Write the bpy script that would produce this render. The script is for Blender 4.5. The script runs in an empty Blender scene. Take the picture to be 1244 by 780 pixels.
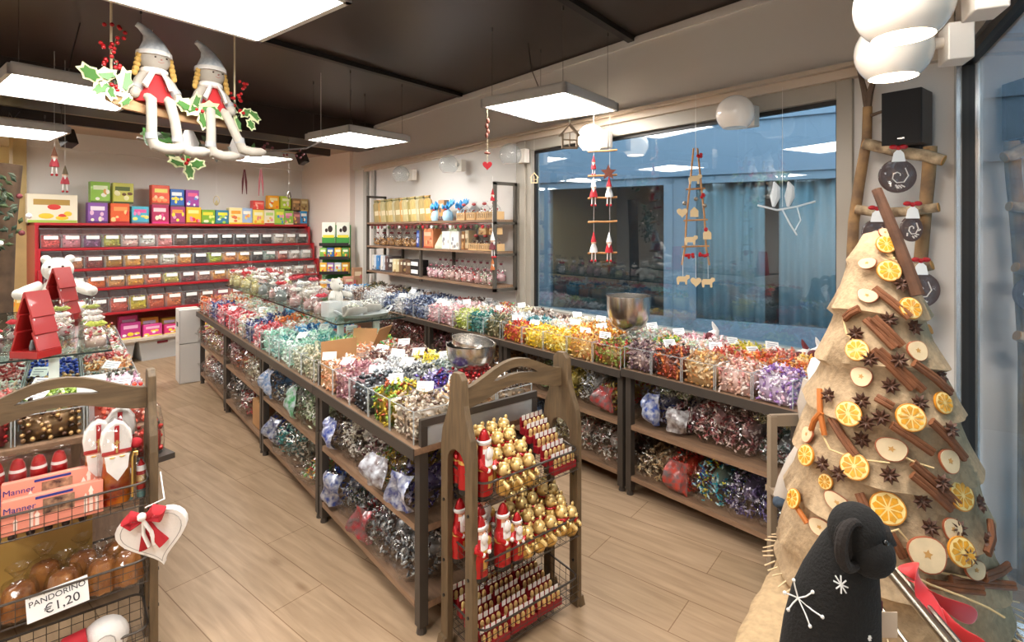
import bpy, math, random
import numpy as np
from mathutils import Vector, Matrix

random.seed(11)
rng = np.random.default_rng(11)
scene = bpy.context.scene
col = scene.collection
R = math.radians

# ------------------------------------------------------------------ camera calibration
F, CX, HY, EYE, YAW = 655.0, 622.0, 279.0, 1.65, R(39.5)
FW = (math.sin(YAW), math.cos(YAW)); RT = (math.cos(YAW), -math.sin(YAW))
CA, SA = math.cos(R(12.2)), math.sin(R(12.2))      # the building's second axis (lamps, floorboards, back wall)

def at(px, py, **k):
    """3-D point of the room on a known plane (x=, y=, z=, depth D=, or t= along the back-wall normal)."""
    d = (px - CX) / F
    dx, dy, dz = FW[0] + d * RT[0], FW[1] + d * RT[1], -(py - HY) / F
    if 'z' in k: D = (k['z'] - EYE) / dz
    elif 'x' in k: D = k['x'] / dx
    elif 'y' in k: D = k['y'] / dy
    elif 't' in k: D = k['t'] / (-SA * dx + CA * dy)
    else: D = k['D']
    return Vector((dx * D, dy * D, EYE + dz * D))

def ST(s, t, z=0.0):
    return Vector((s * CA - t * SA, s * SA + t * CA, z))

def H(h, a=1.0):
    h = h.lstrip('#')
    c = [int(h[i:i + 2], 16) / 255 for i in (0, 2, 4)]
    return tuple((x / 12.92 if x <= .04045 else ((x + .055) / 1.055) ** 2.4) for x in c) + (a,)

# ------------------------------------------------------------------ materials
MATS = {}
def mat(name, color='#808080', rough=.5, metal=0.0, coat=0.0, noise=0.0, nscale=8.0, stretch=(1, 1, 1), bump=0.0,
        color2=None, emit=0.0, sheen=0.0, spec=None):
    if name in MATS: return MATS[name]
    m = bpy.data.materials.new(name); m.use_nodes = True
    nt = m.node_tree; b = nt.nodes['Principled BSDF']
    b.inputs['Base Color'].default_value = H(color)
    b.inputs['Roughness'].default_value = rough
    b.inputs['Metallic'].default_value = metal
    b.inputs['Coat Weight'].default_value = coat
    if sheen: b.inputs['Sheen Weight'].default_value = sheen
    if spec is not None: b.inputs['Specular IOR Level'].default_value = spec
    if emit:
        b.inputs['Emission Color'].default_value = H(color); b.inputs['Emission Strength'].default_value = emit
    if noise or bump or color2:
        tc = nt.nodes.new('ShaderNodeTexCoord'); mp = nt.nodes.new('ShaderNodeMapping')
        mp.inputs['Scale'].default_value = stretch
        nz = nt.nodes.new('ShaderNodeTexNoise'); nz.inputs['Scale'].default_value = nscale
        nz.inputs['Detail'].default_value = 5
        nt.links.new(tc.outputs['Object'], mp.inputs['Vector']); nt.links.new(mp.outputs['Vector'], nz.inputs['Vector'])
        if noise or color2:
            rp = nt.nodes.new('ShaderNodeValToRGB')
            c1 = H(color); c2 = H(color2) if color2 else tuple(x * (1 - noise) for x in c1[:3]) + (1,)
            rp.color_ramp.elements[0].position = .35; rp.color_ramp.elements[1].position = .65
            rp.color_ramp.elements[0].color = c2; rp.color_ramp.elements[1].color = c1
            nt.links.new(nz.outputs['Fac'], rp.inputs['Fac']); nt.links.new(rp.outputs['Color'], b.inputs['Base Color'])
        if bump:
            bp = nt.nodes.new('ShaderNodeBump'); bp.inputs['Strength'].default_value = bump
            bp.inputs['Distance'].default_value = .01
            nt.links.new(nz.outputs['Fac'], bp.inputs['Height']); nt.links.new(bp.outputs['Normal'], b.inputs['Normal'])
    MATS[name] = m
    return m

def clear_mat(name, tint='#ffffff', gloss=.03, rough=.05, edge=.35, crumple=0.0, nscale=25, milk=0.0):
    """thin clear plastic or glass: see-through, mirroring more at grazing angles"""
    if name in MATS: return MATS[name]
    m = bpy.data.materials.new(name); m.use_nodes = True
    nt = m.node_tree; nt.nodes.clear(); N = nt.nodes.new; L = nt.links.new
    out = N('ShaderNodeOutputMaterial'); mx = N('ShaderNodeMixShader'); tr = N('ShaderNodeBsdfTransparent')
    gl = N('ShaderNodeBsdfGlossy'); lw = N('ShaderNodeLayerWeight'); lw.inputs['Blend'].default_value = .5
    pw = N('ShaderNodeMath'); pw.operation = 'POWER'; pw.inputs[1].default_value = 3.0
    ad = N('ShaderNodeMath'); ad.operation = 'MULTIPLY_ADD'; ad.use_clamp = True; ad.inputs[1].default_value = edge; ad.inputs[2].default_value = gloss
    tr.inputs['Color'].default_value = H(tint); gl.inputs['Roughness'].default_value = rough
    L(lw.outputs['Facing'], pw.inputs[0]); L(pw.outputs[0], ad.inputs[0]); L(ad.outputs[0], mx.inputs[0])
    L(tr.outputs[0], mx.inputs[1]); L(gl.outputs[0], mx.inputs[2])
    last = mx
    if milk:
        df = N('ShaderNodeBsdfDiffuse'); df.inputs['Color'].default_value = (.85, .87, .88, 1)
        m2 = N('ShaderNodeMixShader'); m2.inputs[0].default_value = milk
        L(mx.outputs[0], m2.inputs[1]); L(df.outputs[0], m2.inputs[2]); last = m2
    if crumple:
        tc = N('ShaderNodeTexCoord'); nz = N('ShaderNodeTexVoronoi'); nz.inputs['Scale'].default_value = nscale
        bp = N('ShaderNodeBump'); bp.inputs['Strength'].default_value = crumple; bp.inputs['Distance'].default_value = .02
        L(tc.outputs['Object'], nz.inputs['Vector']); L(nz.outputs['Distance'], bp.inputs['Height'])
        L(bp.outputs['Normal'], gl.inputs['Normal']); L(bp.outputs['Normal'], lw.inputs['Normal'])
    L(last.outputs[0], out.inputs[0])
    MATS[name] = m
    return m

def attr_mat(name, rough, metal, coat):
    m = bpy.data.materials.new(name); m.use_nodes = True
    nt = m.node_tree; b = nt.nodes['Principled BSDF']
    a = nt.nodes.new('ShaderNodeAttribute'); a.attribute_name = 'Col'
    nt.links.new(a.outputs['Color'], b.inputs['Base Color'])
    b.inputs['Roughness'].default_value = rough; b.inputs['Metallic'].default_value = metal
    b.inputs['Coat Weight'].default_value = coat
    MATS[name] = m
    return m

WRAP = attr_mat('candy_wrapper', .38, 0.0, .35)
FOIL = attr_mat('candy_foil', .3, .55, .2)

# ------------------------------------------------------------------ mesh builder
class MB:
    def __init__(self): self.v, self.f, self.m = [], [], []
    def add(self, vs, fs, mi=0, M=None):
        o = len(self.v)
        for p in vs:
            p = Vector(p)
            self.v.append(M @ p if M is not None else p)
        for k, fc in enumerate(fs):
            self.f.append([o + i for i in fc]); self.m.append(mi[k] if isinstance(mi, (list, tuple)) else mi)
        return self
    def box(self, c, s, mi=0, rz=0.0, M=None, taper=1.0):
        hx, hy, hz = s[0] / 2, s[1] / 2, s[2] / 2
        vs = [(-hx, -hy, -hz), (hx, -hy, -hz), (hx, hy, -hz), (-hx, hy, -hz),
              (-hx * taper, -hy * taper, hz), (hx * taper, -hy * taper, hz), (hx * taper, hy * taper, hz), (-hx * taper, hy * taper, hz)]
        T = Matrix.Translation(Vector(c)) @ Matrix.Rotation(rz, 4, 'Z')
        if M is not None: T = M @ T
        return self.add(vs, [(0, 3, 2, 1), (4, 5, 6, 7), (0, 1, 5, 4), (1, 2, 6, 5), (2, 3, 7, 6), (3, 0, 4, 7)], mi, T)
    def tube(self, pts, r, n=8, mi=0, caps=True, closed=False, M=None, flat=1.0):
        pts = [Vector(p) for p in pts]
        k = len(pts)
        rs = r if isinstance(r, (list, tuple)) else [r] * k
        t0 = (pts[1] - pts[0]).normalized()
        u = t0.orthogonal().normalized()
        vs = []
        for i, p in enumerate(pts):
            a = pts[i - 1] if (i or closed) else p
            b = pts[(i + 1) % k] if (i < k - 1 or closed) else p
            t = (b - a).normalized()
            u = (u - t * u.dot(t))
            u = u.normalized() if u.length > 1e-6 else t.orthogonal().normalized()
            w = t.cross(u)
            for j in range(n):
                an = 2 * math.pi * j / n
                vs.append(p + (u * math.cos(an) + w * math.sin(an) * flat) * rs[i])
        fs = []
        for i in range(k if closed else k - 1):
            i2 = (i + 1) % k
            for j in range(n):
                j2 = (j + 1) % n
                fs.append((i * n + j, i * n + j2, i2 * n + j2, i2 * n + j))
        if caps and not closed:
            fs.append(tuple(range(n))[::-1]); fs.append(tuple((k - 1) * n + j for j in range(n)))
        return self.add(vs, fs, mi, M)
    def cyl(self, a, b, r0, r1=None, n=10, mi=0, caps=True, M=None):
        return self.tube([a, b], [r0, r0 if r1 is None else r1], n, mi, caps, M=M)
    def lathe(self, prof, n=20, mi=0, c=(0, 0, 0), M=None, sx=1.0, sy=1.0, matf=None, ang=2 * math.pi):
        vs, fs, ms = [], [], []
        full = abs(ang - 2 * math.pi) < 1e-6
        nn = n if full else n + 1
        for (r, z) in prof:
            for j in range(nn):
                a = ang * j / n
                vs.append((c[0] + r * math.cos(a) * sx, c[1] + r * math.sin(a) * sy, c[2] + z))
        for i in range(len(prof) - 1):
            for j in range(n):
                j2 = (j + 1) % nn
                fs.append((i * nn + j, i * nn + j2, (i + 1) * nn + j2, (i + 1) * nn + j))
                ms.append(matf(i, (j + .5) * ang / n) if matf else (mi[i] if isinstance(mi, (list, tuple)) else mi))
        return self.add(vs, fs, ms, M)
    def ell(self, c, r, nu=12, nv=8, mi=0, M=None):
        if not isinstance(r, (tuple, list)): r = (r, r, r)
        vs = [(c[0], c[1], c[2] - r[2])]
        for i in range(1, nv):
            th = math.pi * i / nv
            for j in range(nu):
                ph = 2 * math.pi * j / nu
                vs.append((c[0] + r[0] * math.sin(th) * math.cos(ph), c[1] + r[1] * math.sin(th) * math.sin(ph), c[2] - r[2] * math.cos(th)))
        vs.append((c[0], c[1], c[2] + r[2])); last = len(vs) - 1
        fs = [(0, 1 + (j + 1) % nu, 1 + j) for j in range(nu)]
        for i in range(nv - 2):
            for j in range(nu):
                a, b = 1 + i * nu + j, 1 + i * nu + (j + 1) % nu
                fs.append((a, b, b + nu, a + nu))
        o = 1 + (nv - 2) * nu
        fs += [(o + j, o + (j + 1) % nu, last) for j in range(nu)]
        return self.add(vs, fs, mi, M)
    def prism(self, poly, h0, h1, mi=0, M=None):
        n = len(poly)
        vs = [(p[0], p[1], h0) for p in poly] + [(p[0], p[1], h1) for p in poly]
        fs = [tuple(range(n))[::-1], tuple(range(n, 2 * n))] + [(i, (i + 1) % n, n + (i + 1) % n, n + i) for i in range(n)]
        return self.add(vs, fs, mi, M)
    def build(self, name, mats, parent=None, loc=(0, 0, 0), rot=(0, 0, 0), smooth=True, bevel=0.0, angle=38):
        me = bpy.data.meshes.new(name)
        me.from_pydata([tuple(p) for p in self.v], [], self.f)
        for m in (mats if isinstance(mats, (list, tuple)) else [mats]): me.materials.append(m)
        me.polygons.foreach_set('material_index', self.m)
        me.update()
        if smooth:
            me.shade_smooth(); me.set_sharp_from_angle(angle=R(angle))
        o = bpy.data.objects.new(name, me); col.objects.link(o)
        o.location = loc; o.rotation_euler = rot
        if parent is not None: o.parent = parent
        if bevel:
            b = o.modifiers.new('bevel', 'BEVEL'); b.width = bevel; b.segments = 2; b.limit_method = 'ANGLE'
        return o

LABELS = {}
def tag(o, label=None, cat=None, group=None, kind=None):
    if label:
        n = len(label.split())
        if not 4 <= n <= 16: print('LABEL LENGTH', n, label)
        if label in LABELS and not group: print('LABEL TWICE', label)
        LABELS[label] = 1; o['label'] = label
    if cat: o['category'] = cat
    if group: o['group'] = group
    if kind: o['kind'] = kind
    return o
def struct(o): o['kind'] = 'structure'; return o
def empty(name, loc=(0, 0, 0), rz=0.0, rot=None):
    o = bpy.data.objects.new(name, None); col.objects.link(o)
    o.empty_display_size = .05
    o.location = loc; o.rotation_euler = rot if rot else (0, 0, rz)
    return o
def copy_tree(o, loc=None, rot=None, parent=None, scale=None):
    c = o.copy(); col.objects.link(c)
    if parent is not None: c.parent = parent
    if loc is not None: c.location = loc
    if rot is not None: c.rotation_euler = rot
    if scale is not None: c.scale = (scale,) * 3 if not isinstance(scale, tuple) else scale
    for ch in o.children: copy_tree(ch, parent=c)
    return c
ORD = ['first', 'second', 'third', 'fourth', 'fifth', 'sixth', 'seventh', 'eighth', 'ninth', 'tenth', 'eleventh', 'twelfth',
       'thirteenth', 'fourteenth', 'fifteenth', 'sixteenth', 'seventeenth', 'eighteenth', 'nineteenth', 'twentieth',
       'twenty-first', 'twenty-second', 'twenty-third', 'twenty-fourth', 'twenty-fifth', 'twenty-sixth']

# ------------------------------------------------------------------ candies as numpy templates
def t_twist(n=6):
    prof = [(-.95, .36), (-.52, .10), (-.34, .36), (0, .48), (.34, .36), (.52, .10), (.95, .36)]
    V = []; Fc = []
    for k, (x, r) in enumerate(prof):
        for j in range(n):
            a = 2 * math.pi * j / n
            fl = .45 if k in (0, 6) else .8
            V.append((x, r * math.cos(a) * (1.25 if k in (0, 6) else 1), r * math.sin(a) * fl))
    for k in range(len(prof) - 1):
        for j in range(n):
            j2 = (j + 1) % n
            a, b, c, d = k * n + j, k * n + j2, (k + 1) * n + j2, (k + 1) * n + j
            Fc += [(a, b, c), (a, c, d)]
    return np.array(V), np.array(Fc)
def t_ball(nu=7, nv=5, sx=.55, sy=.5, sz=.45):
    m = MB(); m.ell((0, 0, 0), (sx, sy, sz), nu, nv)
    T = []
    for f in m.f:
        T.append((f[0], f[1], f[2]))
        if len(f) == 4: T.append((f[0], f[2], f[3]))
    return np.array([tuple(p) for p in m.v]), np.array(T)
TPL = {'twist': t_twist(6), 'twistlo': t_twist(4), 'ball': t_ball(), 'balllo': t_ball(5, 4), 'bar': t_ball(6, 4, .95, .34, .26), 'drop': t_ball(6, 4, .6, .55, .4)}

def rand_rot(n):
    q = rng.normal(size=(n, 4)); q /= np.linalg.norm(q, axis=1)[:, None]
    w, x, y, z = q.T
    return np.stack([np.stack([1 - 2 * (y * y + z * z), 2 * (x * y - z * w), 2 * (x * z + y * w)], 1),
                     np.stack([2 * (x * y + z * w), 1 - 2 * (x * x + z * z), 2 * (y * z - x * w)], 1),
                     np.stack([2 * (x * z - y * w), 2 * (y * z + x * w), 1 - 2 * (x * x + y * y)], 1)], 1)

def candy_object(name, P, size, colors, tpl='twist', foil=False, core=None, core_col=None, parent=None, loc=(0, 0, 0), rot=(0, 0, 0)):
    """many candies of one pile as one mesh; core = optional MB of the solid inside of the pile"""
    P = np.asarray(P, float); n = len(P)
    V0, F0 = TPL[tpl]
    Rm = rand_rot(n)
    s = size * rng.uniform(.85, 1.15, n)
    V = np.einsum('nij,vj->nvi', Rm, V0) * s[:, None, None] + P[:, None, :]
    cols = np.array([H(c)[:3] for c in colors])
    cc = cols[rng.integers(0, len(cols), n)] * rng.uniform(.8, 1.15, (n, 1))
    C = np.repeat(np.clip(cc, 0, 1)[:, None, :], len(V0), 1).reshape(-1, 3)
    Fa = (F0[None] + (np.arange(n) * len(V0))[:, None, None]).reshape(-1, 3)
    V = V.reshape(-1, 3)
    if core is not None:
        cv = np.array([tuple(p) for p in core.v]); tf = []
        for f in core.f:
            for i in range(1, len(f) - 1): tf.append((f[0], f[i], f[i + 1]))
        Fa = np.vstack([Fa, np.array(tf) + len(V)]); V = np.vstack([V, cv])
        ccol = np.array(H(core_col)[:3]) if core_col else cols.mean(0) * .8
        C = np.vstack([C, np.repeat(ccol[None], len(cv), 0)])
    me = bpy.data.meshes.new(name)
    me.vertices.add(len(V)); me.vertices.foreach_set('co', V.astype(np.float32).ravel())
    me.loops.add(Fa.size); me.loops.foreach_set('vertex_index', Fa.astype(np.int32).ravel())
    me.polygons.add(len(Fa)); me.polygons.foreach_set('loop_start', np.arange(0, Fa.size, 3, dtype=np.int32))
    a = me.attributes.new('Col', 'FLOAT_COLOR', 'POINT')
    a.data.foreach_set('color', np.hstack([C, np.ones((len(C), 1))]).astype(np.float32).ravel())
    me.materials.append(FOIL if foil else WRAP)
    me.update(calc_edges=True); me.validate()
    me.shade_smooth()
    o = bpy.data.objects.new(name, me); col.objects.link(o)
    o.location = loc; o.rotation_euler = rot
    if parent is not None: o.parent = parent
    return o

def heap_points(x0, x1, y0, y1, z0, zt, size, sides=(), dome=.02, dens=1.0):
    """points over the top of a pile in a bin and down its visible sides"""
    st = size * 1.05 / math.sqrt(dens)
    pts = []
    for gx in np.arange(x0 + st * .5, x1 - st * .2, st):
        for gy in np.arange(y0 + st * .5, y1 - st * .2, st):
            u = (gx - x0) / (x1 - x0) * 2 - 1; w = (gy - y0) / (y1 - y0) * 2 - 1
            pts.append((gx + rng.normal() * st * .22, gy + rng.normal() * st * .22, zt - size * .35 + dome * (1 - .5 * u * u - .5 * w * w) + rng.normal() * size * .22))
            if rng.random() < .55:
                pts.append((gx + rng.normal() * st * .4, gy + rng.normal() * st * .4, zt + dome * (1 - .5 * u * u - .5 * w * w) + rng.uniform(0, size * .5)))
    e = size * .45
    for sd in sides:
        a0, a1 = (y0, y1) if sd[0] == 'x' else (x0, x1)
        for g in np.arange(a0 + st * .5, a1 - st * .2, st):
            for z in np.arange(z0 + st * .4, zt - st * .3, st * .85):
                j = g + rng.normal() * st * .2; zz = z + rng.normal() * st * .15
                pts.append({'x0': (x0 + e, j, zz), 'x1': (x1 - e, j, zz), 'y0': (j, y0 + e, zz), 'y1': (j, y1 - e, zz)}[sd])
    P = np.array(pts)
    P[:, 0] = np.clip(P[:, 0], x0 + e, x1 - e); P[:, 1] = np.clip(P[:, 1], y0 + e, y1 - e)
    return P

def heap(label, x0, x1, y0, y1, z0, zt, colors, size=.028, tpl='twist', foil=False, sides=(), dome=.02, dens=1.0, name='candy_heap'):
    P = heap_points(x0, x1, y0, y1, z0, zt, size, sides, dome, dens)
    c = ((x0 + x1) / 2, (y0 + y1) / 2, z0)
    P = P - np.array(c)
    core = MB(); m = size * .6
    core.box((0, 0, (zt - z0 - size * .6) / 2 + .002), (x1 - x0 - 2 * m, y1 - y0 - 2 * m, zt - z0 - size * .6))
    o = candy_object(name, P, size * .62, colors, tpl, foil, core, loc=c)
    if label: tag(o, label, 'candy', kind='stuff')
    return o

# shared materials
ACR = clear_mat('clear_acrylic', '#fcfdfd', .02, .06, .25)
ACE = clear_mat('acrylic_edge', '#eef4f4', .1, .15, .3, milk=.3)
FILM = clear_mat('clear_film', '#fcfcfc', .065, .13, .4, crumple=1.0, nscale=24)
SCOOP = clear_mat('scoop_plastic', '#fdfdfd', .04, .1, .3, milk=.05)
GLASS = clear_mat('shelf_glass', '#e3f1ec', .04, .02, .6)
GLEDGE = mat('glass_edge', '#1d2b28', .1)
CARD = mat('price_card', '#f4f4f2', .6)
INK = mat('ink', '#2b2b35', .6); INKF = mat('faint_ink', '#8d8d98', .6)
STEEL_BR = mat('brown_steel', '#4b443e', .45, .3)
LAM = mat('laminate', '#8d6f58', .5, noise=.25, nscale=6, stretch=(1, 14, 14))
# ================================================================== camera, world
cam_d = bpy.data.cameras.new('camera'); cam = bpy.data.objects.new('camera', cam_d); col.objects.link(cam)
cam_d.sensor_width = 36; cam_d.lens = 36 * F / 1244; cam_d.shift_y = -(390 - HY) / 1244
cam_d.clip_start = .02; cam.location = (0, 0, EYE); cam.rotation_euler = (R(90), 0, -YAW)
scene.camera = cam
scene.view_settings.view_transform = 'Standard'; scene.view_settings.look = 'None'
scene.view_settings.exposure = 1.15; scene.view_settings.gamma = 1.0; scene.view_settings.use_curve_mapping = False
cy = scene.cycles
cy.max_bounces = 10; cy.transparent_max_bounces = 24; cy.diffuse_bounces = 5; cy.glossy_bounces = 4; cy.transmission_bounces = 6
cy.sample_clamp_indirect = 6.0; cy.caustics_reflective = False; cy.caustics_refractive = False
w = bpy.data.worlds.new('dusk_sky'); scene.world = w; w.use_nodes = True
w.node_tree.nodes['Background'].inputs['Color'].default_value = (.54, .62, .68, 1)
w.node_tree.nodes['Background'].inputs['Strength'].default_value = 3.0

# ================================================================== floor
fm = bpy.data.materials.new('oak_planks'); fm.use_nodes = True
nt = fm.node_tree; b = nt.nodes['Principled BSDF']; N = nt.nodes.new; L = nt.links.new
tc = N('ShaderNodeTexCoord'); mp = N('ShaderNodeMapping'); mp.inputs['Rotation'].default_value = (0, 0, R(-90 - 12.2))
L(tc.outputs['Object'], mp.inputs['Vector'])
br = N('ShaderNodeTexBrick'); br.offset = .37; br.inputs['Scale'].default_value = 1.0
br.inputs['Brick Width'].default_value = 1.38; br.inputs['Row Height'].default_value = .237; br.inputs['Mortar Size'].default_value = .0022
br.inputs['Color1'].default_value = H('#b1977c'); br.inputs['Color2'].default_value = H('#a38a6e'); br.inputs['Mortar'].default_value = H('#806448')
br.inputs['Bias'].default_value = 0.0
L(mp.outputs['Vector'], br.inputs['Vector'])
m2 = N('ShaderNodeMapping'); m2.inputs['Scale'].default_value = (1.3, 14, 1); L(mp.outputs['Vector'], m2.inputs['Vector'])
nz = N('ShaderNodeTexNoise'); nz.inputs['Scale'].default_value = 2.2; nz.inputs['Detail'].default_value = 7; nz.inputs['Distortion'].default_value = .6
L(m2.outputs['Vector'], nz.inputs['Vector'])
rp = N('ShaderNodeValToRGB'); rp.color_ramp.elements[0].position = .32; rp.color_ramp.elements[1].position = .7
rp.color_ramp.elements[0].color = (.66, .62, .57, 1); rp.color_ramp.elements[1].color = (1.06, 1.05, 1.04, 1)
L(nz.outputs['Fac'], rp.inputs['Fac'])
kn = N('ShaderNodeTexVoronoi'); kn.inputs['Scale'].default_value = 2.3
mk = N('ShaderNodeMapping'); mk.inputs['Scale'].default_value = (.55, 1.5, 1); L(mp.outputs['Vector'], mk.inputs['Vector']); L(mk.outputs['Vector'], kn.inputs['Vector'])
rk = N('ShaderNodeValToRGB'); rk.color_ramp.elements[0].position = .02; rk.color_ramp.elements[1].position = .09
rk.color_ramp.elements[0].color = (.5, .42, .34, 1); rk.color_ramp.elements[1].color = (1, 1, 1, 1)
L(kn.outputs['Distance'], rk.inputs['Fac'])
mu = N('ShaderNodeMix'); mu.data_type = 'RGBA'; mu.blend_type = 'MULTIPLY'; mu.inputs[0].default_value = .75
L(br.outputs['Color'], mu.inputs[6]); L(rp.outputs['Color'], mu.inputs[7])
mu2 = N('ShaderNodeMix'); mu2.data_type = 'RGBA'; mu2.blend_type = 'MULTIPLY'; mu2.inputs[0].default_value = .7
L(mu.outputs[2], mu2.inputs[6]); L(rk.outputs['Color'], mu2.inputs[7])
L(mu2.outputs[2], b.inputs['Base Color']); b.inputs['Roughness'].default_value = .42
b.inputs['Specular IOR Level'].default_value = .35

m = MB(); m.prism([(3.45, .62), (3.45, 8.1), tuple(ST(5.1, 8.6)[:2]), tuple(ST(5.1, 10.6)[:2]), tuple(ST(-2.7, 10.6)[:2]), tuple(ST(-2.7, -1.1)[:2])], -.1, 0)
struct(m.build('floor', fm, smooth=False))

# ================================================================== walls and ceiling
WALL = mat('wall_paint', '#e0dcd7', .75)
WARM = mat('warm_wall', '#f0e2d8', .75)
CREAM = mat('cream_wall', '#ecdcae', .7)
DARK = mat('dark_ceiling', '#372b26', .36, noise=.2, nscale=1.2)
BLK = mat('black_metal', '#1d1a18', .45)
PALE = mat('back_ceiling_paint', '#b9a795', .7)
m = MB(); m.prism([(3.44, .5), (3.44, 8.0), tuple(ST(5.05, 7.0)[:2]), tuple(ST(4.6, 6.72)[:2]), tuple(ST(-2.7, 6.72)[:2]), tuple(ST(-2.7, -1.2)[:2])], 3.14, 3.24)
struct(m.build('ceiling', DARK, smooth=False))
def stbox(m, s0, s1, t0, t1, z0, z1, mi=0):
    c = ST((s0 + s1) / 2, (t0 + t1) / 2, (z0 + z1) / 2)
    return m.box(c, (s1 - s0, t1 - t0, z1 - z0), mi, rz=R(12.2))
m = MB(); stbox(m, -2.7, 5.0, 6.76, 10.6, 2.84, 2.95); struct(m.build('ceiling_back', PALE, smooth=False))
m = MB(); stbox(m, -2.7, 4.86, 6.3, 6.76, 2.8, 3.14); struct(m.build('trim_1', DARK, smooth=False))          # dropped beam
m = MB(); stbox(m, -2.7, 4.28, 4.07, 4.13, 3.1, 3.14); struct(m.build('trim_2', BLK, smooth=False))         # ceiling rails
m = MB(); stbox(m, -2.7, 3.86, 1.83, 1.89, 3.1, 3.14); struct(m.build('trim_3', BLK, smooth=False))
m = MB(); stbox(m, -2.7, 4.6, 7.06, 7.12, 2.74, 2.84); struct(m.build('trim_4', mat('track_brown', '#3b302a', .5), smooth=False))
# right wall around the window
WX, Y0, Y1 = 3.4, .667, 8.04
m = MB()
m.box((WX + .08, (Y0 + Y1) / 2, 2.85), (.2, Y1 - Y0, .58))
m.box((WX + .1, (4.05 + Y1) / 2, 1.28), (.16, Y1 - 4.05, 2.56))
m.box((WX + .1, (Y0 + 1.118) / 2, 1.28), (.16, 1.118 - Y0, 2.56))
m.box((WX + .1, (1.118 + 4.05) / 2, .4), (.16, 4.05 - 1.118, .8))
struct(m.build('wall_right', WALL, smooth=False))
TRIMP = mat('trim_paint', '#d8c9b8', .55)
m = MB(); m.box((WX - .03, (Y0 + 7.5) / 2, 2.565), (.1, 7.5 - Y0, .022)); m.box((WX - .01, (Y0 + 7.5) / 2, 2.525), (.06, 7.5 - Y0, .05))
struct(m.build('trim_5', TRIMP, smooth=False))
m = MB(); m.box((WX - .025, (Y0 + Y1) / 2, 3.1), (.03, Y1 - Y0, .05)); struct(m.build('trim_6', WALL, smooth=False))
m = MB(); m.box((WX - .012, 7.5, 1.28), (.03, .1, 2.5)); m.box((WX - .012, 7.25, 1.28), (.02, .08, 2.5)); struct(m.build('trim_7', mat('grey_panel', '#b9b7b0', .6), smooth=False))
# recess wall, back wall, opening on the left
m = MB(); stbox(m, 4.93, 5.05, 7.05, 8.5, 0, 2.84); struct(m.build('wall_recess', WARM, smooth=False))
m = MB(); stbox(m, 1.42, 5.05, 8.4, 8.5, 0, 2.84); struct(m.build('wall_back', WALL, smooth=False))
m = MB(); stbox(m, 1.42, 4.93, 8.355, 8.4, 2.63, 2.84); struct(m.build('trim_8', WALL, smooth=False))
m = MB(); stbox(m, 1.3, 1.42, 8.3, 8.5, 0, 2.76); stbox(m, -2.7, 1.42, 8.3, 8.5, 2.76, 2.84)
struct(m.build('trim_9', mat('opening_frame', '#c4ab74', .6, noise=.2, nscale=4), smooth=False))
m = MB(); stbox(m, -2.7, 3.0, 10.5, 10.6, 0, 2.84); struct(m.build('wall_far', CREAM, smooth=False))
m = MB(); stbox(m, 2.9, 3.0, 8.5, 10.5, 0, 2.84); struct(m.build('wall_far_side', CREAM, smooth=False))
m = MB(); stbox(m, -2.8, -2.7, -1.3, 10.6, 0, 3.24); struct(m.build('wall_left', WALL, smooth=False))
# main window
FR = mat('window_frame_grey', '#a9a296', .5, .1)
root = struct(empty('window_1', (WX, 2.6, 0)))
def loc_box(m, x0, x1, y0, y1, z0, z1, o=(0, 0, 0), mi=0):
    return m.box(((x0 + x1) / 2 - o[0], (y0 + y1) / 2 - o[1], (z0 + z1) / 2 - o[2]), (x1 - x0, y1 - y0, z1 - z0), mi)
o = (WX, 2.6, 0)
m = MB()
loc_box(m, WX - .01, WX + .1, 3.83, 4.05, .8, 2.5, o); loc_box(m, WX - .01, WX + .1, 1.118, 1.2, .8, 2.5, o)
loc_box(m, WX - .01, WX + .1, 1.2, 3.83, 2.4, 2.5, o); loc_box(m, WX - .01, WX + .1, 1.2, 3.83, .8, .92, o)
loc_box(m, WX - .03, WX - .01, 3.9, 3.98, .8, 2.5, o)
m.build('window_frame', FR, root, smooth=False, bevel=.004)
m = MB(); loc_box(m, WX + .03, WX + .06, 1.2, 1.216, .92, 2.4, o); loc_box(m, WX + .03, WX + .06, 3.806, 3.83, .92, 2.4, o)
loc_box(m, WX + .03, WX + .06, 1.2, 3.83, 2.375, 2.4, o)
m.build('gasket', BLK, root, smooth=False)
WIN = clear_mat('window_pane', '#dfeaf0', .10, .004, .55)
m = MB(); loc_box(m, WX + .045, WX + .053, 1.21, 3.82, .92, 2.39, o); m.build('pane', WIN, root, smooth=False)
# angled window at the right edge of the photo, and the solid rest of that wall
D2 = Vector((-.935, -.353, 0)); N2 = Vector((.353, -.935, 0)); A2 = math.atan2(D2.y, D2.x); P0 = Vector((3.4, .667, 0))
def w2box(m, a0, a1, d0, d1, z0, z1, mi=0):
    c = P0 + D2 * (a0 + a1) / 2 + N2 * (d0 + d1) / 2; c.z = (z0 + z1) / 2
    return m.box(c, (a1 - a0, d1 - d0, z1 - z0), mi, rz=A2)
m = MB(); w2box(m, -.15, 6.4, .0, .15, 2.55, 3.24); w2box(m, 2.4, 6.4, 0, .15, 0, 2.55); struct(m.build('wall_front', WALL, smooth=False))
m = MB(); w2box(m, -3.5, 4.5, 1.6, 1.7, -.15, 3.6); struct(m.build('wall_outside_front', mat('pale_teal_wall', '#a9bcc0', .8), smooth=False))
m = MB(); w2box(m, -.02, .03, .0, .1, 0, 2.55); w2box(m, 2.34, 2.4, .0, .1, 0, 2.55); w2box(m, .03, 2.34, 0, .1, 2.49, 2.55); w2box(m, .03, 2.34, 0, .1, 0, .06)
fr2 = struct(m.build('window_2', mat('alu_frame', '#c9cdd0', .25, .8), smooth=False))
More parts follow.
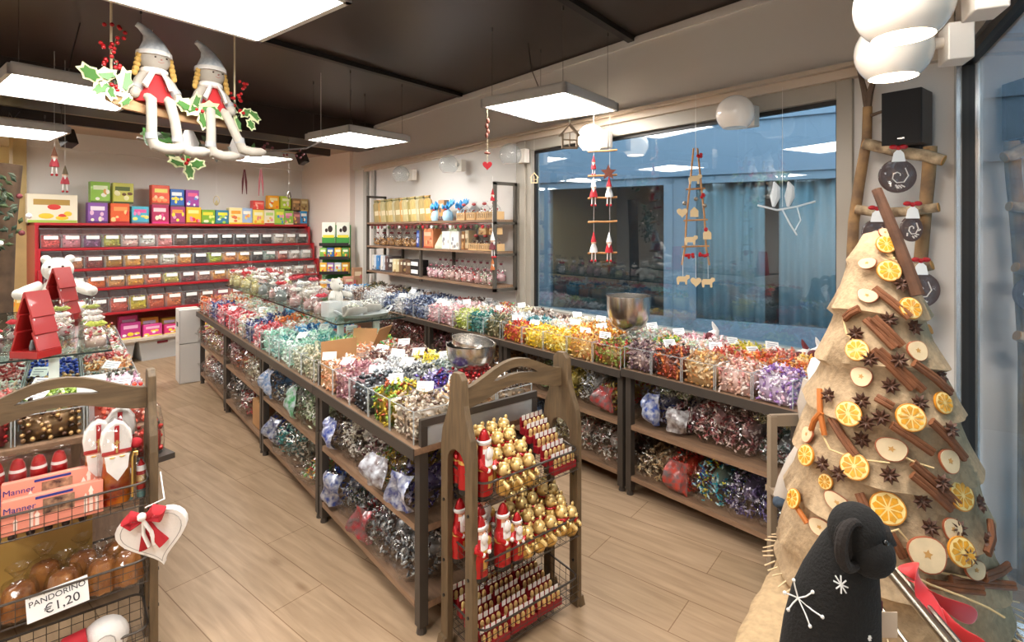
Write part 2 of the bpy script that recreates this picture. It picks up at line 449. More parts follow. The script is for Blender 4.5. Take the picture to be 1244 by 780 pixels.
m = MB(); w2box(m, .03, .042, .02, .08, .06, 2.49); w2box(m, .042, 2.3, .02, .08, 2.45, 2.49); m.build('gasket', BLK, fr2, smooth=False)
m = MB(); w2box(m, .036, 2.34, .045, .053, .06, 2.47); m.build('pane', clear_mat('angled_pane', '#dfeaf0', .32, .006, .6), fr2, smooth=False)

# ================================================================== outside
GND = mat('outside_paving', '#8fa0a8', .8, noise=.3, nscale=3)
m = MB(); m.box((7.2, 2, -.2), (7.3, 16, .1)); m.box((2.5, -4.0, -.2), (14, 5, .1)); struct(m.build('ground_outside', GND, smooth=False))
fa = at(826, 300, D=6.2); fa.z = 0
FD = Vector((-.353, .935, 0)); FN = Vector((.935, .353, 0)); FA = math.atan2(FD.y, FD.x)
def fbox(m, a0, a1, d0, d1, z0, z1, mi=0):
    c = fa + FD * (a0 + a1) / 2 + FN * (d0 + d1) / 2; c.z = (z0 + z1) / 2
    return m.box(c, (a1 - a0, d1 - d0, z1 - z0), mi, rz=FA)
BLU = mat('grey_blue_render', '#8b9aa8', .8); BFR = mat('grey_blue_frame', '#8a9aa6', .5)
m = MB(); fbox(m, -5, 7, 0, .2, 2.3, 4.6); fbox(m, -5, 7, -.03, 0, 2.83, 2.87); fbox(m, -5, 7, -.04, 0, 2.26, 2.33); struct(m.build('wall_outside', BLU, smooth=False))
m = MB(); fbox(m, -5, 7, 0, .2, -.15, .28); struct(m.build('baseboard_outside', mat('grey_plinth', '#8b979c', .8), smooth=False))
DPANE = clear_mat('dark_pane', '#e4edf0', .03, .05, .4)
CURT = None
for i, (a0, a1) in enumerate([(-2.6, -.08), (.08, 1.75), (1.9, 3.6), (3.75, 5.4)]):
    m = MB()
    fbox(m, a0, a0 + .1, -.02, .08, .28, 2.27); fbox(m, a1 - .1, a1, -.02, .08, .28, 2.27)
    fbox(m, a0, a1, -.02, .08, 2.17, 2.27); fbox(m, a0, a1, -.02, .08, .28, .64)
    d = struct(m.build('door_%d' % (i + 1), BFR, smooth=False))
    m = MB(); fbox(m, a0 + .1, a1 - .1, .02, .03, .64, 2.17); m.build('pane', DPANE, d, smooth=False)
m = MB(); fbox(m, -5, -2.65, 0, .1, .28, 2.3); fbox(m, -.08, .08, 0, .1, .28, 2.3); fbox(m, 1.75, 1.9, 0, .1, .28, 2.3); fbox(m, 3.6, 3.75, 0, .1, .28, 2.3); fbox(m, 5.4, 7, 0, .1, .28, 2.3)
struct(m.build('trim_10', BFR, smooth=False))
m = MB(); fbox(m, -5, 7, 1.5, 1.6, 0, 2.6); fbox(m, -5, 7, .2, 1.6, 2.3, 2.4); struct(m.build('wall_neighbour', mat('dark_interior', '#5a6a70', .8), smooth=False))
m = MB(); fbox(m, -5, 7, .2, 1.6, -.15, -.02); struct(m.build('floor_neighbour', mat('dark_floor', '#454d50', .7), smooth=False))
CURT = mat('sheer_curtain', '#c3c9c8', .9)
def curtain(a0, a1, label, d0=.07):
    pts = []; n = int((a1 - a0) * 60)
    vs, fs = [], []
    for i in range(n + 1):
        a = a0 + (a1 - a0) * i / n
        for z in (.3, 2.24):
            p = fa + FD * a + FN * (d0 + .025 * math.sin(a * 55) + .012 * math.sin(a * 23 + 1)); vs.append((p.x, p.y, z))
    for i in range(n): fs.append((2 * i, 2 * i + 2, 2 * i + 3, 2 * i + 1))
    m = MB(); m.add(vs, fs); o = m.build('curtain', CURT)
    so = o.modifiers.new('cloth', 'SOLIDIFY'); so.thickness = .003
    tag(o, label, 'curtain')
curtain(-2.45, -1.02, 'pale sheer curtain in the opposite building, right of the dark gap')
curtain(-.88, -.12, 'pale sheer curtain in the opposite building, left of the dark gap')
# ================================================================== suspended panel lamps
LITM = mat('lit_panel', '#fdf9f3', .5, emit=14.0)
LFR = mat('lamp_frame_grey', '#c9c8c6', .45, .1)
WIRE = mat('steel_wire', '#6f6a66', .35, .8)
def panel_lamp(s, t, label, top=3.14, sx=.74, sy=.74, z=2.55):
    r = empty('panel_lamp', ST(s, t, z), R(12.2))
    h = sx / 2; g = sy / 2
    m = MB()
    for a, b_, c, d in ((-h, h, -g, -g + .025), (-h, h, g - .025, g), (-h, -h + .025, -g, g), (h - .025, h, -g, g)): loc_box(m, a, b_, c, d, 0, .06)
    loc_box(m, -h + .02, h - .02, -g + .02, g - .02, .04, .075)
    m.build('frame', LFR, r, smooth=False)
    m = MB(); loc_box(m, -h + .025, h - .025, -g + .025, g - .025, .006, .03); m.build('light_diffuser', LITM, r, smooth=False)
    for a in (-1, 1):
        for b_ in (-1, 1):
            m = MB(); m.cyl((a * (h - .06), b_ * (g - .06), .07), (a * (h - .06), b_ * (g - .06), top - z), .0018, n=5)
            m.cyl((a * (h - .06), b_ * (g - .06), top - z - .03), (a * (h - .06), b_ * (g - .06), top - z), .007, n=6)
            m.build('suspension_cable', WIRE, r)
    m = MB(); m.tube([(0, g * .3, .07), (.02, g * .35, .2), (.06, g * .6, (top - z) * .6), (.12, g * .8, top - z)], .004, 5); m.build('power_cord', WIRE, r)
    tag(r, label, 'ceiling lamp', 'square panel lamps')
    return r
panel_lamp(3.34, 2.27, 'square lit panel lamp near the window, left of the window globes')
panel_lamp(3.33, 4.62, 'square lit panel lamp hanging over the middle of the long candy counter')
panel_lamp(.92, 2.2, 'large lit panel lamp cut off by the top edge of the photo')
panel_lamp(1.0, 4.55, 'lit panel lamp behind the left swinging doll, at the left edge')
panel_lamp(1.03, 6.72, 'lit panel lamp farthest left, below another panel', top=2.8)
panel_lamp(3.33, 6.82, 'lit panel lamp at the back, under the dolls\' feet', top=2.8)
for s, t, l in ((-1.35, 2.2, 'first'), (-1.35, 4.55, 'second')):
    panel_lamp(s, t, 'square lit panel lamp outside the left edge, ' + l + ' from the front')
panel_lamp(1.6, .38, 'added panel lamp out of view, brightening the spice tree corner')  # added unseen lamp, gives the near right corner more light
panel_lamp(-.6, .9, 'square lit panel lamp behind the camera, left of the tree lamp')
panel_lamp(.4, 9.5, 'lit panel lamp in the cream room beyond the opening', top=2.84, z=2.6)

# ================================================================== display counters
WOODTOP = mat('walnut_board', '#94755c', .5, noise=.28, nscale=5, stretch=(10, 1.2, 10))
def counter_bay(x0, x1, y0, y1, label, group, ztop=.77, rails=True, zs=(.44, .125), front='x0'):
    """steel frame bay: four legs, top board with front lip, two lower shelves and raised end rails"""
    r = empty('display_counter', (x0, y0, 0))
    W, L_ = x1 - x0, y1 - y0; lg = .04
    zr = ztop + .11
    for (a, b_) in ((0, .012), (W - lg, .012), (0, L_ - lg - .012), (W - lg, L_ - lg - .012)):
        m = MB(); loc_box(m, a, a + lg, b_, b_ + lg, .03, ztop - .03); m.cyl((a + lg / 2, b_ + lg / 2, 0), (a + lg / 2, b_ + lg / 2, .03), .022, .016, 10)
        m.build('leg', STEEL_BR, r, smooth=False)
    m = MB(); loc_box(m, -.03, W + .03, 0.002, L_ - .002, ztop - .028, ztop); m.build('top_board', WOODTOP, r, smooth=False, bevel=.003)
    for a_, b_ in ((-.036, -.03), (W + .03, W + .036)):
        m = MB(); loc_box(m, a_, b_, 0.002, L_ - .002, ztop - .045, ztop + .002); m.build('edge_strip', STEEL_BR, r, smooth=False)
    for z in zs:
        m = MB(); loc_box(m, .0, W, .055, L_ - .055, z - .028, z); loc_box(m, lg, W - lg, .012, .055, z - .028, z); loc_box(m, lg, W - lg, L_ - .055, L_ - .012, z - .028, z)
        m.build('lower_shelf', WOODTOP, r, smooth=False)
    if rails:
        for b_ in ((0.0, L_ - .02) if rails == 'both' else (0.0,)):
            m = MB(); loc_box(m, 0, W, b_, b_ + .02, zr - .03, zr); loc_box(m, 0, .03, b_, b_ + .02, ztop + .001, zr - .031); loc_box(m, W - .03, W, b_, b_ + .02, ztop + .001, zr - .031)
            m.build('end_rail', STEEL_BR, r, smooth=False)
            m = MB(); loc_box(m, .03, W - .03, b_ + .004, b_ + .010, ztop, zr - .03); m.build('end_panel', ACE, r, smooth=False)
    tag(r, label, 'counter', group)
    return r

def bin_grid(cx0, cx1, y0, y1, nx, ny, z, hb, spec, where, row_names, sides_x, end, near, zst=0.0, cards=True, from_far=False):
    """open clear bins, each with its own pile of sweets.  spec[row][col] = (colour word, colours, template, foil)"""
    dx = (cx1 - cx0) / nx; dy = (y1 - y0) / ny
    for i in range(nx):
        for j in range(ny):
            sp = spec[i][j]
            if sp is None: continue
            word, cols, tpl, foil = sp
            ax0, ax1 = cx0 + i * dx + .004, cx0 + (i + 1) * dx - .004
            ay0, ay1 = y0 + j * dy + .004, y0 + (j + 1) * dy - .004
            hh = hb * random.uniform(.92, 1.05); zt = z + hh
            c = ((ax0 + ax1) / 2, (ay0 + ay1) / 2, z + .001)
            m = MB(); X, Y = (ax1 - ax0) / 2, (ay1 - ay0) / 2
            hw = hb * 1.0
            vs = [(-X, -Y, 0), (X, -Y, 0), (X, Y, 0), (-X, Y, 0), (-X, -Y, hw), (X, -Y, hw), (X, Y, hw), (-X, Y, hw)]
            m.add(vs, [(0, 1, 5, 4), (1, 2, 6, 5), (2, 3, 7, 6), (3, 0, 4, 7), (0, 3, 2, 1)])
            bo = m.build('candy_bin', ACR, loc=c, smooth=False)
            e = MB()
            for (px_, py_) in ((-X, -Y), (X, -Y), (X, Y), (-X, Y)): e.box((px_ * .985, py_ * .985, hw / 2), (.004, .004, hw))
            e.box((0, -Y, hw), (2 * X, .003, .003)); e.box((0, Y, hw), (2 * X, .003, .003)); e.box((-X, 0, hw), (.003, 2 * Y, .003)); e.box((X, 0, hw), (.003, 2 * Y, .003))
            e.build('bin_edge', ACE, bo, smooth=False)
            pos = '%s in %s, %s' % (ORD[j], row_names[i], where)
            tag(bo, 'clear bin of %s sweets, %s' % (word, pos), 'bin', 'clear sweet bins')
            sd = []
            if i == 0 and sides_x == 'x0': sd.append('x0')
            if i == nx - 1 and sides_x == 'x1': sd.append('x1')
            if j == 0: sd.append('y0')
            lo = near > 4.2
            heap('pile of %s sweets, %s' % (word, pos), ax0 + .004, ax1 - .004, ay0 + .004, ay1 - .004, z + .004, zt, cols,
                 size=(.030 if not lo else .036), tpl=(tpl if not lo else {'twist': 'twistlo', 'ball': 'balllo'}.get(tpl, tpl)), foil=foil, sides=sd, dome=.022)
            if cards and random.random() < cards:
                price_card((random.uniform(ax0 + .05, ax1 - .04), ay1 - .03, zt + .04), 'white price card in %s sweets, %s' % (word, pos))

CARDP = None
def price_card(loc, label, rz=None, tilt=-.75):
    global CARDP
    m = MB(); m.box((0, 0, 0), (.075, .0012, .05))
    if CARDP is None:
        me_o = m.build('price_card', CARD, smooth=False); CARDP = me_o
        k = MB()
        for a in (.012, .0, -.012): k.box((-.005 + a * .6, -.0009, a), (.045 + a, .0006, .004))
        k.build('handwriting', INKF, me_o, smooth=False)
        o = me_o
    else: o = copy_tree(CARDP)
    o.location = loc; o.rotation_euler = (tilt + random.uniform(-.2, .2), random.uniform(-.15, .15), (rz if rz is not None else -.75) + random.uniform(-.35, .35))
    tag(o, label, 'price card', 'price cards'); return o

# ---- centre counter: four bays running away from the camera
CX0, CX1 = 1.10, 1.73
names = ['nearest bay', 'second bay', 'third bay', 'farthest bay']
ys = [1.91, 3.06, 4.23, 5.43, 6.62]
for i in range(4):
    counter_bay(CX0, CX1, ys[i], ys[i + 1], 'brown steel and walnut sweet counter, %s of the centre row' % names[i], 'centre row of counters', rails='both')
def c(word, cols, tpl='twist', foil=False): return (word, cols, tpl, foil)
beige = c('beige and brown', ['#b49a7c', '#e3d8c6', '#5b4232', '#8d7460', '#d8cdbd'])
greengold = c('green and gold', ['#b59a2b', '#5d8a3a', '#d9c84a', '#a34a2a', '#7fa03b', '#d9b23c'], 'twist', True)
blacksilver = c('black and silver', ['#3a3b3f', '#5f656b', '#22252a', '#9aa0a4', '#48525a'], 'ball', True)
rose = c('dusty rose', ['#b77f86', '#d6a6a8', '#8f5a66', '#c8939c', '#e6c8c6'])
peach = c('peach and white', ['#e7a77e', '#f3d3bd', '#f6ece3', '#d98d5c', '#efbf9f'])
orangetan = c('orange and tan', ['#c08a58', '#dcb084', '#e9d6ba', '#9c6a44', '#6a7a4a'])
purple = c('purple and blue', ['#4b3c9a', '#6a55b5', '#2e2a6e', '#b7b0dd', '#7a1f3c'], 'twist', True)
greys = c('grey and black', ['#8d8f8e', '#c9cbc8', '#4b4c4e', '#70757a', '#e2e2de'])
whites = c('white', ['#e9e8e4', '#d3d5d5', '#f5f4f0', '#c2c7cc', '#dfe4ea'])
burg = c('burgundy and brown', ['#6d3a3a', '#9a6a5c', '#4f2a2a', '#c7b3a6', '#80504a'])
coffee = c('coffee brown', ['#4a3728', '#7c6046', '#c9b79c', '#2f231a', '#a68b6c'], 'ball')
silverw = c('silver and white', ['#c4c8c6', '#8b9794', '#edf0ee', '#6d7876', '#a9c4b4'])
yellow = c('bright yellow', ['#e8cf2a', '#f3e069', '#c9b01e', '#fff0a0', '#a7a830'])
redc = c('red foil', ['#a11f22', '#c8383a', '#7a1517', '#e0a09a', '#b52a2a'], 'ball', True)
FRONTROW = ['aisle row', 'middle row', 'window row']
bin_grid(CX0 - .02, CX1, ys[0] + .03, ys[1] - .03, 3, 5, .772, .135,
         [[beige, greengold, blacksilver, rose, peach], [orangetan, purple, greys, whites, burg], [coffee, redc, silverw, yellow, burg]],
         'nearest centre bay', FRONTROW, 'x0', True, 2.4, cards=.85)
cream = c('cream and sage', ['#cdbfa2', '#b3b293', '#ddd5c2', '#8f9677', '#a5ad96'])
sage = c('pale sage', ['#b3b294', '#d6d9c6', '#8f9a84', '#c7c7ad'])
teal = c('teal and mint', ['#4f9f98', '#8cc5b9', '#bfe0d8', '#2f7d7f', '#d6e9e2'])
mint = c('mint white', ['#bfe3d2', '#eaf5ef', '#8fcab3', '#dff0e8'])
lime = c('lime green', ['#8cc651', '#b5dd86', '#6aa83a', '#d8ebc1'])
bluec = c('bright blue', ['#2a86c4', '#4ea9dc', '#1e64a4', '#d7e8f2'])
mix = c('mixed bright', ['#e8b33c', '#4f9f5a', '#e5e1d7', '#c2463a', '#e78f4a', '#f4f1e8'])
multig = c('yellow and green', ['#c9c93a', '#6aa54a', '#eee8a0', '#e0a03c', '#f0efe6'])
redmix = c('dark red', ['#8f2326', '#b84742', '#d98880', '#e7dcd6'])
bin_grid(CX0 - .02, CX1, ys[1] + .03, ys[2] - .03, 3, 5, .772, .13,
         [[cream, sage, mint, teal, mint], [peach, lime, teal, mint, bluec], [mix, multig, mix, redmix, bluec]],
         'second centre bay', FRONTROW, 'x0', False, 3.6, cards=.35)
navy = c('navy blue', ['#24306e', '#3a4a8f', '#d5d9ea', '#1a2350'])
pinkred = c('pink and red', ['#d8565f', '#e88f96', '#c43a3e', '#f3d5d3'])
orangec = c('orange', ['#e8742f', '#f0a064', '#f6d8bd', '#c9551d'])
wmix = c('white and pastel', ['#f2efe8', '#e3c6a6', '#c7dcc0', '#e8b7ac', '#ffffff'])
cyan = c('cyan blue', ['#1f9ad6', '#59b8e4', '#1673ad', '#d3eaf5'])
bin_grid(CX0 - .02, CX1, ys[2] + .03, ys[3] - .03, 3, 5, .772, .13,
         [[pinkred, navy, wmix, pinkred, pinkred], [wmix, orangec, navy, wmix, wmix], [wmix, mix, orangec, cyan, redmix]],
         'third centre bay', FRONTROW, 'x0', False, 4.8, cards=.2)
bin_grid(CX0 - .02, CX1, ys[3] + .03, ys[4] - .03, 3, 4, .772, .13,
         [[pinkred, navy, redmix, orangec], [wmix, wmix, orangec, wmix], [wmix, redmix, wmix, mix]],
         'farthest centre bay', FRONTROW, 'x0', False, 6, cards=0)

# ---- window counter along the right wall
RX0, RX1 = 2.69, 3.33
rys = [1.10, 2.16, 3.38, 4.56, 5.74, 6.9]
rn = ['nearest bay', 'second bay', 'third bay', 'fourth bay', 'farthest bay']
for i in range(5):
    counter_bay(RX0, RX1, rys[i], rys[i + 1], 'brown steel and walnut sweet counter, %s of the window row' % rn[i], 'window row of counters',
                ztop=(.785 if i == 0 else .77), rails=False)
lil = c('lilac and white', ['#a77fc0', '#d9c3e3', '#efe3ee', '#7a4f9c', '#e3b9cb', '#f2e9ef'])
pinkp = c('pink and peach', ['#e8b9a8', '#f0d4c8', '#d98f8a', '#c9a08a', '#f4e3da'])
tang = c('tan and gold', ['#d2a56a', '#e6c79a', '#b97f4a', '#e7b36a', '#c9b89a'])
dred = c('dark red and brown', ['#8a2f2a', '#c0512f', '#5a2a24', '#d98a4a', '#3f2a26'])
dpur = c('dark purple and brown', ['#5a3f4a', '#8a6a70', '#b59a90', '#4a2f3a', '#c9b0a6'])
orr = c('orange and red', ['#e0752f', '#e8a24a', '#c94f34', '#f0c48a', '#d9603a'])
oyel = c('orange and yellow', ['#efa52f', '#f3c64a', '#e0812a', '#f6e0a0'])
redor = c('red and coral', ['#d05a45', '#e6866a', '#b8402f', '#f2c5b2'])
palepink = c('pale pink', ['#eec6c8', '#f6e0de', '#e09aa4', '#f7f0ee'])
paleyel = c('cream white', ['#f3ecd2', '#e9dfc0', '#f8f5ea', '#d6c79c'])
bin_grid(RX0 - .02, RX1, rys[0] + .03, rys[1] - .01, 3, 5, .787, .135,
         [[lil, pinkp, tang, dred, dpur], [orr, orr, redor, wmix, multig], [oyel, redor, yellow, palepink, palepink]],
         'nearest window bay', FRONTROW, 'x0', True, 2.5, cards=.5)
grm = c('green and red', ['#7a8a3a', '#b8423a', '#c9a04a', '#8a5a3a', '#9fb35a'])
amber = c('amber and orange', ['#d99a3a', '#e8b95a', '#b86a3a', '#f0d090'])
goldy = c('golden yellow', ['#f2c81e', '#f7dc4a', '#e0a81a', '#fbeea0'])
redy = c('red and yellow', ['#c02f2a', '#d9513a', '#e8b43a', '#a02320'])
tealb = c('teal and white', ['#2f7f86', '#7fb8ba', '#e3eeee', '#245f6a'])
brw = c('brown and white', ['#5a4038', '#8a6a5c', '#e6ddd3', '#b59c8c'])
bin_grid(RX0 - .02, RX1, rys[1] + .01, rys[2] - .01, 3, 5, .772, .135,
         [[grm, amber, goldy, goldy, redy], [wmix, oyel, oyel, wmix, tealb], [wmix, paleyel, amber, paleyel, brw]],
         'second window bay', FRONTROW, 'x0', False, 3.8, cards=.6)
darkbr = c('olive and brown', ['#5a5a3a', '#8a7a4a', '#3f4a34', '#b5a884'])
dteal = c('dark teal', ['#1f5f5f', '#2f8078', '#4f9f8f', '#c9d9cf'])
limey = c('yellow green', ['#b5c23a', '#d6dd7a', '#8a9f2f', '#e8eab5'])
bin_grid(RX0 - .02, RX1, rys[2] + .01, rys[3] - .01, 3, 5, .772, .14,
         [[darkbr, dteal, limey, palepink, palepink], [whites, redmix, wmix, palepink, whites], [brw, paleyel, mix, whites, brw]],
         'third window bay', FRONTROW, 'x0', False, 5, cards=.4)
dblue = c('dark blue', ['#2a3a66', '#4a5f8a', '#8fa3c0', '#1f2a4a', '#d3dae6'])
bin_grid(RX0 - .02, RX1, rys[3] + .01, rys[4] - .01, 3, 5, .772, .13,
         [[dblue, dblue, whites, dblue, whites], [whites, dblue, dblue, whites, dblue], [redmix, dblue, dblue, brw, dblue]],
         'fourth window bay', FRONTROW, 'x0', False, 6, cards=.3)
bin_grid(RX0 - .02, RX1, rys[4] + .01, rys[5] - .01, 3, 4, .772, .13,
         [[whites, brw, whites, bluec], [brw, whites, darkbr, bluec], [darkbr, brw, brw, darkbr]],
         'farthest window bay', FRONTROW, 'x0', False, 7, cards=0)

# ---- left counter
LX0, LX1 = -.42, .29
lys = [2.93, 4.1, 5.3]
for i, n_ in enumerate(('near bay', 'far bay')):
    counter_bay(LX0, LX1, lys[i], lys[i + 1], 'brown steel sweet counter at the left, %s' % n_, 'left counters', rails=False)
redo = c('orange red', ['#d8452f', '#e8694a', '#b8301f', '#f2a58f'], 'ball')
bwn = c('brown foil', ['#5a3d2c', '#8f6f4f', '#3a2a20', '#c9a16a'], 'ball', True)
ylp = c('pale yellow', ['#e0c878', '#efe0a8', '#c9a850'], 'ball')
limp = c('lime', ['#a8c84a', '#c9e07a', '#8aa83a', '#e3efc0'])
plil = c('pink and lilac', ['#e0b5c9', '#f0dce6', '#c990ad', '#f7eff3'])
chs = c('chocolate and silver', ['#8f8a84', '#d9d6d0', '#5a4a40', '#b5aaa0', '#6a7a70'], 'ball', True)
ora = c('orange cream', ['#e8b07a', '#f0cfa5', '#d98f4f', '#f6e6d2'])
blul = c('light blue', ['#7f9fd0', '#b0c6e6', '#5a7ab8', '#e0e8f4'])
nav2 = c('royal blue', ['#23388f', '#3450b0', '#182768', '#4f6ac8'], 'ball', True)
LR = ['left row', 'middle row', 'aisle row']
bin_grid(LX0 + .02, LX1, lys[0] + .02, lys[1] - .02, 3, 5, .772, .12,
         [[redc, redmix, wmix, redmix, redmix], [bwn, limp, bwn, nav2, nav2], [redo, plil, chs, ora, redmix]],
         'near left counter', LR, 'x1', True, 3, cards=.2)
bin_grid(LX0 + .02, LX1, lys[1] + .02, lys[2] - .02, 3, 4, .772, .12,
         [[redmix, wmix, redmix, wmix], [wmix, mix, redmix, wmix], [wmix, pinkred, wmix, mix]],
         'far left counter', LR, 'x1', False, 4.5, cards=0)
# ================================================================== wooden basket racks
RWOOD = mat('aged_wood', '#6b573e', .6, noise=.35, nscale=6, stretch=(9, 9, 1.2), bump=.15)
RWOODH = mat('aged_wood_handle', '#6b573e', .6, noise=.35, nscale=6, stretch=(1.2, 9, 9), bump=.15)
WIREM = mat('dark_wire', '#57504a', .4, .7)
def side_outline():
    pts = [(-.045, 1.04), (-.042, 1.075), (-.02, 1.098), (.02, 1.098), (.042, 1.075), (.045, 1.04), (.05, .98), (.066, .93), (.098, .86), (.108, .8), (.108, 0), (.06, 0), (.06, .74)]
    pts += [(.06 * math.cos(a), .74 + .06 * math.sin(a)) for a in [math.pi * k / 8 for k in range(1, 8)]]
    pts += [(-.06, .74), (-.06, 0), (-.108, 0), (-.108, .8), (-.098, .86), (-.066, .93), (-.05, .98)]
    return pts
def wire_basket(parent, W, y0, y1, zf, zr, zb=None):
    """W: x from -W/2 to W/2; floor zf, front rim zr, back rim zb"""
    zb = zb or zr
    r = empty('wire_basket', (0, 0, 0)); r.parent = parent
    h = W / 2
    def rim(z0, z1, rad, name):
        cr = .04; pts = []
        for (cx_, cy_, a0, z) in ((h - cr, y0 + cr, -90, z0), (h - cr, y1 - cr, 0, z1), (-h + cr, y1 - cr, 90, z1), (-h + cr, y0 + cr, 180, z0)):
            for k in range(4): a = R(a0 + 30 * k); pts.append((cx_ + cr * math.cos(a), cy_ + cr * math.sin(a), z))
        m = MB(); m.tube(pts, rad, 6, closed=True); return m.build(name, WIREM, r)
    rim(zr, zb, .0045, 'basket_rim')
    m = MB()
    n = int(W / .036); q = max(4, int((y1 - y0) / .036))
    for k in range(n + 1):
        x = -h + .006 + (W - .012) * k / n
        m.tube([(x, y0, zr), (x, y0 + .004, zf), (x, y1 - .004, zf), (x, y1, zb)], .0013, 4, caps=False)
    for k in range(q + 1):
        y = y0 + .006 + (y1 - y0 - .012) * k / q; zz = zr + (zb - zr) * k / q
        m.tube([(-h, y, zz), (-h + .004, y, zf), (h - .004, y, zf), (h, y, zz)], .0013, 4, caps=False)
    for f_ in (0, .35, .68):
        z0_, z1_ = zf + (zr - zf) * f_, zf + (zb - zf) * f_
        m.tube([(-h, y0, z0_), (h, y0, z0_), (h, y1, z1_), (-h, y1, z1_)], .0013, 4, closed=True)
    m.build('wire_mesh', WIREM, r, smooth=False)
    return r
def rack(loc, label):
    r = empty('basket_rack', loc)
    W = .59
    for sx in (-1, 1):
        m = MB()
        M = Matrix(((0, 0, 1, sx * (W / 2 - .015)), (1, 0, 0, 0), (0, 1, 0, 0), (0, 0, 0, 1)))
        m.prism(side_outline(), -.014, .014, 0, M)
        s = m.build('side_panel', RWOOD, r, smooth=False, bevel=.003)
        m = MB()
        for yy in (-.084, .084):
            for zz in (.34, .58, .2): m.cyl((sx * W / 2 - .004, yy, zz), (sx * W / 2 + .003, yy, zz), .006, n=8)
            for zz in (.34, .58, .2): m.cyl((sx * (W / 2 - .03) - .003, yy, zz), (sx * (W / 2 - .03) + .003, yy, zz), .006, n=8)
        m.build('screw', BLK, s)
        m = MB(); m.box((sx * W / 2, -.084, .02), (.03, .06, .04), taper=.75); m.box((sx * W / 2, .084, .02), (.03, .06, .04), taper=.75); m.build('foot', RWOOD, s, smooth=False)
    # arched handle board with a long slot
    top = [(-W / 2 + .01, 1.03)]; n = 22
    def zt(u): return 1.03 + .08 * math.cos(math.pi * u / 2) ** 1.6
    def zb(u): return .95 + .055 * math.cos(math.pi * u / 2) ** 1.8
    vs, fs = [], []
    us = [-1 + 2 * k / n for k in range(n + 1)]
    def band(lo, hi, ks):
        m_ = MB()
        poly = [(us[k] * (W / 2 - .03), lo(us[k])) for k in ks] + [(us[k] * (W / 2 - .03), hi(us[k])) for k in reversed(ks)]
        return poly
    def mid(u): return (zt(u) + zb(u)) / 2 + .004
    a = .45
    def slo(u): return mid(u) - .0135 * math.sqrt(max(0, 1 - (u / a) ** 2))
    def shi(u): return mid(u) + .0135 * math.sqrt(max(0, 1 - (u / a) ** 2))
    M = Matrix(((1, 0, 0, 0), (0, 0, 1, 0), (0, 1, 0, 0), (0, 0, 0, 1)))
    m = MB()
    m.prism(band(zb, slo, range(n + 1)), -.012, .012, 0, M); m.prism(band(shi, zt, range(n + 1)), -.012, .012, 0, M)
    m.build('handle_board', RWOODH, r, smooth=False)
    for zf, zr in ((.615, .70), (.325, .41), (.055, .15)): wire_basket(r, W - .066, -.125, .115, zf, zr, zr + .01)
    tag(r, label, 'display rack', 'wooden basket racks')
    return r
RC = (1.448, 1.74, 0); RL = (-.025, 2.565, 0)
rack(RC, 'wooden three-basket rack holding foil santas and golden bears at the counter end')
rack(RL, 'wooden three-basket rack at the left edge holding wrapped cakes and bishops')

# ------------------------------------------------------------------ chocolate figures
RED = mat('red_foil', '#b5161c', .3, .35, .3); REDM = mat('red_cloth', '#b3202a', .8)
WHI = mat('white_foil', '#ece8e6', .4, .05, .2); SKIN = mat('face_peach', '#d99f80', .5); GOLD = mat('gold_foil', '#d8b060', .3, .5)
GOLDL = mat('pale_gold_foil', '#e6c683', .3, .45); DKB = mat('dark_brown', '#2e1a12', .5); GREENF = mat('green_foil', '#3c7a3a', .35, .4)
def santa_proto():
    Hh = .25
    prof = [(.0, 0), (.036, .002), (.038, .02), (.036, .045), (.039, .06), (.040, .09), (.037, .11), (.038, .125), (.036, .14), (.031, .155), (.027, .168), (.0265, .185), (.026, .2), (.025, .212), (.020, .228), (.013, .243), (.006, .25), (0, .252)]
    def mf(i, a):
        z = (prof[i][1] + prof[i + 1][1]) / 2; f = abs(((a - 1.5 * math.pi + math.pi) % (2 * math.pi)) - math.pi)
        if z < .012: return 4
        if z < .022: return 1 if f < 2 else 0
        if .105 < z < .118: return 2
        if f < .33 and .05 < z < .1: return 2
        if .12 < z < .178 and f < .85 - (.178 - z) * 6: return 1
        if .176 < z < .2 and f < .95: return 3
        if .2 < z < .212: return 1
        return 0
    m = MB(); m.lathe(prof, 20, matf=mf, sx=1, sy=.8)
    r = m.build('foil_santa', [RED, WHI, GOLD, SKIN, BLK], smooth=True, angle=80)
    m = MB(); m.ell((0, -.026, .168), (.019, .010, .024), 10, 8, 0); m.ell((0, -.029, .178), (.011, .006, .004), 8, 5, 0); m.build('beard', WHI, r)
    m = MB()
    for s in (-1, 1): m.tube([(s * .03, -.004, .15), (s * .037, -.016, .13), (s * .02, -.032, .115)], [.011, .012, .009], 8); 
    m.build('arm', RED, r)
    m = MB()
    for s in (-1, 1): m.ell((s * .017, -.034, .114), .009, 8, 6)
    m.build('mitten', WHI, r)
    m = MB(); m.ell((0, -.028, .188), .004, 8, 6)
    for s in (-1, 1): m.ell((s * .009, -.0245, .193), .0022, 6, 4, 1)
    m.build('face_mark', [SKIN, DKB], r)
    m = MB(); m.ell((.03, -.018, .145), (.014, .012, .02), 8, 6); m.build('sack', GOLD, r)
    m = MB(); m.lathe([(.0265, .199), (.03, .204), (.03, .211), (.0255, .215)], 16, sy=.85); m.build('hat_brim', WHI, r)
    return r
SANTA = santa_proto()
def place(proto, used, name_label, cat, group, loc, rz=0, sc=1):
    if not used: o = proto; used.append(1)
    else: o = copy_tree(proto)
    o.location = loc; o.rotation_euler = (0, 0, rz); o.scale = (sc,) * 3 if not isinstance(sc, tuple) else sc
    tag(o, name_label, cat, group); return o
us_ = []
X, Y = RC[0], RC[1]
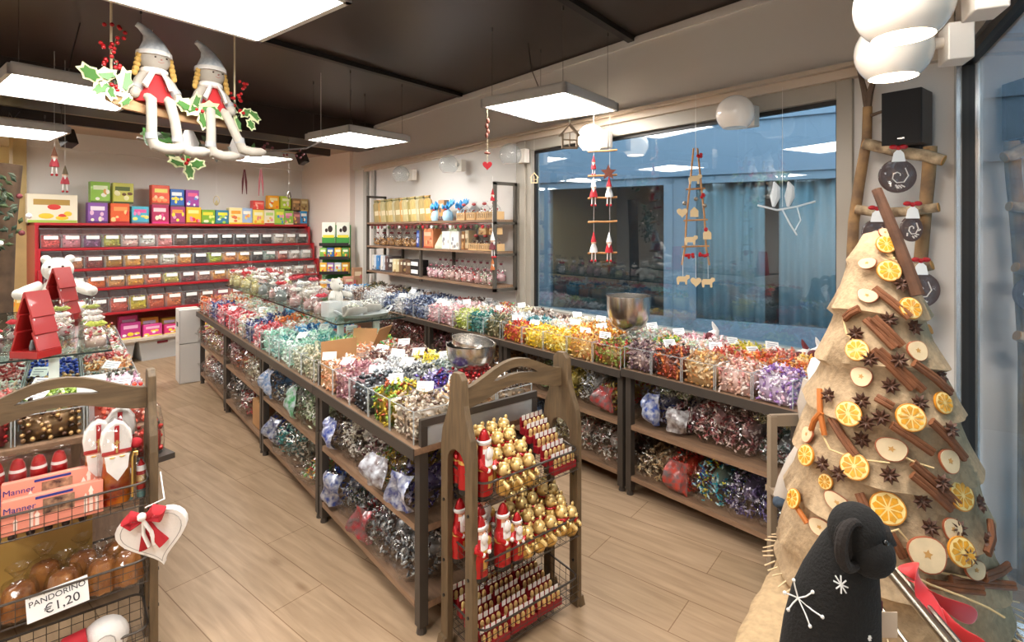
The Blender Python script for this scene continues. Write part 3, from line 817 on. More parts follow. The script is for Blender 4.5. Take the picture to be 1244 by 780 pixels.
for k, (dx, dy, rz, sc, z, l) in enumerate([(-.215, -.075, .25, .98, .62, 'front santa of the top basket beside golden bears'), (-.235, .01, .4, .98, .62, 'second santa of the top basket, behind the front one'), (-.225, .078, .3, .9, .62, 'santa at the back of the top basket, by the counter'),
        (-.135, -.09, .15, .93, .33, 'large santa at the front rim of the middle basket'), (-.2, -.03, .25, .9, .33, 'middle basket santa left of the large front santa'), (-.245, -.09, .2, .88, .33, 'middle basket santa seen between the rack legs'),
        (-.155, .02, .2, 1.08, .33, 'santa standing behind the large front santa, middle basket'), (-.068, -.096, -.1, .72, .33, 'small santa right of the large front santa, middle basket'), (-.235, .06, .2, .9, .33, 'back left santa in the middle basket of the rack')]):
    place(SANTA, us_, 'red foil ' + l, 'chocolate figure', 'foil santas on the rack', (X + dx, Y + dy, z), rz, sc * 1.08)
def bear_proto():
    m = MB()
    m.lathe([(0, 0), (.026, .0), (.032, .012), (.033, .035), (.028, .055), (.02, .064), (0, .066)], 18, 0, sy=.82)
    r = m.build('gold_bear', GOLD, smooth=True, angle=70)
    m = MB(); m.ell((0, -.002, .084), (.027, .023, .025), 16, 12); m.ell((0, -.023, .078), (.011, .009, .009), 10, 8); m.build('head', GOLDL, r)
    for s in (-1, 1):
        m = MB(); m.ell((s * .02, 0, .107), (.010, .006, .010), 10, 8); m.build('ear', GOLDL, r)
        m = MB(); m.tube([(s * .024, -.012, .05), (s * .02, -.03, .035)], [.009, .008], 8); m.ell((s * .02, -.03, .034), .009, 8, 6); m.build('paw', GOLDL, r)
    m = MB()
    for s in (-1, 1): m.ell((s * .010, -.0225, .089), .0026, 6, 5)
    m.ell((0, -.0315, .081), (.004, .003, .003), 6, 5); m.build('face_mark', DKB, r)
    m = MB(); m.tube([(.023 * math.cos(a), .019 * math.sin(a), .0635) for a in [2 * math.pi * k / 14 for k in range(14)]], .004, 6, closed=True)
    for s in (-1, 1): m.ell((s * .010, -.024, .062), (.010, .004, .006), 8, 6)
    m.build('ribbon', RED, r)
    m = MB(); m.ell((0, -.03, .052), .006, 8, 6); m.build('bell', GOLDL, r)
    return r
BEAR = bear_proto(); ub = []
rows = ['front', 'second', 'third', 'back']
for rr, (dy, z) in enumerate([(-.092, .622), (-.03, .655), (.03, .69), (.085, .715)]):
    for cc, dx in enumerate([-.135, -.07, -.005]):
        place(BEAR, ub, 'golden foil bear in top basket, %s row, %s from the santas' % (rows[rr], ORD[cc]), 'chocolate figure', 'golden foil bears on the rack',
              (X + dx + .012 * (rr % 2), Y + dy, z), random.uniform(-.25, .25) + .3, 1.1)
for rr, (dy, z) in enumerate([(-.095, .332), (-.037, .36), (.02, .385), (.078, .40)]):
    for cc, dx in enumerate([-.015, .052, .115, .18, .238]):
        if (rr, cc) in ((3, 0),): continue
        place(BEAR, ub, 'golden foil bear in middle basket, %s row, %s from the santas' % (rows[rr], ORD[cc]), 'chocolate figure', 'golden foil bears on the rack',
              (X + dx - .012 * (rr % 2), Y + dy, z + (.02 if cc == 3 else 0)), random.uniform(-.3, .3) + .3, 1.1)
# trays of five tiny bears
def tray_proto():
    m = MB(); m.box((0, 0, .014), (.128, .03, .028)); m.box((0, .012, .04), (.128, .006, .055))
    r = m.build('bear_tray', mat('dark_red_card', '#8c1520', .45, coat=.2), smooth=False, bevel=.002)
    for k in range(5):
        x = -.05 + .025 * k
        m = MB(); m.lathe([(0, .012), (.009, .014), (.010, .026), (.0065, .035), (.0085, .04), (.0088, .05), (.005, .057), (0, .058)], 8, sy=.8, c=(x, -.006, 0)); m.build('mini_bear', GOLDL, r)
        m = MB(); m.box((x, .006, .066), (.018, .0012, .02), M=None); m.build('white_tag', WHI, r, smooth=False)
    return r
TRAY = tray_proto(); ut = []
for k, (dx, dy, z) in enumerate([(.185, -.1, .622), (.18, -.05, .645), (.185, .0, .68), (.18, .05, .71), (.185, .09, .735)]):
    place(TRAY, ut, 'red tray of five tiny gold bears, top basket, %s step from the front' % ORD[k], 'chocolate figures', 'trays of tiny bears', (X + dx, Y + dy, z), .05, 1.08)
for k, (dx, dy, z) in enumerate([(.18, -.1, .64), ]): pass
t_ = 0
for rr in range(5):
    for cc in range(3):
        dx = -.185 + .145 * cc
        place(TRAY, ut, 'red tray of five tiny gold bears, bottom basket, %s column from left, %s from front' % (ORD[cc], ORD[rr]), 'chocolate figures', 'trays of tiny bears',
              (X + dx, Y - .1 + .047 * rr + .004 * cc, .06 + .018 * rr), random.uniform(-.04, .04), 1.05)

# ------------------------------------------------------------------ goods on the left rack
X, Y = RL[0], RL[1]
PINK = mat('salmon_card', '#e08a74', .55); PINKD = mat('salmon_card_picture', '#3d231e', .5, color2='#b5896a', nscale=40); NAVY = mat('navy_print', '#202a78', .5)
CARDW = mat('white_print', '#f3d6c8', .5)
def text(name, s, size, m, parent, loc, rot, extrude=.0004):
    cu = bpy.data.curves.new(name, 'FONT'); cu.body = s; cu.size = size; cu.extrude = extrude; cu.align_x = 'CENTER'; cu.align_y = 'CENTER'
    tmp = bpy.data.objects.new(name + '_t', cu); col.objects.link(tmp)
    dg = bpy.context.evaluated_depsgraph_get(); me = bpy.data.meshes.new_from_object(tmp.evaluated_get(dg))
    bpy.data.objects.remove(tmp)
    me.materials.clear(); me.materials.append(m)
    o = bpy.data.objects.new(name, me); col.objects.link(o); o.parent = parent; o.location = loc; o.rotation_euler = rot
    return o
def wafer_box(loc, rz, label):
    m = MB(); m.box((0, 0, .055), (.27, .045, .11))
    r = m.build('wafer_box', PINK, loc=loc, rot=(-.16, 0, rz), smooth=False, bevel=.002)
    y = -.0232
    text('brand_print', 'Manner', .027, NAVY, r, (-.09, y, .078), (R(90), 0, 0))
    m = MB(); m.box((.012, y, .066), (.085, .001, .05)); m.build('printed_picture', PINKD, r, smooth=False)
    for k, (x, hh) in enumerate([(.085, .06), (.1, .085), (.117, .05), (-.045, .04), (-.06, .055), (-.1, .03)]):
        m = MB(); m.add([(x - .005, y, .012), (x + .005, y, .012), (x + .005, y, .012 + hh * .8), (x + .008, y, .012 + hh * .8), (x, y, .024 + hh * .9), (x - .008, y, .012 + hh * .8), (x - .005, y, .012 + hh * .8)], [(0, 1, 2, 3, 4, 5, 6)])
        m.build('printed_tower', CARDW, r, smooth=False)
    m = MB(); m.box((.0, y, .1), (.1, .001, .008)); m.build('printed_line', NAVY, r, smooth=False)
    tag(r, label, 'biscuit box', 'salmon wafer boxes'); return r
wafer_box((X - .01, Y - .098, .628), 0, 'salmon wafer box leaning on the front rim of the left rack')
wafer_box((X - .015, Y - .035, .665), 0, 'salmon wafer box standing behind the front salmon box')
# pack of five red santas with blue band
rt = empty('santa_pack', (X - .085, Y + .05, .68), 0)
m = MB(); m.box((0, 0, .03), (.24, .06, .06)); m.build('blue_carton', mat('violet_card', '#3f3c8a', .5), rt, smooth=False, bevel=.002)
m = MB(); m.ell((0, -.031, .035), (.012, .001, .008), 8, 6); m.box((.06, -.031, .035), (.04, .001, .008)); m.build('printed_star', mat('pale_yellow_print', '#e8d890', .5), rt, smooth=False)
for k in range(4):
    x = -.085 + .057 * k; q = MB()
    q.lathe([(.023, .05), (.025, .09), (.024, .105), (.022, .115), (.02, .128), (.014, .145), (.0, .152)], 14, [0, 0, 1, 0, 0, 0], c=(x, 0, 0)); q.build('small_santa', [RED, WHI], rt)
m = MB(); m.box((0, 0, .11), (.24, .064, .1)); m.build('clear_cover', FILM, rt, smooth=False)
tag(rt, 'blue carton of small red santas under clear cover, behind the salmon boxes', 'chocolate figures')
# bishops in clear bags
WFO = mat('white_mitre', '#ece7e2', .4, coat=.2); ORF = mat('orange_foil', '#c9781f', .3, .5, color2='#8c1a1a', nscale=18)
def bishop_proto():
    prof = [(0, 0), (.045, .003), (.05, .02), (.05, .09), (.045, .15), (.042, .175)]
    m = MB(); m.lathe(prof, 18, sy=.7); r = m.build('foil_bishop', ORF, smooth=True)
    m = MB(); m.lathe([(.042, .17), (.043, .2), (.041, .205)], 18, sy=.72, mi=0); m.build('face', SKIN, r)
    q = [(-.046, 0), (.046, 0), (.052, .05), (.047, .085), (.025, .115), (0, .128), (-.025, .115), (-.047, .085), (-.052, .05)]
    M = Matrix(((1, 0, 0, 0), (0, 0, 1, 0), (0, 1, 0, .205), (0, 0, 0, 1)))
    m = MB(); m.prism(q, -.022, .022, 0, M); h = m.build('mitre', WFO, r, smooth=False, bevel=.006)
    m = MB(); m.box((0, -.024, .265), (.016, .002, .105)); m.box((0, -.024, .213), (.096, .003, .014)); m.build('mitre_band', RED, h, smooth=False)
    m = MB(); m.box((0, -.026, .235), (.007, .001, .05)); m.box((0, -.026, .25), (.02, .001, .006)); m.build('gold_cross', GOLD, h, smooth=False)
    m = MB(); m.add([(-.04, -.034, .2), (.04, -.034, .2), (.034, -.042, .15), (0, -.046, .105), (-.034, -.042, .15), (-.04, -.02, .2), (.04, -.02, .2), (.034, -.028, .15), (0, -.03, .105), (-.034, -.028, .15)],
                    [(0, 4, 3, 2, 1), (5, 6, 7, 8, 9), (0, 1, 6, 5), (1, 2, 7, 6), (2, 3, 8, 7), (3, 4, 9, 8), (4, 0, 5, 9)]); m.build('beard', WFO, r, smooth=False)
    m = MB()
    for s in (-1, 1): m.ell((s * .016, -.035, .196), (.010, .004, .004), 8, 5)
    m.build('moustache', GOLD, r)
    m = MB(); m.tube([(.05, -.03, .02), (.05, -.032, .18), (.055, -.032, .2), (.066, -.032, .2), (.066, -.032, .185)], .004, 6); m.build('crosier', GOLD, r)
    m = MB(); m.ell((0, 0, .165), (.062, .05, .185), 16, 12); m.build('clear_bag', FILM, r)
    return r
BISH = bishop_proto(); uu = []
for dx, dy, rz, l, sc in ((.165, -.07, .05, 'bagged chocolate bishop nearest the front, right of the salmon boxes', .93), (.115, -.005, .0, 'bagged chocolate bishop on the left, partly behind the salmon boxes', .92), (.185, .05, -.1, 'bagged chocolate bishop at the back of the three', .98)):
    place(BISH, uu, l, 'chocolate figure', 'bishops in clear bags', (X + dx, Y + dy, .628), rz, sc)
# bag of two santa sticks, hanging bag of red sweets
r = empty('stick_bag', (X + .225, Y - .06, .628), 0)
for k, dx in enumerate((-.022, .018)):
    q = MB(); q.lathe([(0, 0), (.014, 0), (.015, .03), (.016, .06), (.016, .085), (.016, .1), (.014, .12), (.0, .145)], 12, [3, 3, 0, 2, 0, 1, 0], c=(dx, 0, .0)); q.build('santa_stick', [RED, WHI, GOLD, mat('teal_foil', '#5a8f95', .35, .4)], r)
m = MB(); m.lathe([(0, -.004), (.046, 0), (.05, .06), (.044, .13), (.02, .19), (.008, .21), (.02, .24)], 14, sy=.6); m.build('clear_bag', FILM, r)
m = MB(); m.ell((0, -.005, .21), (.022, .015, .02), 10, 8); m.build('ribbon_bow', REDM, r)
tag(r, 'clear bag of two foil santa sticks by the right post of the left rack', 'sweet bag')
# mini cakes in clear bags
CAKE = mat('golden_cake', '#b3742c', .7, color2='#7d4715', nscale=14, bump=.3)
def cake_proto():
    m = MB(); n = 32
    prof = [(0, 0), (.046, 0), (.05, .01), (.045, .05), (.038, .092), (.03, .102), (0, .104)]
    vs = []
    for (r_, z) in prof:
        for j in range(n):
            a = 2 * math.pi * j / n; s = 1 + .1 * math.cos(8 * a) - .04
            vs.append((r_ * s * math.cos(a), r_ * s * math.sin(a), z))
    fs = [(i * n + j, i * n + (j + 1) % n, (i + 1) * n + (j + 1) % n, (i + 1) * n + j) for i in range(len(prof) - 1) for j in range(n)]
    m.add(vs, fs); r = m.build('wrapped_cake', CAKE, smooth=True, angle=60)
    m = MB(); m.lathe([(0, -.003), (.055, 0), (.06, .02), (.055, .08), (.045, .11), (.014, .125), (.011, .13), (.03, .16), (.036, .165)], 16); m.build('clear_bag', FILM, r)
    return r
CK = cake_proto(); uc = []
for k, (dx, dy) in enumerate([(-.225, -.07), (-.105, -.06), (.015, -.07), (.125, -.075), (.2, -.075), (.07, .03), (-.04, .04), (.17, .03)]):
    place(CK, uc, 'fluted golden cake in clear bag, %s, middle basket of left rack' % ['leftmost at front', 'second at front', 'third at front', 'fourth at front', 'rightmost at front', 'middle one behind', 'left one behind', 'right one behind'][k], 'cake', 'bagged cakes', (X + dx, Y + dy, .33), k * .7, 1.0)
r = empty('chocolate_box', (X - .08, Y + .085, .335), 0)
m = MB(); m.box((0, 0, .13), (.36, .02, .26)); m.build('box_body', mat('gold_card', '#a8843f', .5), r, (0, 0, 0), (-.12, 0, 0), smooth=False, bevel=.002)
m = MB(); m.box((0, -.012, .245), (.362, .006, .035)); m.build('red_edge', RED, r, (0, 0, 0), (-.12, 0, 0), smooth=False)
for k in range(7):
    m = MB(); m.ell((-.15 + .05 * k, -.014, .2), .013, 10, 8); m.build('chocolate_ball', DKB, r, (0, 0, 0), (-.12, 0, 0))
tag(r, 'gold box with row of chocolate balls standing behind the bagged cakes', 'chocolate box')
# handwritten sign
r = empty('price_sign', (X + .0, Y - .131, .375), .0, rot=(R(-12), R(-4), R(0)))
m = MB(); m.box((0, 0, 0), (.165, .0015, .085)); m.build('card', CARD, r, smooth=False)
text('handwriting', 'PANDORINO', .0255, INK, r, (0, -.0015, .016), (R(90), R(-3), 0))
text('handwriting', '€1,20', .041, INK, r, (.01, -.0015, -.018), (R(90), R(-3), 0))
tag(r, 'white handwritten price sign PANDORINO clipped to the middle basket', 'price sign')
# felt heart
def heart_pts(n=40, s=1.0):
    P = []
    for k in range(n):
        t = 2 * math.pi * k / n
        P.append((s * 16 * math.sin(t) ** 3 / 16, s * (13 * math.cos(t) - 5 * math.cos(2 * t) - 2 * math.cos(3 * t) - math.cos(4 * t)) / 16))
    return P
FELT = mat('white_felt', '#e9e6e2', .9, bump=.2, nscale=120)
hp = at(188, 648, D=1.82)
r = empty('felt_heart', hp, 0, rot=(R(8), R(-13), R(-28)))
m = MB(); M = Matrix(((1, 0, 0, 0), (0, 0, 1, 0), (0, 1, 0, 0), (0, 0, 0, 1)))
m.prism(heart_pts(40, .108), -.012, .012, 0, M); m.build('heart_body', FELT, r, bevel=.008)
m = MB(); m.tube([(x, -.0125, z) for x, z in heart_pts(40, .093)], .0012, 4, closed=True); m.build('stitching', mat('grey_thread', '#a8a4a0', .8), r)
m = MB(); m.ell((0, -.02, .075), (.02, .012, .018), 10, 8)
for s in (-1, 1):
    m.tube([(0, -.02, .075), (s * .035, -.028, .1), (s * .06, -.026, .085), (s * .045, -.024, .06), (0, -.02, .072)], [.008, .018, .02, .018, .008], 8, flat=.4)
    m.tube([(0, -.02, .07), (s * .012, -.026, .02), (s * .03, -.024, -.03)], [.008, .014, .018], 8, flat=.3)
m.build('red_bow', REDM, r)
m = MB()
for s in (-1, 1): m.tube([(0, -.034, .075), (s * .012, -.036, .03), (s * .008, -.036, -.02)], .006, 6, flat=.3)
m.ell((0, -.036, .09), .014, 8, 6); m.build('white_ribbon', FELT, r)
pt = Vector((X + .3, Y - .11, .72)); lp = Matrix.Rotation(0, 4, 'Z')
m = MB(); mw = (Matrix.Translation(hp) @ r.rotation_euler.to_matrix().to_4x4()).inverted()
m.tube([mw @ pt, mw @ (pt * .5 + hp * .5 + Vector((.02, -.0, .0))), (0, 0, .1)], .0025, 5); m.build('hanging_string', FELT, r)
tag(r, 'white felt heart with red bow hanging from the left rack', 'heart ornament')
# red and white felt ornament in the bottom basket
r = empty('felt_gnome', (X + .13, Y - .09, .07), 0)
m = MB(); m.ell((0, 0, .08), (.075, .05, .08), 16, 12); m.build('white_body', FELT, r)
m = MB(); m.tube([(-.05, -.02, .12), (-.1, -.02, .11), (-.15, -.02, .06)], [.035, .04, .02], 10); m.build('red_cloth', REDM, r)
m = MB(); m.tube([(.03 * math.cos(a), -.052, .09 + .03 * math.sin(a)) for a in [2 * math.pi * k / 12 for k in range(12)]], .002, 5, closed=True); m.build('stitching', MATS['grey_thread'], r)
tag(r, 'white and red felt gnome lying in the bottom basket, left rack', 'felt ornament')
# ================================================================== bags of sweets on the lower shelves
PRN = {}
def film_mat(colr, tint=True):
    k = 'print_' + colr
    dim = '#%02x%02x%02x' % tuple(int(int(colr[i:i + 2], 16) * .8 + 18) for i in (1, 3, 5))
    return mat(k, dim, .3, .1, .3, nscale=34, color2='#b9bcc4' if colr < '#a0' else '#6a5a5a')
def sweet_bag(loc, size, word, cols, label, rz=0, tpl='twist', foil=False, cs=.0225, n=300, band=None, group='clear bags of sweets', pitch=0):
    """a lumpy sealed bag: wrinkled clear film (root), the sweets inside and, if any, an opaque printed band"""
    a, b_, h = size[0] / 2, size[1] / 2, size[2] / 2
    m = MB(); nu, nv = 22, 10
    sd = random.random() * 10
    def surf(th, ph, k=1.0):
        x = math.copysign(abs(math.cos(ph)) ** .6, math.cos(ph)); y = math.copysign(abs(math.sin(ph)) ** .6, math.sin(ph))
        s = math.sin(th) ** .55 if math.sin(th) > 0 else 0; zc = math.copysign(abs(math.cos(th)) ** .9, -math.cos(th))
        w_ = 1 + .06 * math.sin(5 * ph + sd) * s + .07 * math.sin(5 * th + 4 * ph + sd * 2) + .03 * math.sin(13 * ph - 3 * th + sd)
        return Vector((x * s * a * w_, y * s * b_ * w_, (zc if zc > -.8 else -.8) * h * (w_ if zc > 0 else 1))) * k
    vs = [surf(0.0001, 0)]; fs = []
    for i in range(1, nv):
        for j in range(nu): vs.append(surf(math.pi * i / nv, 2 * math.pi * j / nu))
    vs.append(surf(math.pi - .0001, 0))
    fs += [(0, 1 + (j + 1) % nu, 1 + j) for j in range(nu)]
    for i in range(nv - 2):
        for j in range(nu):
            p, q = 1 + i * nu + j, 1 + i * nu + (j + 1) % nu; fs.append((p, q, q + nu, p + nu))
    o = 1 + (nv - 2) * nu; fs += [(o + j, o + (j + 1) % nu, len(vs) - 1) for j in range(nu)]
    m.add(vs, fs)
    # sealed flat seam at both ends
    for s in (-1, 1):
        vs2 = [(s * a * .86, -b_ * .5, -.2 * h), (s * a * 1.14, -b_ * .62, 0.1 * h), (s * a * 1.16, 0, .3 * h), (s * a * 1.12, b_ * .6, 0), (s * a * .86, b_ * .5, -.1 * h), (s * a * .8, 0, .2 * h)]
        m.add(vs2, [(0, 1, 2, 5), (5, 2, 3, 4)])
    root = m.build('sweet_bag', FILM, loc=(loc[0], loc[1], loc[2] + h * .8), rot=(pitch, 0, rz), angle=70)
    P = []
    while len(P) < n:
        th = math.acos(rng.uniform(-.95, 1)); p = surf(math.pi - th, rng.uniform(0, 2 * math.pi), rng.uniform(.66, .9)); P.append(tuple(p))
    core = MB(); core.ell((0, 0, 0), (a * .5, b_ * .5, h * .45), 12, 8)
    cd = candy_object('sweets', P, cs * .62, cols, tpl, foil, core, parent=root)
    cd['kind'] = 'stuff'
    if band:
        m = MB(); vs, fs = [], []; ph0 = random.uniform(0, 6); na, nb_ = 8, 8
        for i in range(na + 1):
            for j in range(nb_ + 1):
                vs.append(surf(math.pi * (.3 + .42 * i / na), math.pi - .55 + band[1] + 1.0 * j / nb_, 1.015))
        for i in range(na):
            for j in range(nb_):
                p = i * (nb_ + 1) + j; fs.append((p, p + 1, p + nb_ + 2, p + nb_ + 1))
        m.add(vs, fs); m.build('printed_band', film_mat(band[0]), root)
    tag(root, label, 'bag of sweets', group)
    return root
def shelf_bags(x, y0, y1, z, items, where, deep=.5, face=-1, lift=0):
    """a run of bags along one lower shelf: nearest first"""
    n = len(items); L_ = (y1 - y0) / n
    for k, it in enumerate(items):
        if it is None: continue
        word, cols, kw = it
        kw = dict(kw); h = min(.285, kw.pop('h', .17) * 1.15); zz = kw.pop('z', 0)
        sweet_bag((x + random.uniform(-.02, .02), y0 + L_ * (k + .5), z + zz + .004), (kw.pop('d', .52), L_ * kw.pop('w', 1.02), h), word, cols,
                  '%s bag of sweets, %s from near end, %s' % (word, ORD[k], where), rz=random.uniform(-.12, .12), **kw)
SIL = ['#b5b8ba', '#8d9296', '#dfe2e3', '#6a6e74', '#5a4a44']
K = dict
cx = 1.33
shelf_bags(cx, 1.99, 3.0, .445, [('dark violet', ['#3a2f6e', '#4f4690', '#22204a', '#a8a6c8'], K(foil=True, h=.2, band=('#20307f', .2))), ('gold and green', ['#b8902f', '#d9b84f', '#5f7f35', '#8a5a2a'], K(foil=True, h=.2, band=('#d8dce8', .2))),
   ('burgundy and white', ['#6f2a34', '#e2ddd6', '#a8868a', '#f2eee8'], K(h=.2)), ('cloudy white', ['#e2ded2', '#f3f0e8', '#c2bba6'], K(h=.24)), ('bronze and blue', ['#8a6a5a', '#b59a8a', '#3a4a9a', '#5a4038'], K(h=.2, band=('#2a3f9f', .1)))], 'middle shelf of nearest centre bay')
shelf_bags(cx, 1.99, 3.0, .13, [('silver white', SIL, K(foil=True, h=.2, d=.5)), ('big silver', SIL, K(foil=True, h=.26, d=.5)), ('red and black', ['#a01c22', '#2a2426', '#c8ccd0', '#7a1518'], K(h=.2, band=('#b3202a', .2))), ('dark silver', ['#3a3d40', '#8f9496', '#c6cacc', '#2f4a44'], K(h=.2, foil=True)), ('navy printed', ['#203a8a', '#c9d3e6', '#3a5ab0', '#9aa6b5'], K(h=.22, band=('#1d3c96', .2)))], 'bottom shelf of nearest centre bay')
shelf_bags(cx, 3.13, 4.16, .445, [('sage green', ['#b5c79a', '#d6dfc2', '#8fab7a', '#e6ead8'], K(h=.28)), ('mint green', ['#a9d49f', '#cfe6c6', '#6fae6a', '#e0eed8'], K(h=.25, band=('#2f9a4a', 0))), ('pale clear', ['#dfe3de', '#a9b5ae', '#6f7a78'], K(h=.16)), ('blue film', ['#3f6f9f', '#2a4f7f', '#6f9fc9'], K(h=.3, band=('#3a6ea5', .2)))], 'middle shelf of second centre bay')
shelf_bags(cx, 3.13, 4.16, .13, [('green and orange', ['#5fae4a', '#e8a03a', '#e6efe0', '#c2463a'], K(h=.14, w=.7)), ('dark mixed', ['#6f6a5a', '#a39a86', '#3f4a44', '#c2bca8'], K(h=.3, w=.8)), ('teal', ['#2f8f8a', '#5fb5ae', '#1f6a6a', '#bfe0dc'], K(h=.22)), ('blue and cream', ['#d9c9a0', '#3a4a9f', '#20307a'], K(h=.22, band=('#25357f', .2)))], 'bottom shelf of second centre bay')
shelf_bags(cx, 4.3, 5.36, .445, [('cream white', ['#efe9d6', '#d9cfae', '#f7f4ea'], K(h=.27)), ('ivory', ['#f0ead8', '#dccfb0', '#c9bf9a'], K(h=.27)), ('orange', ['#e0622a', '#c84a1f', '#f0a070'], K(h=.2)), ('pink striped', ['#d98a90', '#f0d6d6', '#b0484f'], K(h=.22))], 'middle shelf of third centre bay')
shelf_bags(cx, 4.62, 5.36, .13, [('red and white', ['#c23a40', '#f0e6e2', '#8a2428'], K(h=.2)), ('black and white', ['#2f2f33', '#e6e6e6', '#8a8a8e'], K(h=.22, foil=True))], 'bottom shelf of third centre bay')
shelf_bags(cx, 5.5, 6.55, .445, [('pale pink', ['#e0a9ae', '#f0dcd8', '#b5606a'], K(h=.2)), ('gold and white', ['#e0c98a', '#f2ece0', '#c2a04a'], K(h=.2)), ('red', ['#b52a2a', '#d9605a', '#f0d0c8'], K(h=.22))], 'middle shelf of farthest centre bay')
shelf_bags(cx, 5.5, 6.55, .13, [('black and silver', ['#3a3a3e', '#c9c9cc', '#77777c'], K(h=.22, foil=True)), ('white and black', ['#e6e6e8', '#4a4a4e', '#a6a6aa'], K(h=.2)), ('dark red', ['#8a2428', '#c2606a', '#e8dcd8'], K(h=.2))], 'bottom shelf of farthest centre bay')
# opaque cartons in the centre counter
CB = mat('corrugated_card', '#b8895a', .75, noise=.12, nscale=5)
def carton(loc, size, label, rz=0, m_=None, open_=False, name='carton'):
    r = empty(name, loc, rz); X_, Y_, Z_ = size; t = .004
    m = MB()
    loc_box(m, -X_ / 2, X_ / 2, -Y_ / 2, -Y_ / 2 + t, 0, Z_); loc_box(m, -X_ / 2, X_ / 2, Y_ / 2 - t, Y_ / 2, 0, Z_)
    loc_box(m, -X_ / 2, -X_ / 2 + t, -Y_ / 2, Y_ / 2, 0, Z_); loc_box(m, X_ / 2 - t, X_ / 2, -Y_ / 2, Y_ / 2, 0, Z_); loc_box(m, -X_ / 2, X_ / 2, -Y_ / 2, Y_ / 2, 0, t)
    m.build('carton_body', m_ or CB, r, smooth=False)
    if open_:
        m = MB(); m.box((0, 0, 0), (X_, t, .11)); m.build('flap', m_ or CB, r, (0, Y_ / 2 + .03, Z_ + .045), (-.6, 0, 0), smooth=False)
        m = MB(); m.box((0, 0, 0), (t, Y_ * .9, .1)); m.build('flap', m_ or CB, r, (X_ / 2 + .03, 0, Z_ + .03), (0, .9, 0), smooth=False)
    else:
        for s in (-1, 1):
            m = MB(); m.box((0, s * Y_ / 4, Z_), (X_, Y_ / 2 - .002, t)); m.build('flap', m_ or CB, r, smooth=False)
        m = MB(); m.box((0, 0, Z_ + .003), (X_ + .002, .05, .001)); m.build('tape', mat('brown_tape', '#a07a4a', .3), r, smooth=False)
    tag(r, label, 'box'); return r
carton((1.3, 4.44, .13), (.36, .24, .2), 'brown cardboard carton on the bottom shelf of the third centre bay')
WCB = mat('white_carton', '#dcdad6', .6)
carton((1.02, 6.82, 0), (.2, .26, .42), 'lower white carton standing at the far end of the centre row', m_=WCB)
t_ = carton((1.02, 6.82, .425), (.2, .26, .36), 'upper white carton stacked at the far end of the centre row', m_=WCB)
m = MB(); m.box((-.102, 0, .2), (.001, .1, .05)); m.build('printed_mark', INK, t_, smooth=False)
# open cardboard box with peach sweets between the first two bays: flaps seen behind
r = empty('open_flap_box', (1.21, 2.95, .776), 0)
m = MB(); m.box((0, .085, .12), (.21, .004, .24)); m.build('flap', CB, r, smooth=False)
m = MB(); m.box((-.108, -.02, .07), (.004, .19, .14)); m.build('side', CB, r, smooth=False)
tag(r, 'brown cardboard flap box holding the peach sweets', 'box')
r = empty('open_carton', (1.58, 3.24, .905), .1)
m = MB(); m.box((0, 0, 0), (.16, .004, .12)); m.build('flap', CB, r, (.0, .0, .06), (.45, 0, .5), smooth=False)
m = MB(); m.box((0, 0, 0), (.16, .004, .1)); m.build('flap', CB, r, (-.07, .1, .05), (-.2, 0, -.9), smooth=False)
tag(r, 'loose brown cardboard flaps standing among the second bay sweets', 'box')
# window counter bags
wx = 2.95
sh = .445
shelf_bags(wx, 1.17, 2.08, sh, [('silver and dark', ['#8a8a86', '#3f4a3a', '#c9c9c4', '#8f5a5a'], K(h=.16)), ('dusty red', ['#8f4a4a', '#c08a84', '#e0c8c0', '#6f2f34'], K(h=.22)), ('red and pink', ['#a8484c', '#d09a96', '#e8d8d0'], K(h=.24, w=1.1)), ('pink and white', ['#e0b5b8', '#f2e8e4', '#9a3f4a'], K(h=.18, band=('#e8e8ea', .2))), ('blue printed', ['#243a8a', '#e6e4ea', '#8a8aa8'], K(h=.24, band=('#1f3f9a', .1)))], 'middle shelf of nearest window bay')
for k, (yy, cols, l) in enumerate([(1.3, ['#b5a05a', '#d9c88a', '#6f6a4a'], 'gold tinted bag lying on top of the middle shelf bags, nearest window bay'), (1.5, ['#8f5f54', '#c0a090', '#5a3a34'], 'brown tinted bag lying on the dusty red bags, nearest window bay'), (1.9, ['#b5b8a0', '#8a9a6a', '#d9dccc'], 'pale green bag lying above the blue printed bag, nearest window bay')]):
    sweet_bag((wx, yy, sh + .19), (.4, .24, .11), '', cols, l, rz=.2)
shelf_bags(wx, 1.17, 2.08, .105, [('violet printed', ['#5a4a86', '#e0dce8', '#8a7ab0', '#2f2a4a'], K(h=.24, foil=True)), ('purple and white', ['#4f3a6a', '#cfc6dc', '#7a6a9a'], K(h=.26, foil=True, w=1.1)), ('turquoise and yellow', ['#2aa0b0', '#e8d83a', '#2f4a8a', '#bfe3e6'], K(h=.28, w=1.1)), ('red packet', ['#d8321f', '#b8241a', '#e86a4a'], K(h=.24, band=('#d8341f', .1), w=1.1)), ('tan and clear', ['#c9a878', '#e0cfae', '#8a6a4a'], K(h=.22))], 'bottom shelf of nearest window bay')
shelf_bags(wx, 2.22, 3.3, sh, [('gold and red', ['#d9b83a', '#c2402f', '#e8d88a'], K(h=.2, band=('#c22a24', .2))), ('clear white', ['#c9c9c6', '#8f8f8c', '#ecebe6'], K(h=.26)), ('yellow', ['#d9c02f', '#f0e08a', '#a8902a'], K(h=.24)), ('green tinted', ['#8aa05a', '#c2cfa0'], K(h=.2)), ('brown foil', ['#7a5a44', '#b59a80', '#4a342a'], K(h=.2))], 'middle shelf of second window bay')
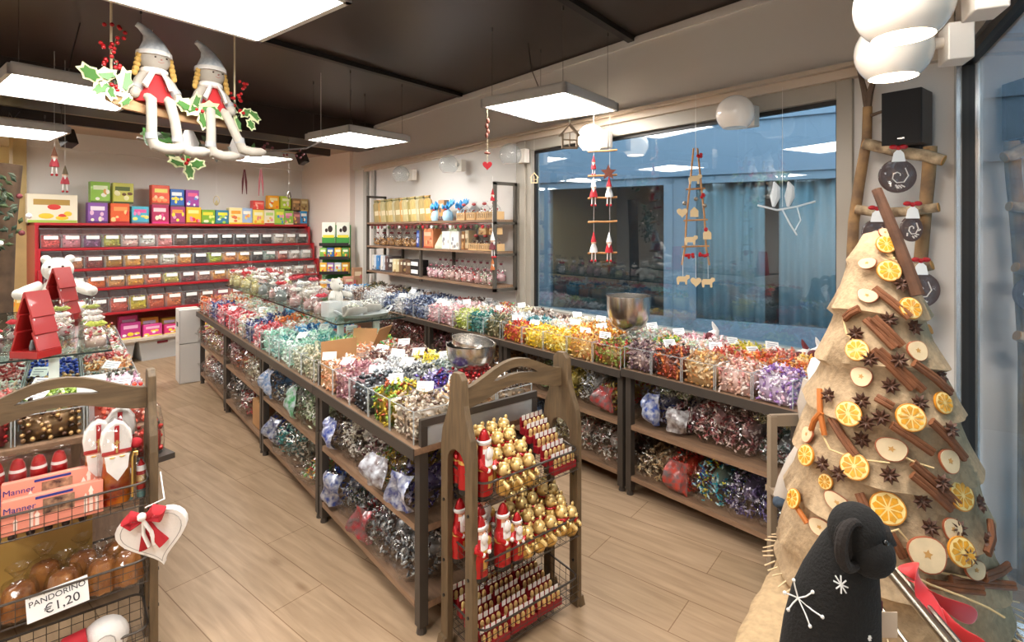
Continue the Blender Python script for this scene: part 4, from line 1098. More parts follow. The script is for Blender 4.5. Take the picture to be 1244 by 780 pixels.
shelf_bags(wx, 2.22, 3.3, .105, [('mixed clear', ['#c9c2b8', '#a8705f', '#e6e2da', '#7a6a5a'], K(h=.26, w=1.1)), ('cream and red', ['#e0d6c4', '#b5605a', '#8a8478'], K(h=.24)), ('yellow and white', ['#e0d090', '#f0ece0', '#b5a870'], K(h=.22)), ('blue', ['#3a5f9a', '#8fb0d0', '#1f3a66'], K(h=.26))], 'bottom shelf of second window bay')
shelf_bags(wx, 3.45, 4.5, sh, [('amber', ['#a86a2f', '#d9a860', '#5f3a20'], K(h=.22)), ('rust brown', ['#8a4a34', '#b57a5f', '#4a2a20'], K(h=.22)), ('dark silver', ['#5a5a5e', '#a8a8ac', '#2f2f33'], K(h=.24)), ('plum', ['#6a2a3a', '#a8606f', '#3f1a24'], K(h=.22))], 'middle shelf of third window bay')
shelf_bags(wx, 4.62, 5.68, sh + .02, [('dark red foil', ['#7f1f24', '#b5484a', '#4a1418', '#d08a86'], K(h=.26)), ('red foil', ['#8f2428', '#c05a5a', '#5a181c'], K(h=.26)), ('maroon', ['#6a1a20', '#a03a40', '#d8b0ac'], K(h=.24))], 'middle shelf of fourth window bay')

# ------------------------------------------------------------------ steel bowls
STEEL = mat('brushed_steel', '#c9c5c0', .22, 1.0, bump=.05, nscale=3, stretch=(60, 60, 1))
def bowl(loc, r_, h, label, foot=True, rot=(0, 0, 0)):
    pr = [(.0, .0), (.32, .0), (.58, .06), (.8, .2), (.93, .42), (.99, .7), (1, 1), (1.03, 1.005), (1.03, .985)]
    inn = [(.985, .985), (.97, .7), (.91, .43), (.78, .22), (.55, .085), (.0, .03)]
    m = MB(); m.lathe([(a * r_, z * h) for a, z in pr + inn], 40)
    o = m.build('steel_bowl', STEEL, loc=loc, rot=rot)
    tag(o, label, 'bowl'); return o
bp = Vector((2.95, 2.33, 0))
r = empty('bowl_stand', (bp.x, bp.y, .90))
m = MB(); m.lathe([(0, 0), (.05, 0), (.05, .008), (.02, .02), (.016, .05), (.03, .065), (0, .066)], 24); m.build('stem', STEEL, r)
m = MB(); m.lathe([(0, 0), (.07, 0), (.07, .006), (0, .006)], 24); m.build('base_disc', STEEL, r); tag(r, 'short steel stem under the tall brushed bowl', 'stand')
bowl((bp.x, bp.y, .966), .148, .235, 'tall brushed steel bowl on a stem at the window counter')
b1 = Vector((1.62, 2.3, .895))
bowl((b1.x, b1.y, b1.z + .03), .128, .13, 'wide steel bowl, lower of the two nested on the centre counter')
bowl((b1.x - .008, b1.y, b1.z + .075), .11, .11, 'deeper steel bowl nested inside the wide bowl, centre counter', rot=(.16, .1, 0))
m = MB()
# ------------------------------------------------------------------ glass shelves on posts
def glass_shelf(x0, x1, y0, y1, z, posts, label):
    r = empty('glass_shelf', (x0, y0, z))
    m = MB(); loc_box(m, 0, x1 - x0, 0, y1 - y0, 0, .009); m.build('glass_plate', GLASS, r, smooth=False)
    m = MB()
    loc_box(m, 0, x1 - x0, -.0015, 0, 0, .009); loc_box(m, 0, x1 - x0, y1 - y0, y1 - y0 + .0015, 0, .009); loc_box(m, -.0015, 0, 0, y1 - y0, 0, .009); loc_box(m, x1 - x0, x1 - x0 + .0015, 0, y1 - y0, 0, .009)
    m.build('glass_edge', GLEDGE, r, smooth=False)
    for (px_, py_, zb) in posts:
        m = MB(); loc_box(m, px_ - x0 - .02, px_ - x0 + .02, py_ - y0 - .01, py_ - y0 + .01, zb - z, 0); m.build('post', mat('white_post', '#dfe3e2', .35), r, smooth=False)
    tag(r, label, 'glass shelf'); return r
glass_shelf(1.30, 1.78, 3.3, 6.4, 1.05, [(1.46, 3.64, .772), (1.66, 3.5, .772), (1.46, 5.0, .772), (1.66, 6.2, .772)], 'long glass shelf on white posts above the centre counter')
glass_shelf(-.5, .17, 3.31, 5.25, 1.05, [(-.05, 3.37, .772), (-.3, 5.1, .772), (.12, 5.1, .772)], 'long glass shelf on white posts above the left counter')
# ================================================================== gift bags and figures on the glass shelves
PLUSH = mat('white_plush', '#d9d6cd', .95, bump=.5, nscale=90, sheen=.4)
def gift_bag(loc, w_, h, word, cols, label, ribbon='#b81f2a', rz=0, group='clear gift bags'):
    """standing clear bag tied with a ribbon, its top flaring out"""
    r = empty('gift_bag', loc, rz)
    m = MB(); k = 14
    m.lathe([(0, .0), (.5 * w_, .003), (.53 * w_, h * .25), (.46 * w_, h * .5), (.12 * w_, h * .68), (.1 * w_, h * .7), (.26 * w_, h * .88), (.36 * w_, h)], k, sy=.75); m.build('clear_bag', FILM, r)
    P = [(w_ * .36 * math.cos(a) * u, w_ * .27 * math.sin(a) * u, z) for a, u, z in [(random.uniform(0, 6.3), random.uniform(.5, 1), random.uniform(.02, h * .48)) for _ in range(26)]]
    core = MB(); core.lathe([(0, .004), (w_ * .36, .006), (w_ * .36, h * .3), (0, h * .46)], 10, sy=.7)
    c_ = candy_object('sweets', P, .018, cols, 'twistlo', False, core, parent=r); c_['kind'] = 'stuff'
    m = MB(); q = mat('ribbon_' + ribbon, ribbon, .5)
    for s in (-1, 1): m.tube([(0, -.1 * w_, h * .69), (s * .2 * w_, -.16 * w_, h * .75), (s * .34 * w_, -.14 * w_, h * .71), (s * .18 * w_, -.13 * w_, h * .66), (0, -.1 * w_, h * .68)], .012, 5, flat=.5)
    m.ell((0, -.11 * w_, h * .69), .014, 8, 6); m.build('ribbon_bow', q, r)
    tag(r, label, 'gift bag', group); return r
def fillcol(): return random.choice([['#e9e4d8', '#d9c9a8', '#f4f1ea'], ['#d8b0a8', '#f2e6e0', '#b86a64'], ['#e8d884', '#f4efc9', '#b5c27a'], ['#8a9690', '#c9d0cc', '#5f6a68'], ['#e6e6e4', '#c4ccd0', '#ffffff']])
gz = 1.06; k = 0
for yy in (3.75, 4.0, 4.3, 4.6, 4.9, 5.2, 5.5, 5.8, 6.1, 6.3):
    for q, xx in enumerate((1.37, 1.53, 1.69)):
        if yy < 4.2 and q > 0: continue
        h = .17 + .012 * (yy - 3.7) + random.uniform(0, .05)
        cl = ['#e8d884', '#f4efc9', '#c9c27a'] if (yy > 5.3 and q == 0) else fillcol()
        gift_bag((xx + random.uniform(-.015, .015), yy + random.uniform(-.04, .04), gz), .12, h, '', cl,
                 'clear gift bag on the centre glass shelf, %s pair from its near end, %s' % (ORD[k], ['left row', 'middle row', 'right row'][q]),
                 ribbon=random.choice(['#b81f2a', '#d8d4cc', '#c23a48', '#e0dcd2']), rz=random.uniform(-.5, .5))
    k += 1
# two glass jars at the near corner
for q, (xx, yy, l) in enumerate([(1.39, 3.62, 'left clear box of pale sweets on the front corner of the centre glass shelf'), (1.5, 3.53, 'right clear box of pale sweets on the front corner of the centre glass shelf')]):
    r = empty('clear_box', (xx, yy, gz), .2)
    m = MB(); loc_box(m, -.05, .05, -.05, .05, 0, .1); m.build('box_body', ACE, r, smooth=False)
    c_ = candy_object('sweets', [(random.uniform(-.03, .03), random.uniform(-.03, .03), random.uniform(.015, .07)) for _ in range(24)], .018, ['#e8e2d6', '#d0dce0', '#d9b0a0'], 'ball', parent=r); c_['kind'] = 'stuff'
    tag(r, l, 'box')
# white plush bear sitting on the shelf
def plush_bear(loc, rz, sc, label):
    r = empty('plush_bear', loc, rz)
    m = MB(); m.ell((0, 0, .085), (.075, .065, .09), 16, 12); b_ = m.build('body', PLUSH, r)
    m = MB(); m.ell((0, -.01, .215), (.062, .058, .058), 16, 12); m.ell((0, -.06, .2), (.03, .03, .024), 12, 8); m.build('head', PLUSH, r)
    m = MB(); m.ell((0, -.088, .208), (.011, .007, .008), 8, 6)
    for s in (-1, 1): m.ell((s * .024, -.06, .232), .006, 8, 6)
    m.build('face_mark', DKB, r)
    for s in (-1, 1):
        m = MB(); m.ell((s * .045, 0, .265), (.02, .012, .02), 10, 8); m.build('ear', PLUSH, r)
        m = MB(); m.tube([(s * .06, -.01, .14), (s * .105, -.035, .12), (s * .13, -.06, .11)], [.026, .028, .024], 10); m.ell((s * .132, -.062, .11), .025, 10, 8); m.build('arm', PLUSH, r)
        m = MB(); m.tube([(s * .04, -.03, .035), (s * .07, -.1, .03), (s * .08, -.13, .03)], [.034, .032, .03], 10); m.ell((s * .082, -.14, .035), (.03, .022, .035), 10, 8); m.build('leg', PLUSH, r)
    r.scale = (sc,) * 3
    tag(r, label, 'soft toy'); return r
plush_bear((1.56, 3.98, gz), .55, .8, 'white plush bear sitting on the centre glass shelf')
# pale wooden shoe-shaped bowls filled with white sweets on a grey slate tray
GREYC = mat('grey_ceramic', '#a9a59b', .6, noise=.2, nscale=10); TRAYM = mat('grey_tray', '#b5bcbd', .3, coat=.3)
r = empty('serving_tray', (1.58, 3.52, gz), .0)
m = MB(); m.lathe([(0, 0), (1, 0), (1.12, .02), (1.08, .02), (.98, .006), (0, .006)], 28, sx=.16, sy=.13); m.build('tray_plate', TRAYM, r)
for s in (-1, 1): m = MB(); m.tube([(s * .165, -.04, .02), (s * .2, -.02, .045), (s * .2, .02, .045), (s * .165, .04, .02)], .007, 6); m.build('handle', TRAYM, r)
tag(r, 'pale grey oval tray at the near end of the centre glass shelf', 'tray')
def clog(loc, rz, label):
    r = empty('shoe_dish', loc, rz)
    m = MB(); n = 16
    rings = [(-.1, .012, .02), (-.085, .036, .06), (-.05, .042, .065), (0, .045, .06), (.05, .042, .052), (.085, .028, .04), (.108, .008, .03)]
    vs = []; fs = []
    for (x, w_, h) in rings:
        for j in range(n):
            a = math.pi + math.pi * j / (n - 1)
            vs.append((x, w_ * math.cos(a), h + h * math.sin(a)))
    for i in range(len(rings) - 1):
        for j in range(n - 1): fs.append((i * n + j, i * n + j + 1, (i + 1) * n + j + 1, (i + 1) * n + j))
    m.add(vs, fs); b_ = m.build('dish', GREYC, r); so = b_.modifiers.new('wall', 'SOLIDIFY'); so.thickness = .006
    c_ = candy_object('sweets', [(random.uniform(-.075, .075), random.uniform(-.028, .028), random.uniform(.05, .085)) for _ in range(34)], .017, ['#efece2', '#dcd9d0', '#e4e8d8', '#c9ccc8'], 'twistlo', parent=r)
    c_['kind'] = 'stuff'
    tag(r, label, 'dish')
clog((1.5, 3.49, gz + .012), .35, 'grey shoe-shaped dish of white sweets, left one on the tray')
clog((1.64, 3.56, gz + .012), .35, 'grey shoe-shaped dish of white sweets, right one on the tray')
# ---- left glass shelf: two red wooden tree houses, plush bear, gift bags
REDW = mat('red_lacquer', '#a3201f', .35, coat=.3); SHADOW = mat('interior_shade', '#16120f', .8)
def tree_house(loc, rz, sc, label):
    r = empty('tree_house', loc, rz); T = .012
    prof = [(-.12, 0), (.12, 0), (.12, .035), (.085, .035), (.098, .12), (.068, .12), (.073, .2), (.045, .2), (.0, .315), (-.045, .2), (-.073, .2), (-.068, .12), (-.098, .12), (-.085, .035), (-.12, .035)]
    # back wall, base and a tiered roof of sloping boards on each side
    M = Matrix(((1, 0, 0, 0), (0, 0, 1, 0), (0, 1, 0, 0), (0, 0, 0, 1)))
    m = MB(); m.prism([(-.095, .02), (.095, .02), (0, .3)], .05, .06, 0, M); m.build('back_wall', REDW, r, smooth=False)
    m = MB(); m.box((0, 0, .018), (.24, .15, .036)); m.build('base', REDW, r, smooth=False, bevel=.003)
    for s in (-1, 1):
        for (x0, z0, x1, z1) in ((.115, .036, .066, .13), (.09, .115, .045, .215), (.066, .2, .0, .325)):
            m = MB(); d = Vector((x1 - x0, 0, z1 - z0)); L_ = d.length; an = math.atan2(d.z, d.x)
            m.box((0, 0, 0), (L_, .14, .014)); m.build('roof_board', REDW, r, ((x0 + x1) / 2 * s, 0, (z0 + z1) / 2), (0, -an if s > 0 else -(math.pi - an), 0), smooth=False, bevel=.002)
    m = MB(); m.prism([(-.07, .036), (.07, .036), (.0, .26)], .035, .048, 0, M); m.build('inside_shade', SHADOW, r, smooth=False)  # black sheet before the back wall, paints the shade inside the house
    m = MB(); m.lathe([(.018, .036), (.02, .05), (.012, .08), (.009, .085), (.0, .086)], 12, c=(0, -.02, 0)); m.build('candle_cup', mat('grey_glass', '#7d8688', .15, .3), r)
    m = MB()
    for s in (-1, 1):
        for (x, z) in ((.088, .1), (.064, .19), (.04, .26)): m.ell((s * x, -.055, z), (.006, .004, .006), 6, 5)
    m.build('white_star', WHI, r)
    m = MB(); m.cyl((0, -.071, .31), (0, .071, .31), .014, n=12); m.build('ridge', REDW, r)
    r.scale = (.64 * sc, .85 * sc, sc); tag(r, label, 'decoration')
p1 = at(43, 436, z=1.06); p2 = at(75, 381, z=1.06)
tree_house((p1.x, p1.y + .07, 1.06), -.8, .93, 'smaller red wooden tiered tree house at the front of the left glass shelf')
tree_house((p2.x, p2.y - .35, 1.06), -.75, 1.05, 'larger red wooden tiered tree house behind, before the white bear')
p3 = at(62, 380, z=1.06)
plush_bear((p2.x - .02, p2.y - .02, 1.06), -.1, 1.45, 'large white plush bear sitting behind the red tree houses')
k = 0
for yy in (3.42, 3.65, 3.9, 4.2):
    for q, xx in enumerate((.11, -.03)):
        if q == 1 and yy in (3.42, 3.65): continue
        gift_bag((xx, yy, 1.06), .12, .17, '', random.choice([['#e8e0d0', '#c2404a', '#f2efe8'], ['#e8a07a', '#f2e4d8', '#8fb56a'], ['#f0ece4', '#d0c4a0', '#b5383e']]),
                 'clear gift bag with mixed sweets on the left glass shelf, %s from front, %s row' % (ORD[k], ['aisle', 'inner'][q]), ribbon=random.choice(['#e0d8d0', '#c23a48', '#a8b04a']))
    k += 1
for q, xx in enumerate((-.28, -.2)):
    gift_bag((xx, 3.5 + .3 * q, 1.06), .12, .16, '', ['#7a2f34', '#e6dcd2', '#3f2a2a'], 'clear gift bag with dark sweets left of the smaller tree house, %s' % ['front one', 'rear one'][q])
r = empty('paper_note', (.08, 2.96, .9), -.1)
m = MB(); m.box((0, 0, .06), (.1, .0015, .12)); m.build('sheet', CARD, r, smooth=False); m = MB(); m.box((0, .012, -.065), (.02, .02, .13)); m.build('clip', ACE, r, smooth=False)
tag(r, 'blank pinkish paper note standing among the left counter sweets', 'note')
r = empty('red_sweet_bag', (.27, 2.83, .67), .3)
m = MB(); m.lathe([(0, 0), (.062, .0), (.066, .06), (.06, .14), (.05, .2), (.02, .24), (.03, .265)], 14, sy=.8); m.build('clear_bag', FILM, r)
core = MB(); core.lathe([(0, .004), (.05, .006), (.052, .09), (0, .13)], 12, sy=.8)
c_ = candy_object('sweets', [(.052 * math.cos(a), .042 * math.sin(a), z) for a, z in [(random.uniform(0, 6.3), random.uniform(.02, .14)) for _ in range(50)]], .017, ['#b52222', '#d8443a', '#8a1618', '#e07a6a'], 'ball', True, core, parent=r); c_['kind'] = 'stuff'
m = MB(); m.box((.0, .02, -.012), (.15, .2, .024)); m.box((-.02, .11, -.03), (.05, .06, .05)); m.build('dark_tray', STEEL_BR, r, smooth=False)
tag(r, 'clear bag of red foil sweets on a dark tray, right of left rack', 'bag of sweets')

# ================================================================== red pick-and-mix shelf at the back
SRED = mat('red_shelf_lacquer', '#b01e28', .35, coat=.35)
TB = [8.05, 7.97, 7.89, 7.81, 7.74]          # the fronts step towards the room lower down
ZB = [1.70, 1.435, 1.19, .955, .66]
S0, S1 = 1.44, 4.82
r = empty('red_shelf_unit', ST(S0, 8.05), R(12.2))
def tl(m, s0, s1, t0, t1, z0, z1): return loc_box(m, s0 - S0, s1 - S0, t0 - 8.05, t1 - 8.05, z0, z1)
for k in range(5):
    m = MB(); tl(m, S0, S1 + .03 * k, TB[k], 8.34, ZB[k] - (.03 if k else .0), ZB[k] + (0 if k else .03)); m.build('shelf_board', SRED, r, smooth=False, bevel=.003)
for s in (S0, S1 - .02):
    m = MB()
    for k in range(4): e_ = .03 * k if s > 4 else 0; tl(m, s + e_, s + .03 + e_, TB[k + 1] + .02, 8.34, ZB[k + 1], ZB[k] - .0)
    m.build('upright', SRED, r, smooth=False)
m = MB(); tl(m, S0, S1, 8.33, 8.345, .3, 1.7); m.build('back_panel', mat('red_back_panel', '#b5605a', .5), r, smooth=False)
m = MB(); tl(m, S0 - .02, S0 + .0, 7.9, 8.34, .0, 1.7); m.build('end_cheek', SRED, r, smooth=False)
m = MB(); tl(m, S0, S1, 7.74, 8.34, .27, .3); m.build('low_shelf', mat('pale_laminate', '#cfc4b4', .5), r, smooth=False)
for s in (S0, 3.1, S1 - .04):
    m = MB(); tl(m, s, s + .04, 8.2, 8.3, 0, .27); m.build('leg', STEEL_BR, r, smooth=False)
tag(r, 'tall red stepped pick-and-mix shelf unit along the back wall', 'shelf unit')
BK = [['#e0605a', '#d98f9a', '#8a5a80', '#b5b04a', '#e8c9c0', '#dfe0d8', '#e6a0a0', '#6a4a3a', '#2a1f1c', '#2f2622', '#2a2220', '#241c1a', '#3a2c26', '#2a1f1c', '#d9d0c4', '#c9b9a6', '#3a2a24'],
      ['#5a3a2a', '#c98a5a', '#8a2f2a', '#b5852f', '#d9a54a', '#c98f5a', '#dfe0d0', '#e0a050', '#2f2430', '#b5c83a', '#d98f4a', '#e8a83a', '#2a2422', '#9fb5a8', '#c27a6a', '#e6dcd0', '#e0e0d8'],
      ['#b5302a', '#e0d8c8', '#e8752a', '#d9a05a', '#e8a83a', '#e0805a', '#d0c86a', '#7a3a3a', '#b58a7a', '#e0a04a', '#e6b56a', '#d8383a', '#c94a4a', '#d9a0a0', '#e8c8b0', '#e0d8c8', '#d98a7a'],
      ['#8a5a4a', '#c23a34', '#6a4a44', '#d8604a', '#d8c83a', '#e0704a', '#e0804a', '#5a3a34', '#a0603a', '#a8485a', '#d9704a', '#c9a04a', '#d8b0a0', '#b5302a', '#d8a08a', '#e0c8a0', '#d98a6a']]
RW = ['top', 'second', 'third', 'bottom']
for rr in range(4):
    n = 17; wd = (S1 - S0 - .06) / n; zb_ = ZB[rr + 1]; hh = ZB[rr] - .03 - zb_
    for j in range(n):
        s = S0 + .04 + wd * (j + .5) + .025 * rr * j / n; t = TB[rr + 1] + .13
        p = ST(s, t, zb_ + .002)
        q = empty('scoop_bin', p, R(12.2)); X, D_ = wd * .47, .11
        m = MB(); h2 = hh * .95
        vs = [(-X, -D_, 0), (X, -D_, 0), (X, D_, 0), (-X, D_, 0), (-X, -D_, h2 * .7), (X, -D_, h2 * .7), (X, D_, h2), (-X, D_, h2), (-X, -D_ * .35, h2), (X, -D_ * .35, h2)]
        m.add(vs, [(0, 1, 5, 4), (4, 5, 9, 8), (8, 9, 6, 7), (1, 2, 6, 9, 5), (0, 4, 8, 7, 3), (0, 3, 2, 1)]); m.build('bin_body', SCOOP, q, smooth=False)
        m = MB(); m.box((0, -D_, h2 * .7), (2 * X, .004, .004)); m.box((-X, -D_, h2 * .35), (.004, .004, h2 * .7)); m.box((X, -D_, h2 * .35), (.004, .004, h2 * .7)); m.box((0, -D_ * .35, h2), (2 * X, .004, .004)); m.build('bin_edge', ACE, q, smooth=False)
        m = MB(); m.box((0, -D_ - .002, h2 * .54), (X * 1.4, .002, .042)); m.build('white_label', CARD, q, smooth=False)
        tag(q, 'clear scoop bin, %s from the left in the %s row of the red shelf' % (ORD[j], RW[rr]), 'bin', 'scoop bins on the red shelf')
        c0 = BK[rr][j]; base = H(c0)
        P = [(random.uniform(-X, X) * .86, random.uniform(-D_, D_) * .84, random.uniform(.5, .64) * h2) for _ in range(26)] + [(random.uniform(-X, X) * .86, -D_ * .84, random.uniform(.08, .6) * h2) for _ in range(24)]
        core = MB(); loc_box(core, -X * .86, X * .86, -D_ * .8, D_ * .9, .004, h2 * .5)
        def sh_(f): return '#%02x%02x%02x' % tuple(max(0, min(255, int(int(c0[i:i + 2], 16) * f))) for i in (1, 3, 5))
        o_ = candy_object('sweet_heap', P, .021, [sh_(.75), c0, sh_(1.2), sh_(1.0)], 'balllo', False, core, c0, loc=p, rot=(0, 0, R(12.2)))
        tag(o_, 'pile of loose sweets in the bin, %s from left, %s row of red shelf' % (ORD[j], RW[rr]), 'candy', kind='stuff')
# packets and boxes standing on top of the red shelf
def printed_pack(loc, rz, w_, d, h, base, spots, label, name='sweet_packet', cat='sweet packet', group='sweet packets on the red shelf', tilt=0, sd=None):
    """upright packet: body, a lighter title banner, a picture field and coloured blobs on the front"""
    m = MB(); m.box((0, 0, h / 2), (w_, d, h)); r = m.build(name, mat('pack_' + base, base, .4, coat=.2), loc=loc, rot=(tilt, 0, rz), smooth=False, bevel=min(.006, d * .2))
    y = -d / 2 - .0008; rn = random.Random(sd or label)
    m = MB(); m.box((rn.uniform(-.05, .05) * w_, y, h * .72), (w_ * .72, .001, h * .2)); m.build('title_banner', mat('ban_' + spots[0], spots[0], .4), r, smooth=False)
    m = MB()
    for q in range(5):
        m.ell((rn.uniform(-.36, .36) * w_, y, rn.uniform(.12, .58) * h), (rn.uniform(.08, .16) * w_, .002, rn.uniform(.07, .13) * h), 9, 6, q % 2)
    m.build('printed_sweets', [mat('ban_' + spots[1], spots[1], .4), mat('ban_' + spots[2], spots[2], .4)], r)
    m = MB(); m.box((0, y, h * .045), (w_ * .98, .001, h * .09)); m.build('bottom_band', mat('ban_' + spots[3], spots[3], .4), r, smooth=False)
    tag(r, label, cat, group); return r
zt = 1.732
bx = [(1.62, .46, .33, '#efe6cf', ['#b5934a', '#e8c83a', '#d8433a', '#a8c85a']), (2.05, .2, .25, '#8a5aa8', ['#f2e6f0', '#e8c0d8', '#f4ead0', '#4a2a6a']), (2.28, .2, .25, '#e8642f', ['#f2a05a', '#f7d08a', '#e8483a', '#a81f24']), (2.5, .19, .22, '#4fb5d0', ['#e85aa0', '#f2e070', '#e88ac0', '#6a7a8a']),
      (2.73, .2, .25, '#b52a5a', ['#f0d0d8', '#f2e6d0', '#d8488a', '#e0268a']), (2.94, .18, .23, '#a83a70', ['#e89a3a', '#f2d83a', '#d8a0c0', '#8a2a5a']), (3.14, .19, .23, '#f0b81e', ['#f2e08a', '#e87a9a', '#d8322f', '#8a3a1f']), (3.33, .18, .2, '#7aa82f', ['#f2d03a', '#d8e07a', '#e8e6c0', '#2f7a3a']), (3.52, .18, .2, '#3f7f9a', ['#f2d83a', '#a8c84a', '#e8f0d8', '#2f7a4a']),
      (3.71, .19, .24, '#f0dca0', ['#e8a03a', '#d8744a', '#f2c85a', '#f2c02a']), (3.88, .15, .24, '#a0b8d8', ['#f4efe0', '#e8d06a', '#e89a5a', '#f2b02a']), (4.05, .17, .22, '#f2dc6a', ['#e8e4c0', '#e88a8a', '#f0a03a', '#d8b02a']), (4.22, .16, .22, '#f0e6c9', ['#b5d87a', '#e8a0a0', '#f2c84a', '#b5483a']), (4.38, .16, .24, '#b5d850', ['#f0e85a', '#4aa0d0', '#f2a0c8', '#7ac04a']), (4.54, .15, .22, '#8fc04a', ['#f0a0c0', '#d87aa0', '#f2e080', '#f0e0c0']), (4.67, .13, .2, '#8a5a5a', ['#d88a8a', '#e0c060', '#c05a4a', '#4a3a2a']), (4.79, .13, .22, '#2f8fc8', ['#f2f0e8', '#5a3a2a', '#e8e0d8', '#8a3a2a'])]
for k, (s, w_, h, b0, sp) in enumerate(bx):
    printed_pack(ST(s, 8.16, zt), R(12.2), w_, .1, h, b0, sp, 'colourful sweet packet, %s from the left in the row on top of the red shelf' % ORD[k])
up = [(2.08, .2, .2, .26, '#8fc04a', ['#e0ecc0', '#f0f0e0', '#d8a05a', '#5a6a3a']), (2.32, .22, .22, .26, '#c9c85a', ['#5a6a2a', '#e8e4b0', '#6a4a2a', '#3a4a1f']), (2.74, .21, .22, .26, '#e8502a', ['#f2e06a', '#f29a5a', '#f2d0a0', '#8a3a2a']), (2.94, .17, .2, .24, '#1f62b5', ['#e8f0f4', '#f2d83a', '#f2e06a', '#4a4a5a']), (3.13, .17, .2, .24, '#a03a9a', ['#e85a8a', '#e8e0f0', '#4a8ad0', '#5a3a7a']),
      (4.06, .17, .2, .14, '#e04a44', ['#f29a8a', '#f2c0b0', '#e86a5a', '#b52a2a']), (4.3, .17, .2, .21, '#f0a81e', ['#f2e0a0', '#f2f0d8', '#e8602f', '#e89a1f']), (4.5, .16, .2, .21, '#b5cc3a', ['#f0f0c0', '#e8e0d0', '#e8805a', '#7a9a2a']), (4.68, .15, .2, .2, '#8a6a44', ['#c9a06a', '#5a3a24', '#b58a5a', '#4a2f1f']), (4.82, .13, .2, .2, '#a08a5a', ['#c9b88a', '#8a6a3a', '#6a4a2a', '#c9a85a'])]
for k, (s, w_, d, h, b0, sp) in enumerate(up):
    hb = max([x[2] for x in bx if abs(x[0] - s) < .14] or [.24])
    printed_pack(ST(s, 8.18, zt + hb), R(12.2), w_, .1, h, b0, sp, 'colourful sweet box, %s from the left in the upper row above the red shelf' % ORD[k], 'sweet_box', 'sweet box', 'boxes stacked above the red shelf')
low = [('#c23a8a', .22, .2), ('#e0489a', .22, .15), ('#d83a7a', .2, .12), ('#2a8fc8', .2, .2), ('#e85aa0', .22, .16), ('#d8485a', .2, .17), ('#b53a9a', .18, .2), ('#e8a03a', .2, .18), ('#8a4a9a', .2, .2), ('#e0559a', .2, .16), ('#c8a03a', .2, .2)]
s = 2.2
for k, (b0, w_, h) in enumerate(low):
    printed_pack(ST(s + w_ / 2, 7.86, .302), R(12.2), w_ * .95, .08, h, b0, ['#f2c0dc', '#f2d83a', '#f0f0f0', '#e8e060'], 'pink toned sweet packet, %s from the left on the lowest red shelf ledge' % ORD[k], group='packets on the low ledge', sd=str(k))
    printed_pack(ST(s + w_ / 2 + .03, 8.05, .302), R(12.2), w_ * .9, .08, h + .06, low[(k * 3 + 4) % 11][0], ['#d8c0e0', '#e8c83a', '#7a4aa0', '#c060a0'], 'sweet packet of the rear row, %s from the left, lowest red shelf ledge' % ORD[k], group='packets on the low ledge', sd=str(k + 40))
    s += w_ + .015
# translucent baskets under the ledge
BSK = clear_mat('frosted_tub', '#eae6e0', .05, .3, .2, milk=.6)
for k, s in enumerate((1.62, 2.12, 2.62, 3.12)):
    p = ST(s, 7.98, .0); q = empty('storage_tub', p, R(12.2))
    m = MB(); X0, X1, Yd, hh = .19, .23, .17, .25
    vs = [(-X0, -Yd * .9, 0), (X0, -Yd * .9, 0), (X0, Yd * .9, 0), (-X0, Yd * .9, 0), (-X1, -Yd, hh), (X1, -Yd, hh), (X1, Yd, hh), (-X1, Yd, hh)]
    m.add(vs, [(0, 1, 5, 4), (1, 2, 6, 5), (2, 3, 7, 6), (3, 0, 4, 7), (0, 3, 2, 1)]); m.build('tub_body', BSK, q, smooth=False)
    m = MB(); m.box((.03, -Yd - .004, hh * .86), (.12, .003, .03)); m.build('red_label', mat('dark_red_label', '#7a2430', .5), q, smooth=False)
    m = MB(); m.box((0, -Yd - .006, hh), (2 * X1 + .01, .012, .012)); m.build('rim', mat('tub_rim', '#d8d4ce', .4), q, smooth=False)
    P = [(random.uniform(-.17, .17), random.uniform(-.13, .13), random.uniform(.02, .16)) for _ in range(40)]
    c_ = candy_object('packets', P, .05, ['#e6dccf', '#d8b8a8', '#cfc6ba', '#e8e2d8'], 'balllo', parent=q); c_['kind'] = 'stuff'
    tag(q, 'frosted plastic tub on the floor below the red shelf, %s from the left' % ORD[k], 'tub', 'frosted tubs')

# ================================================================== corner rack with packets, crates
gx = at(407, 300, t=7.05); gx.z = 0; r = empty('packet_rack', gx, R(12.2 - 45)); r.scale = (.7, .7, 1)
m = MB(); loc_box(m, -.3, .3, .16, .175, .0, 1.72); m.build('green_back_board', mat('green_board', '#3f9a3f', .5), r, smooth=False)
for k, z in enumerate((.75, 1.0, 1.22, 1.42)):
    m = MB(); loc_box(m, -.3, .3, -.12, .16, z - .012, z); loc_box(m, -.3, .3, -.125, -.12, z, z + .035); m.build('rack_shelf', BLK, r, smooth=False)
for k in (0, 1):
    m = MB(); loc_box(m, -.29 + .3 * k, -.02 + .3 * k, .1, .15, 1.43, 1.76); f_ = m.build('header_card', mat('header_white', '#eef0e2', .5), r, smooth=False)
    m = MB(); m.ell((-.12 + .3 * k, .098, 1.66), (.05, .002, .05), 12, 8); m.ell((-.2 + .3 * k, .098, 1.64), (.03, .002, .03), 10, 6); m.build('printed_paw', DKB, f_)
    m = MB(); loc_box(m, -.29 + .3 * k, -.02 + .3 * k, .097, .0995, 1.44, 1.54); m.build('green_band', MATS['green_board'], f_, smooth=False)
    m = MB(); loc_box(m, -.27 + .3 * k, -.04 + .3 * k, .096, .0985, 1.53, 1.57); m.build('yellow_band', mat('ban_#e8d83a', '#e8d83a', .5), f_, smooth=False)
tag(r, 'green-backed packet rack in the far corner beside the red shelf', 'rack')
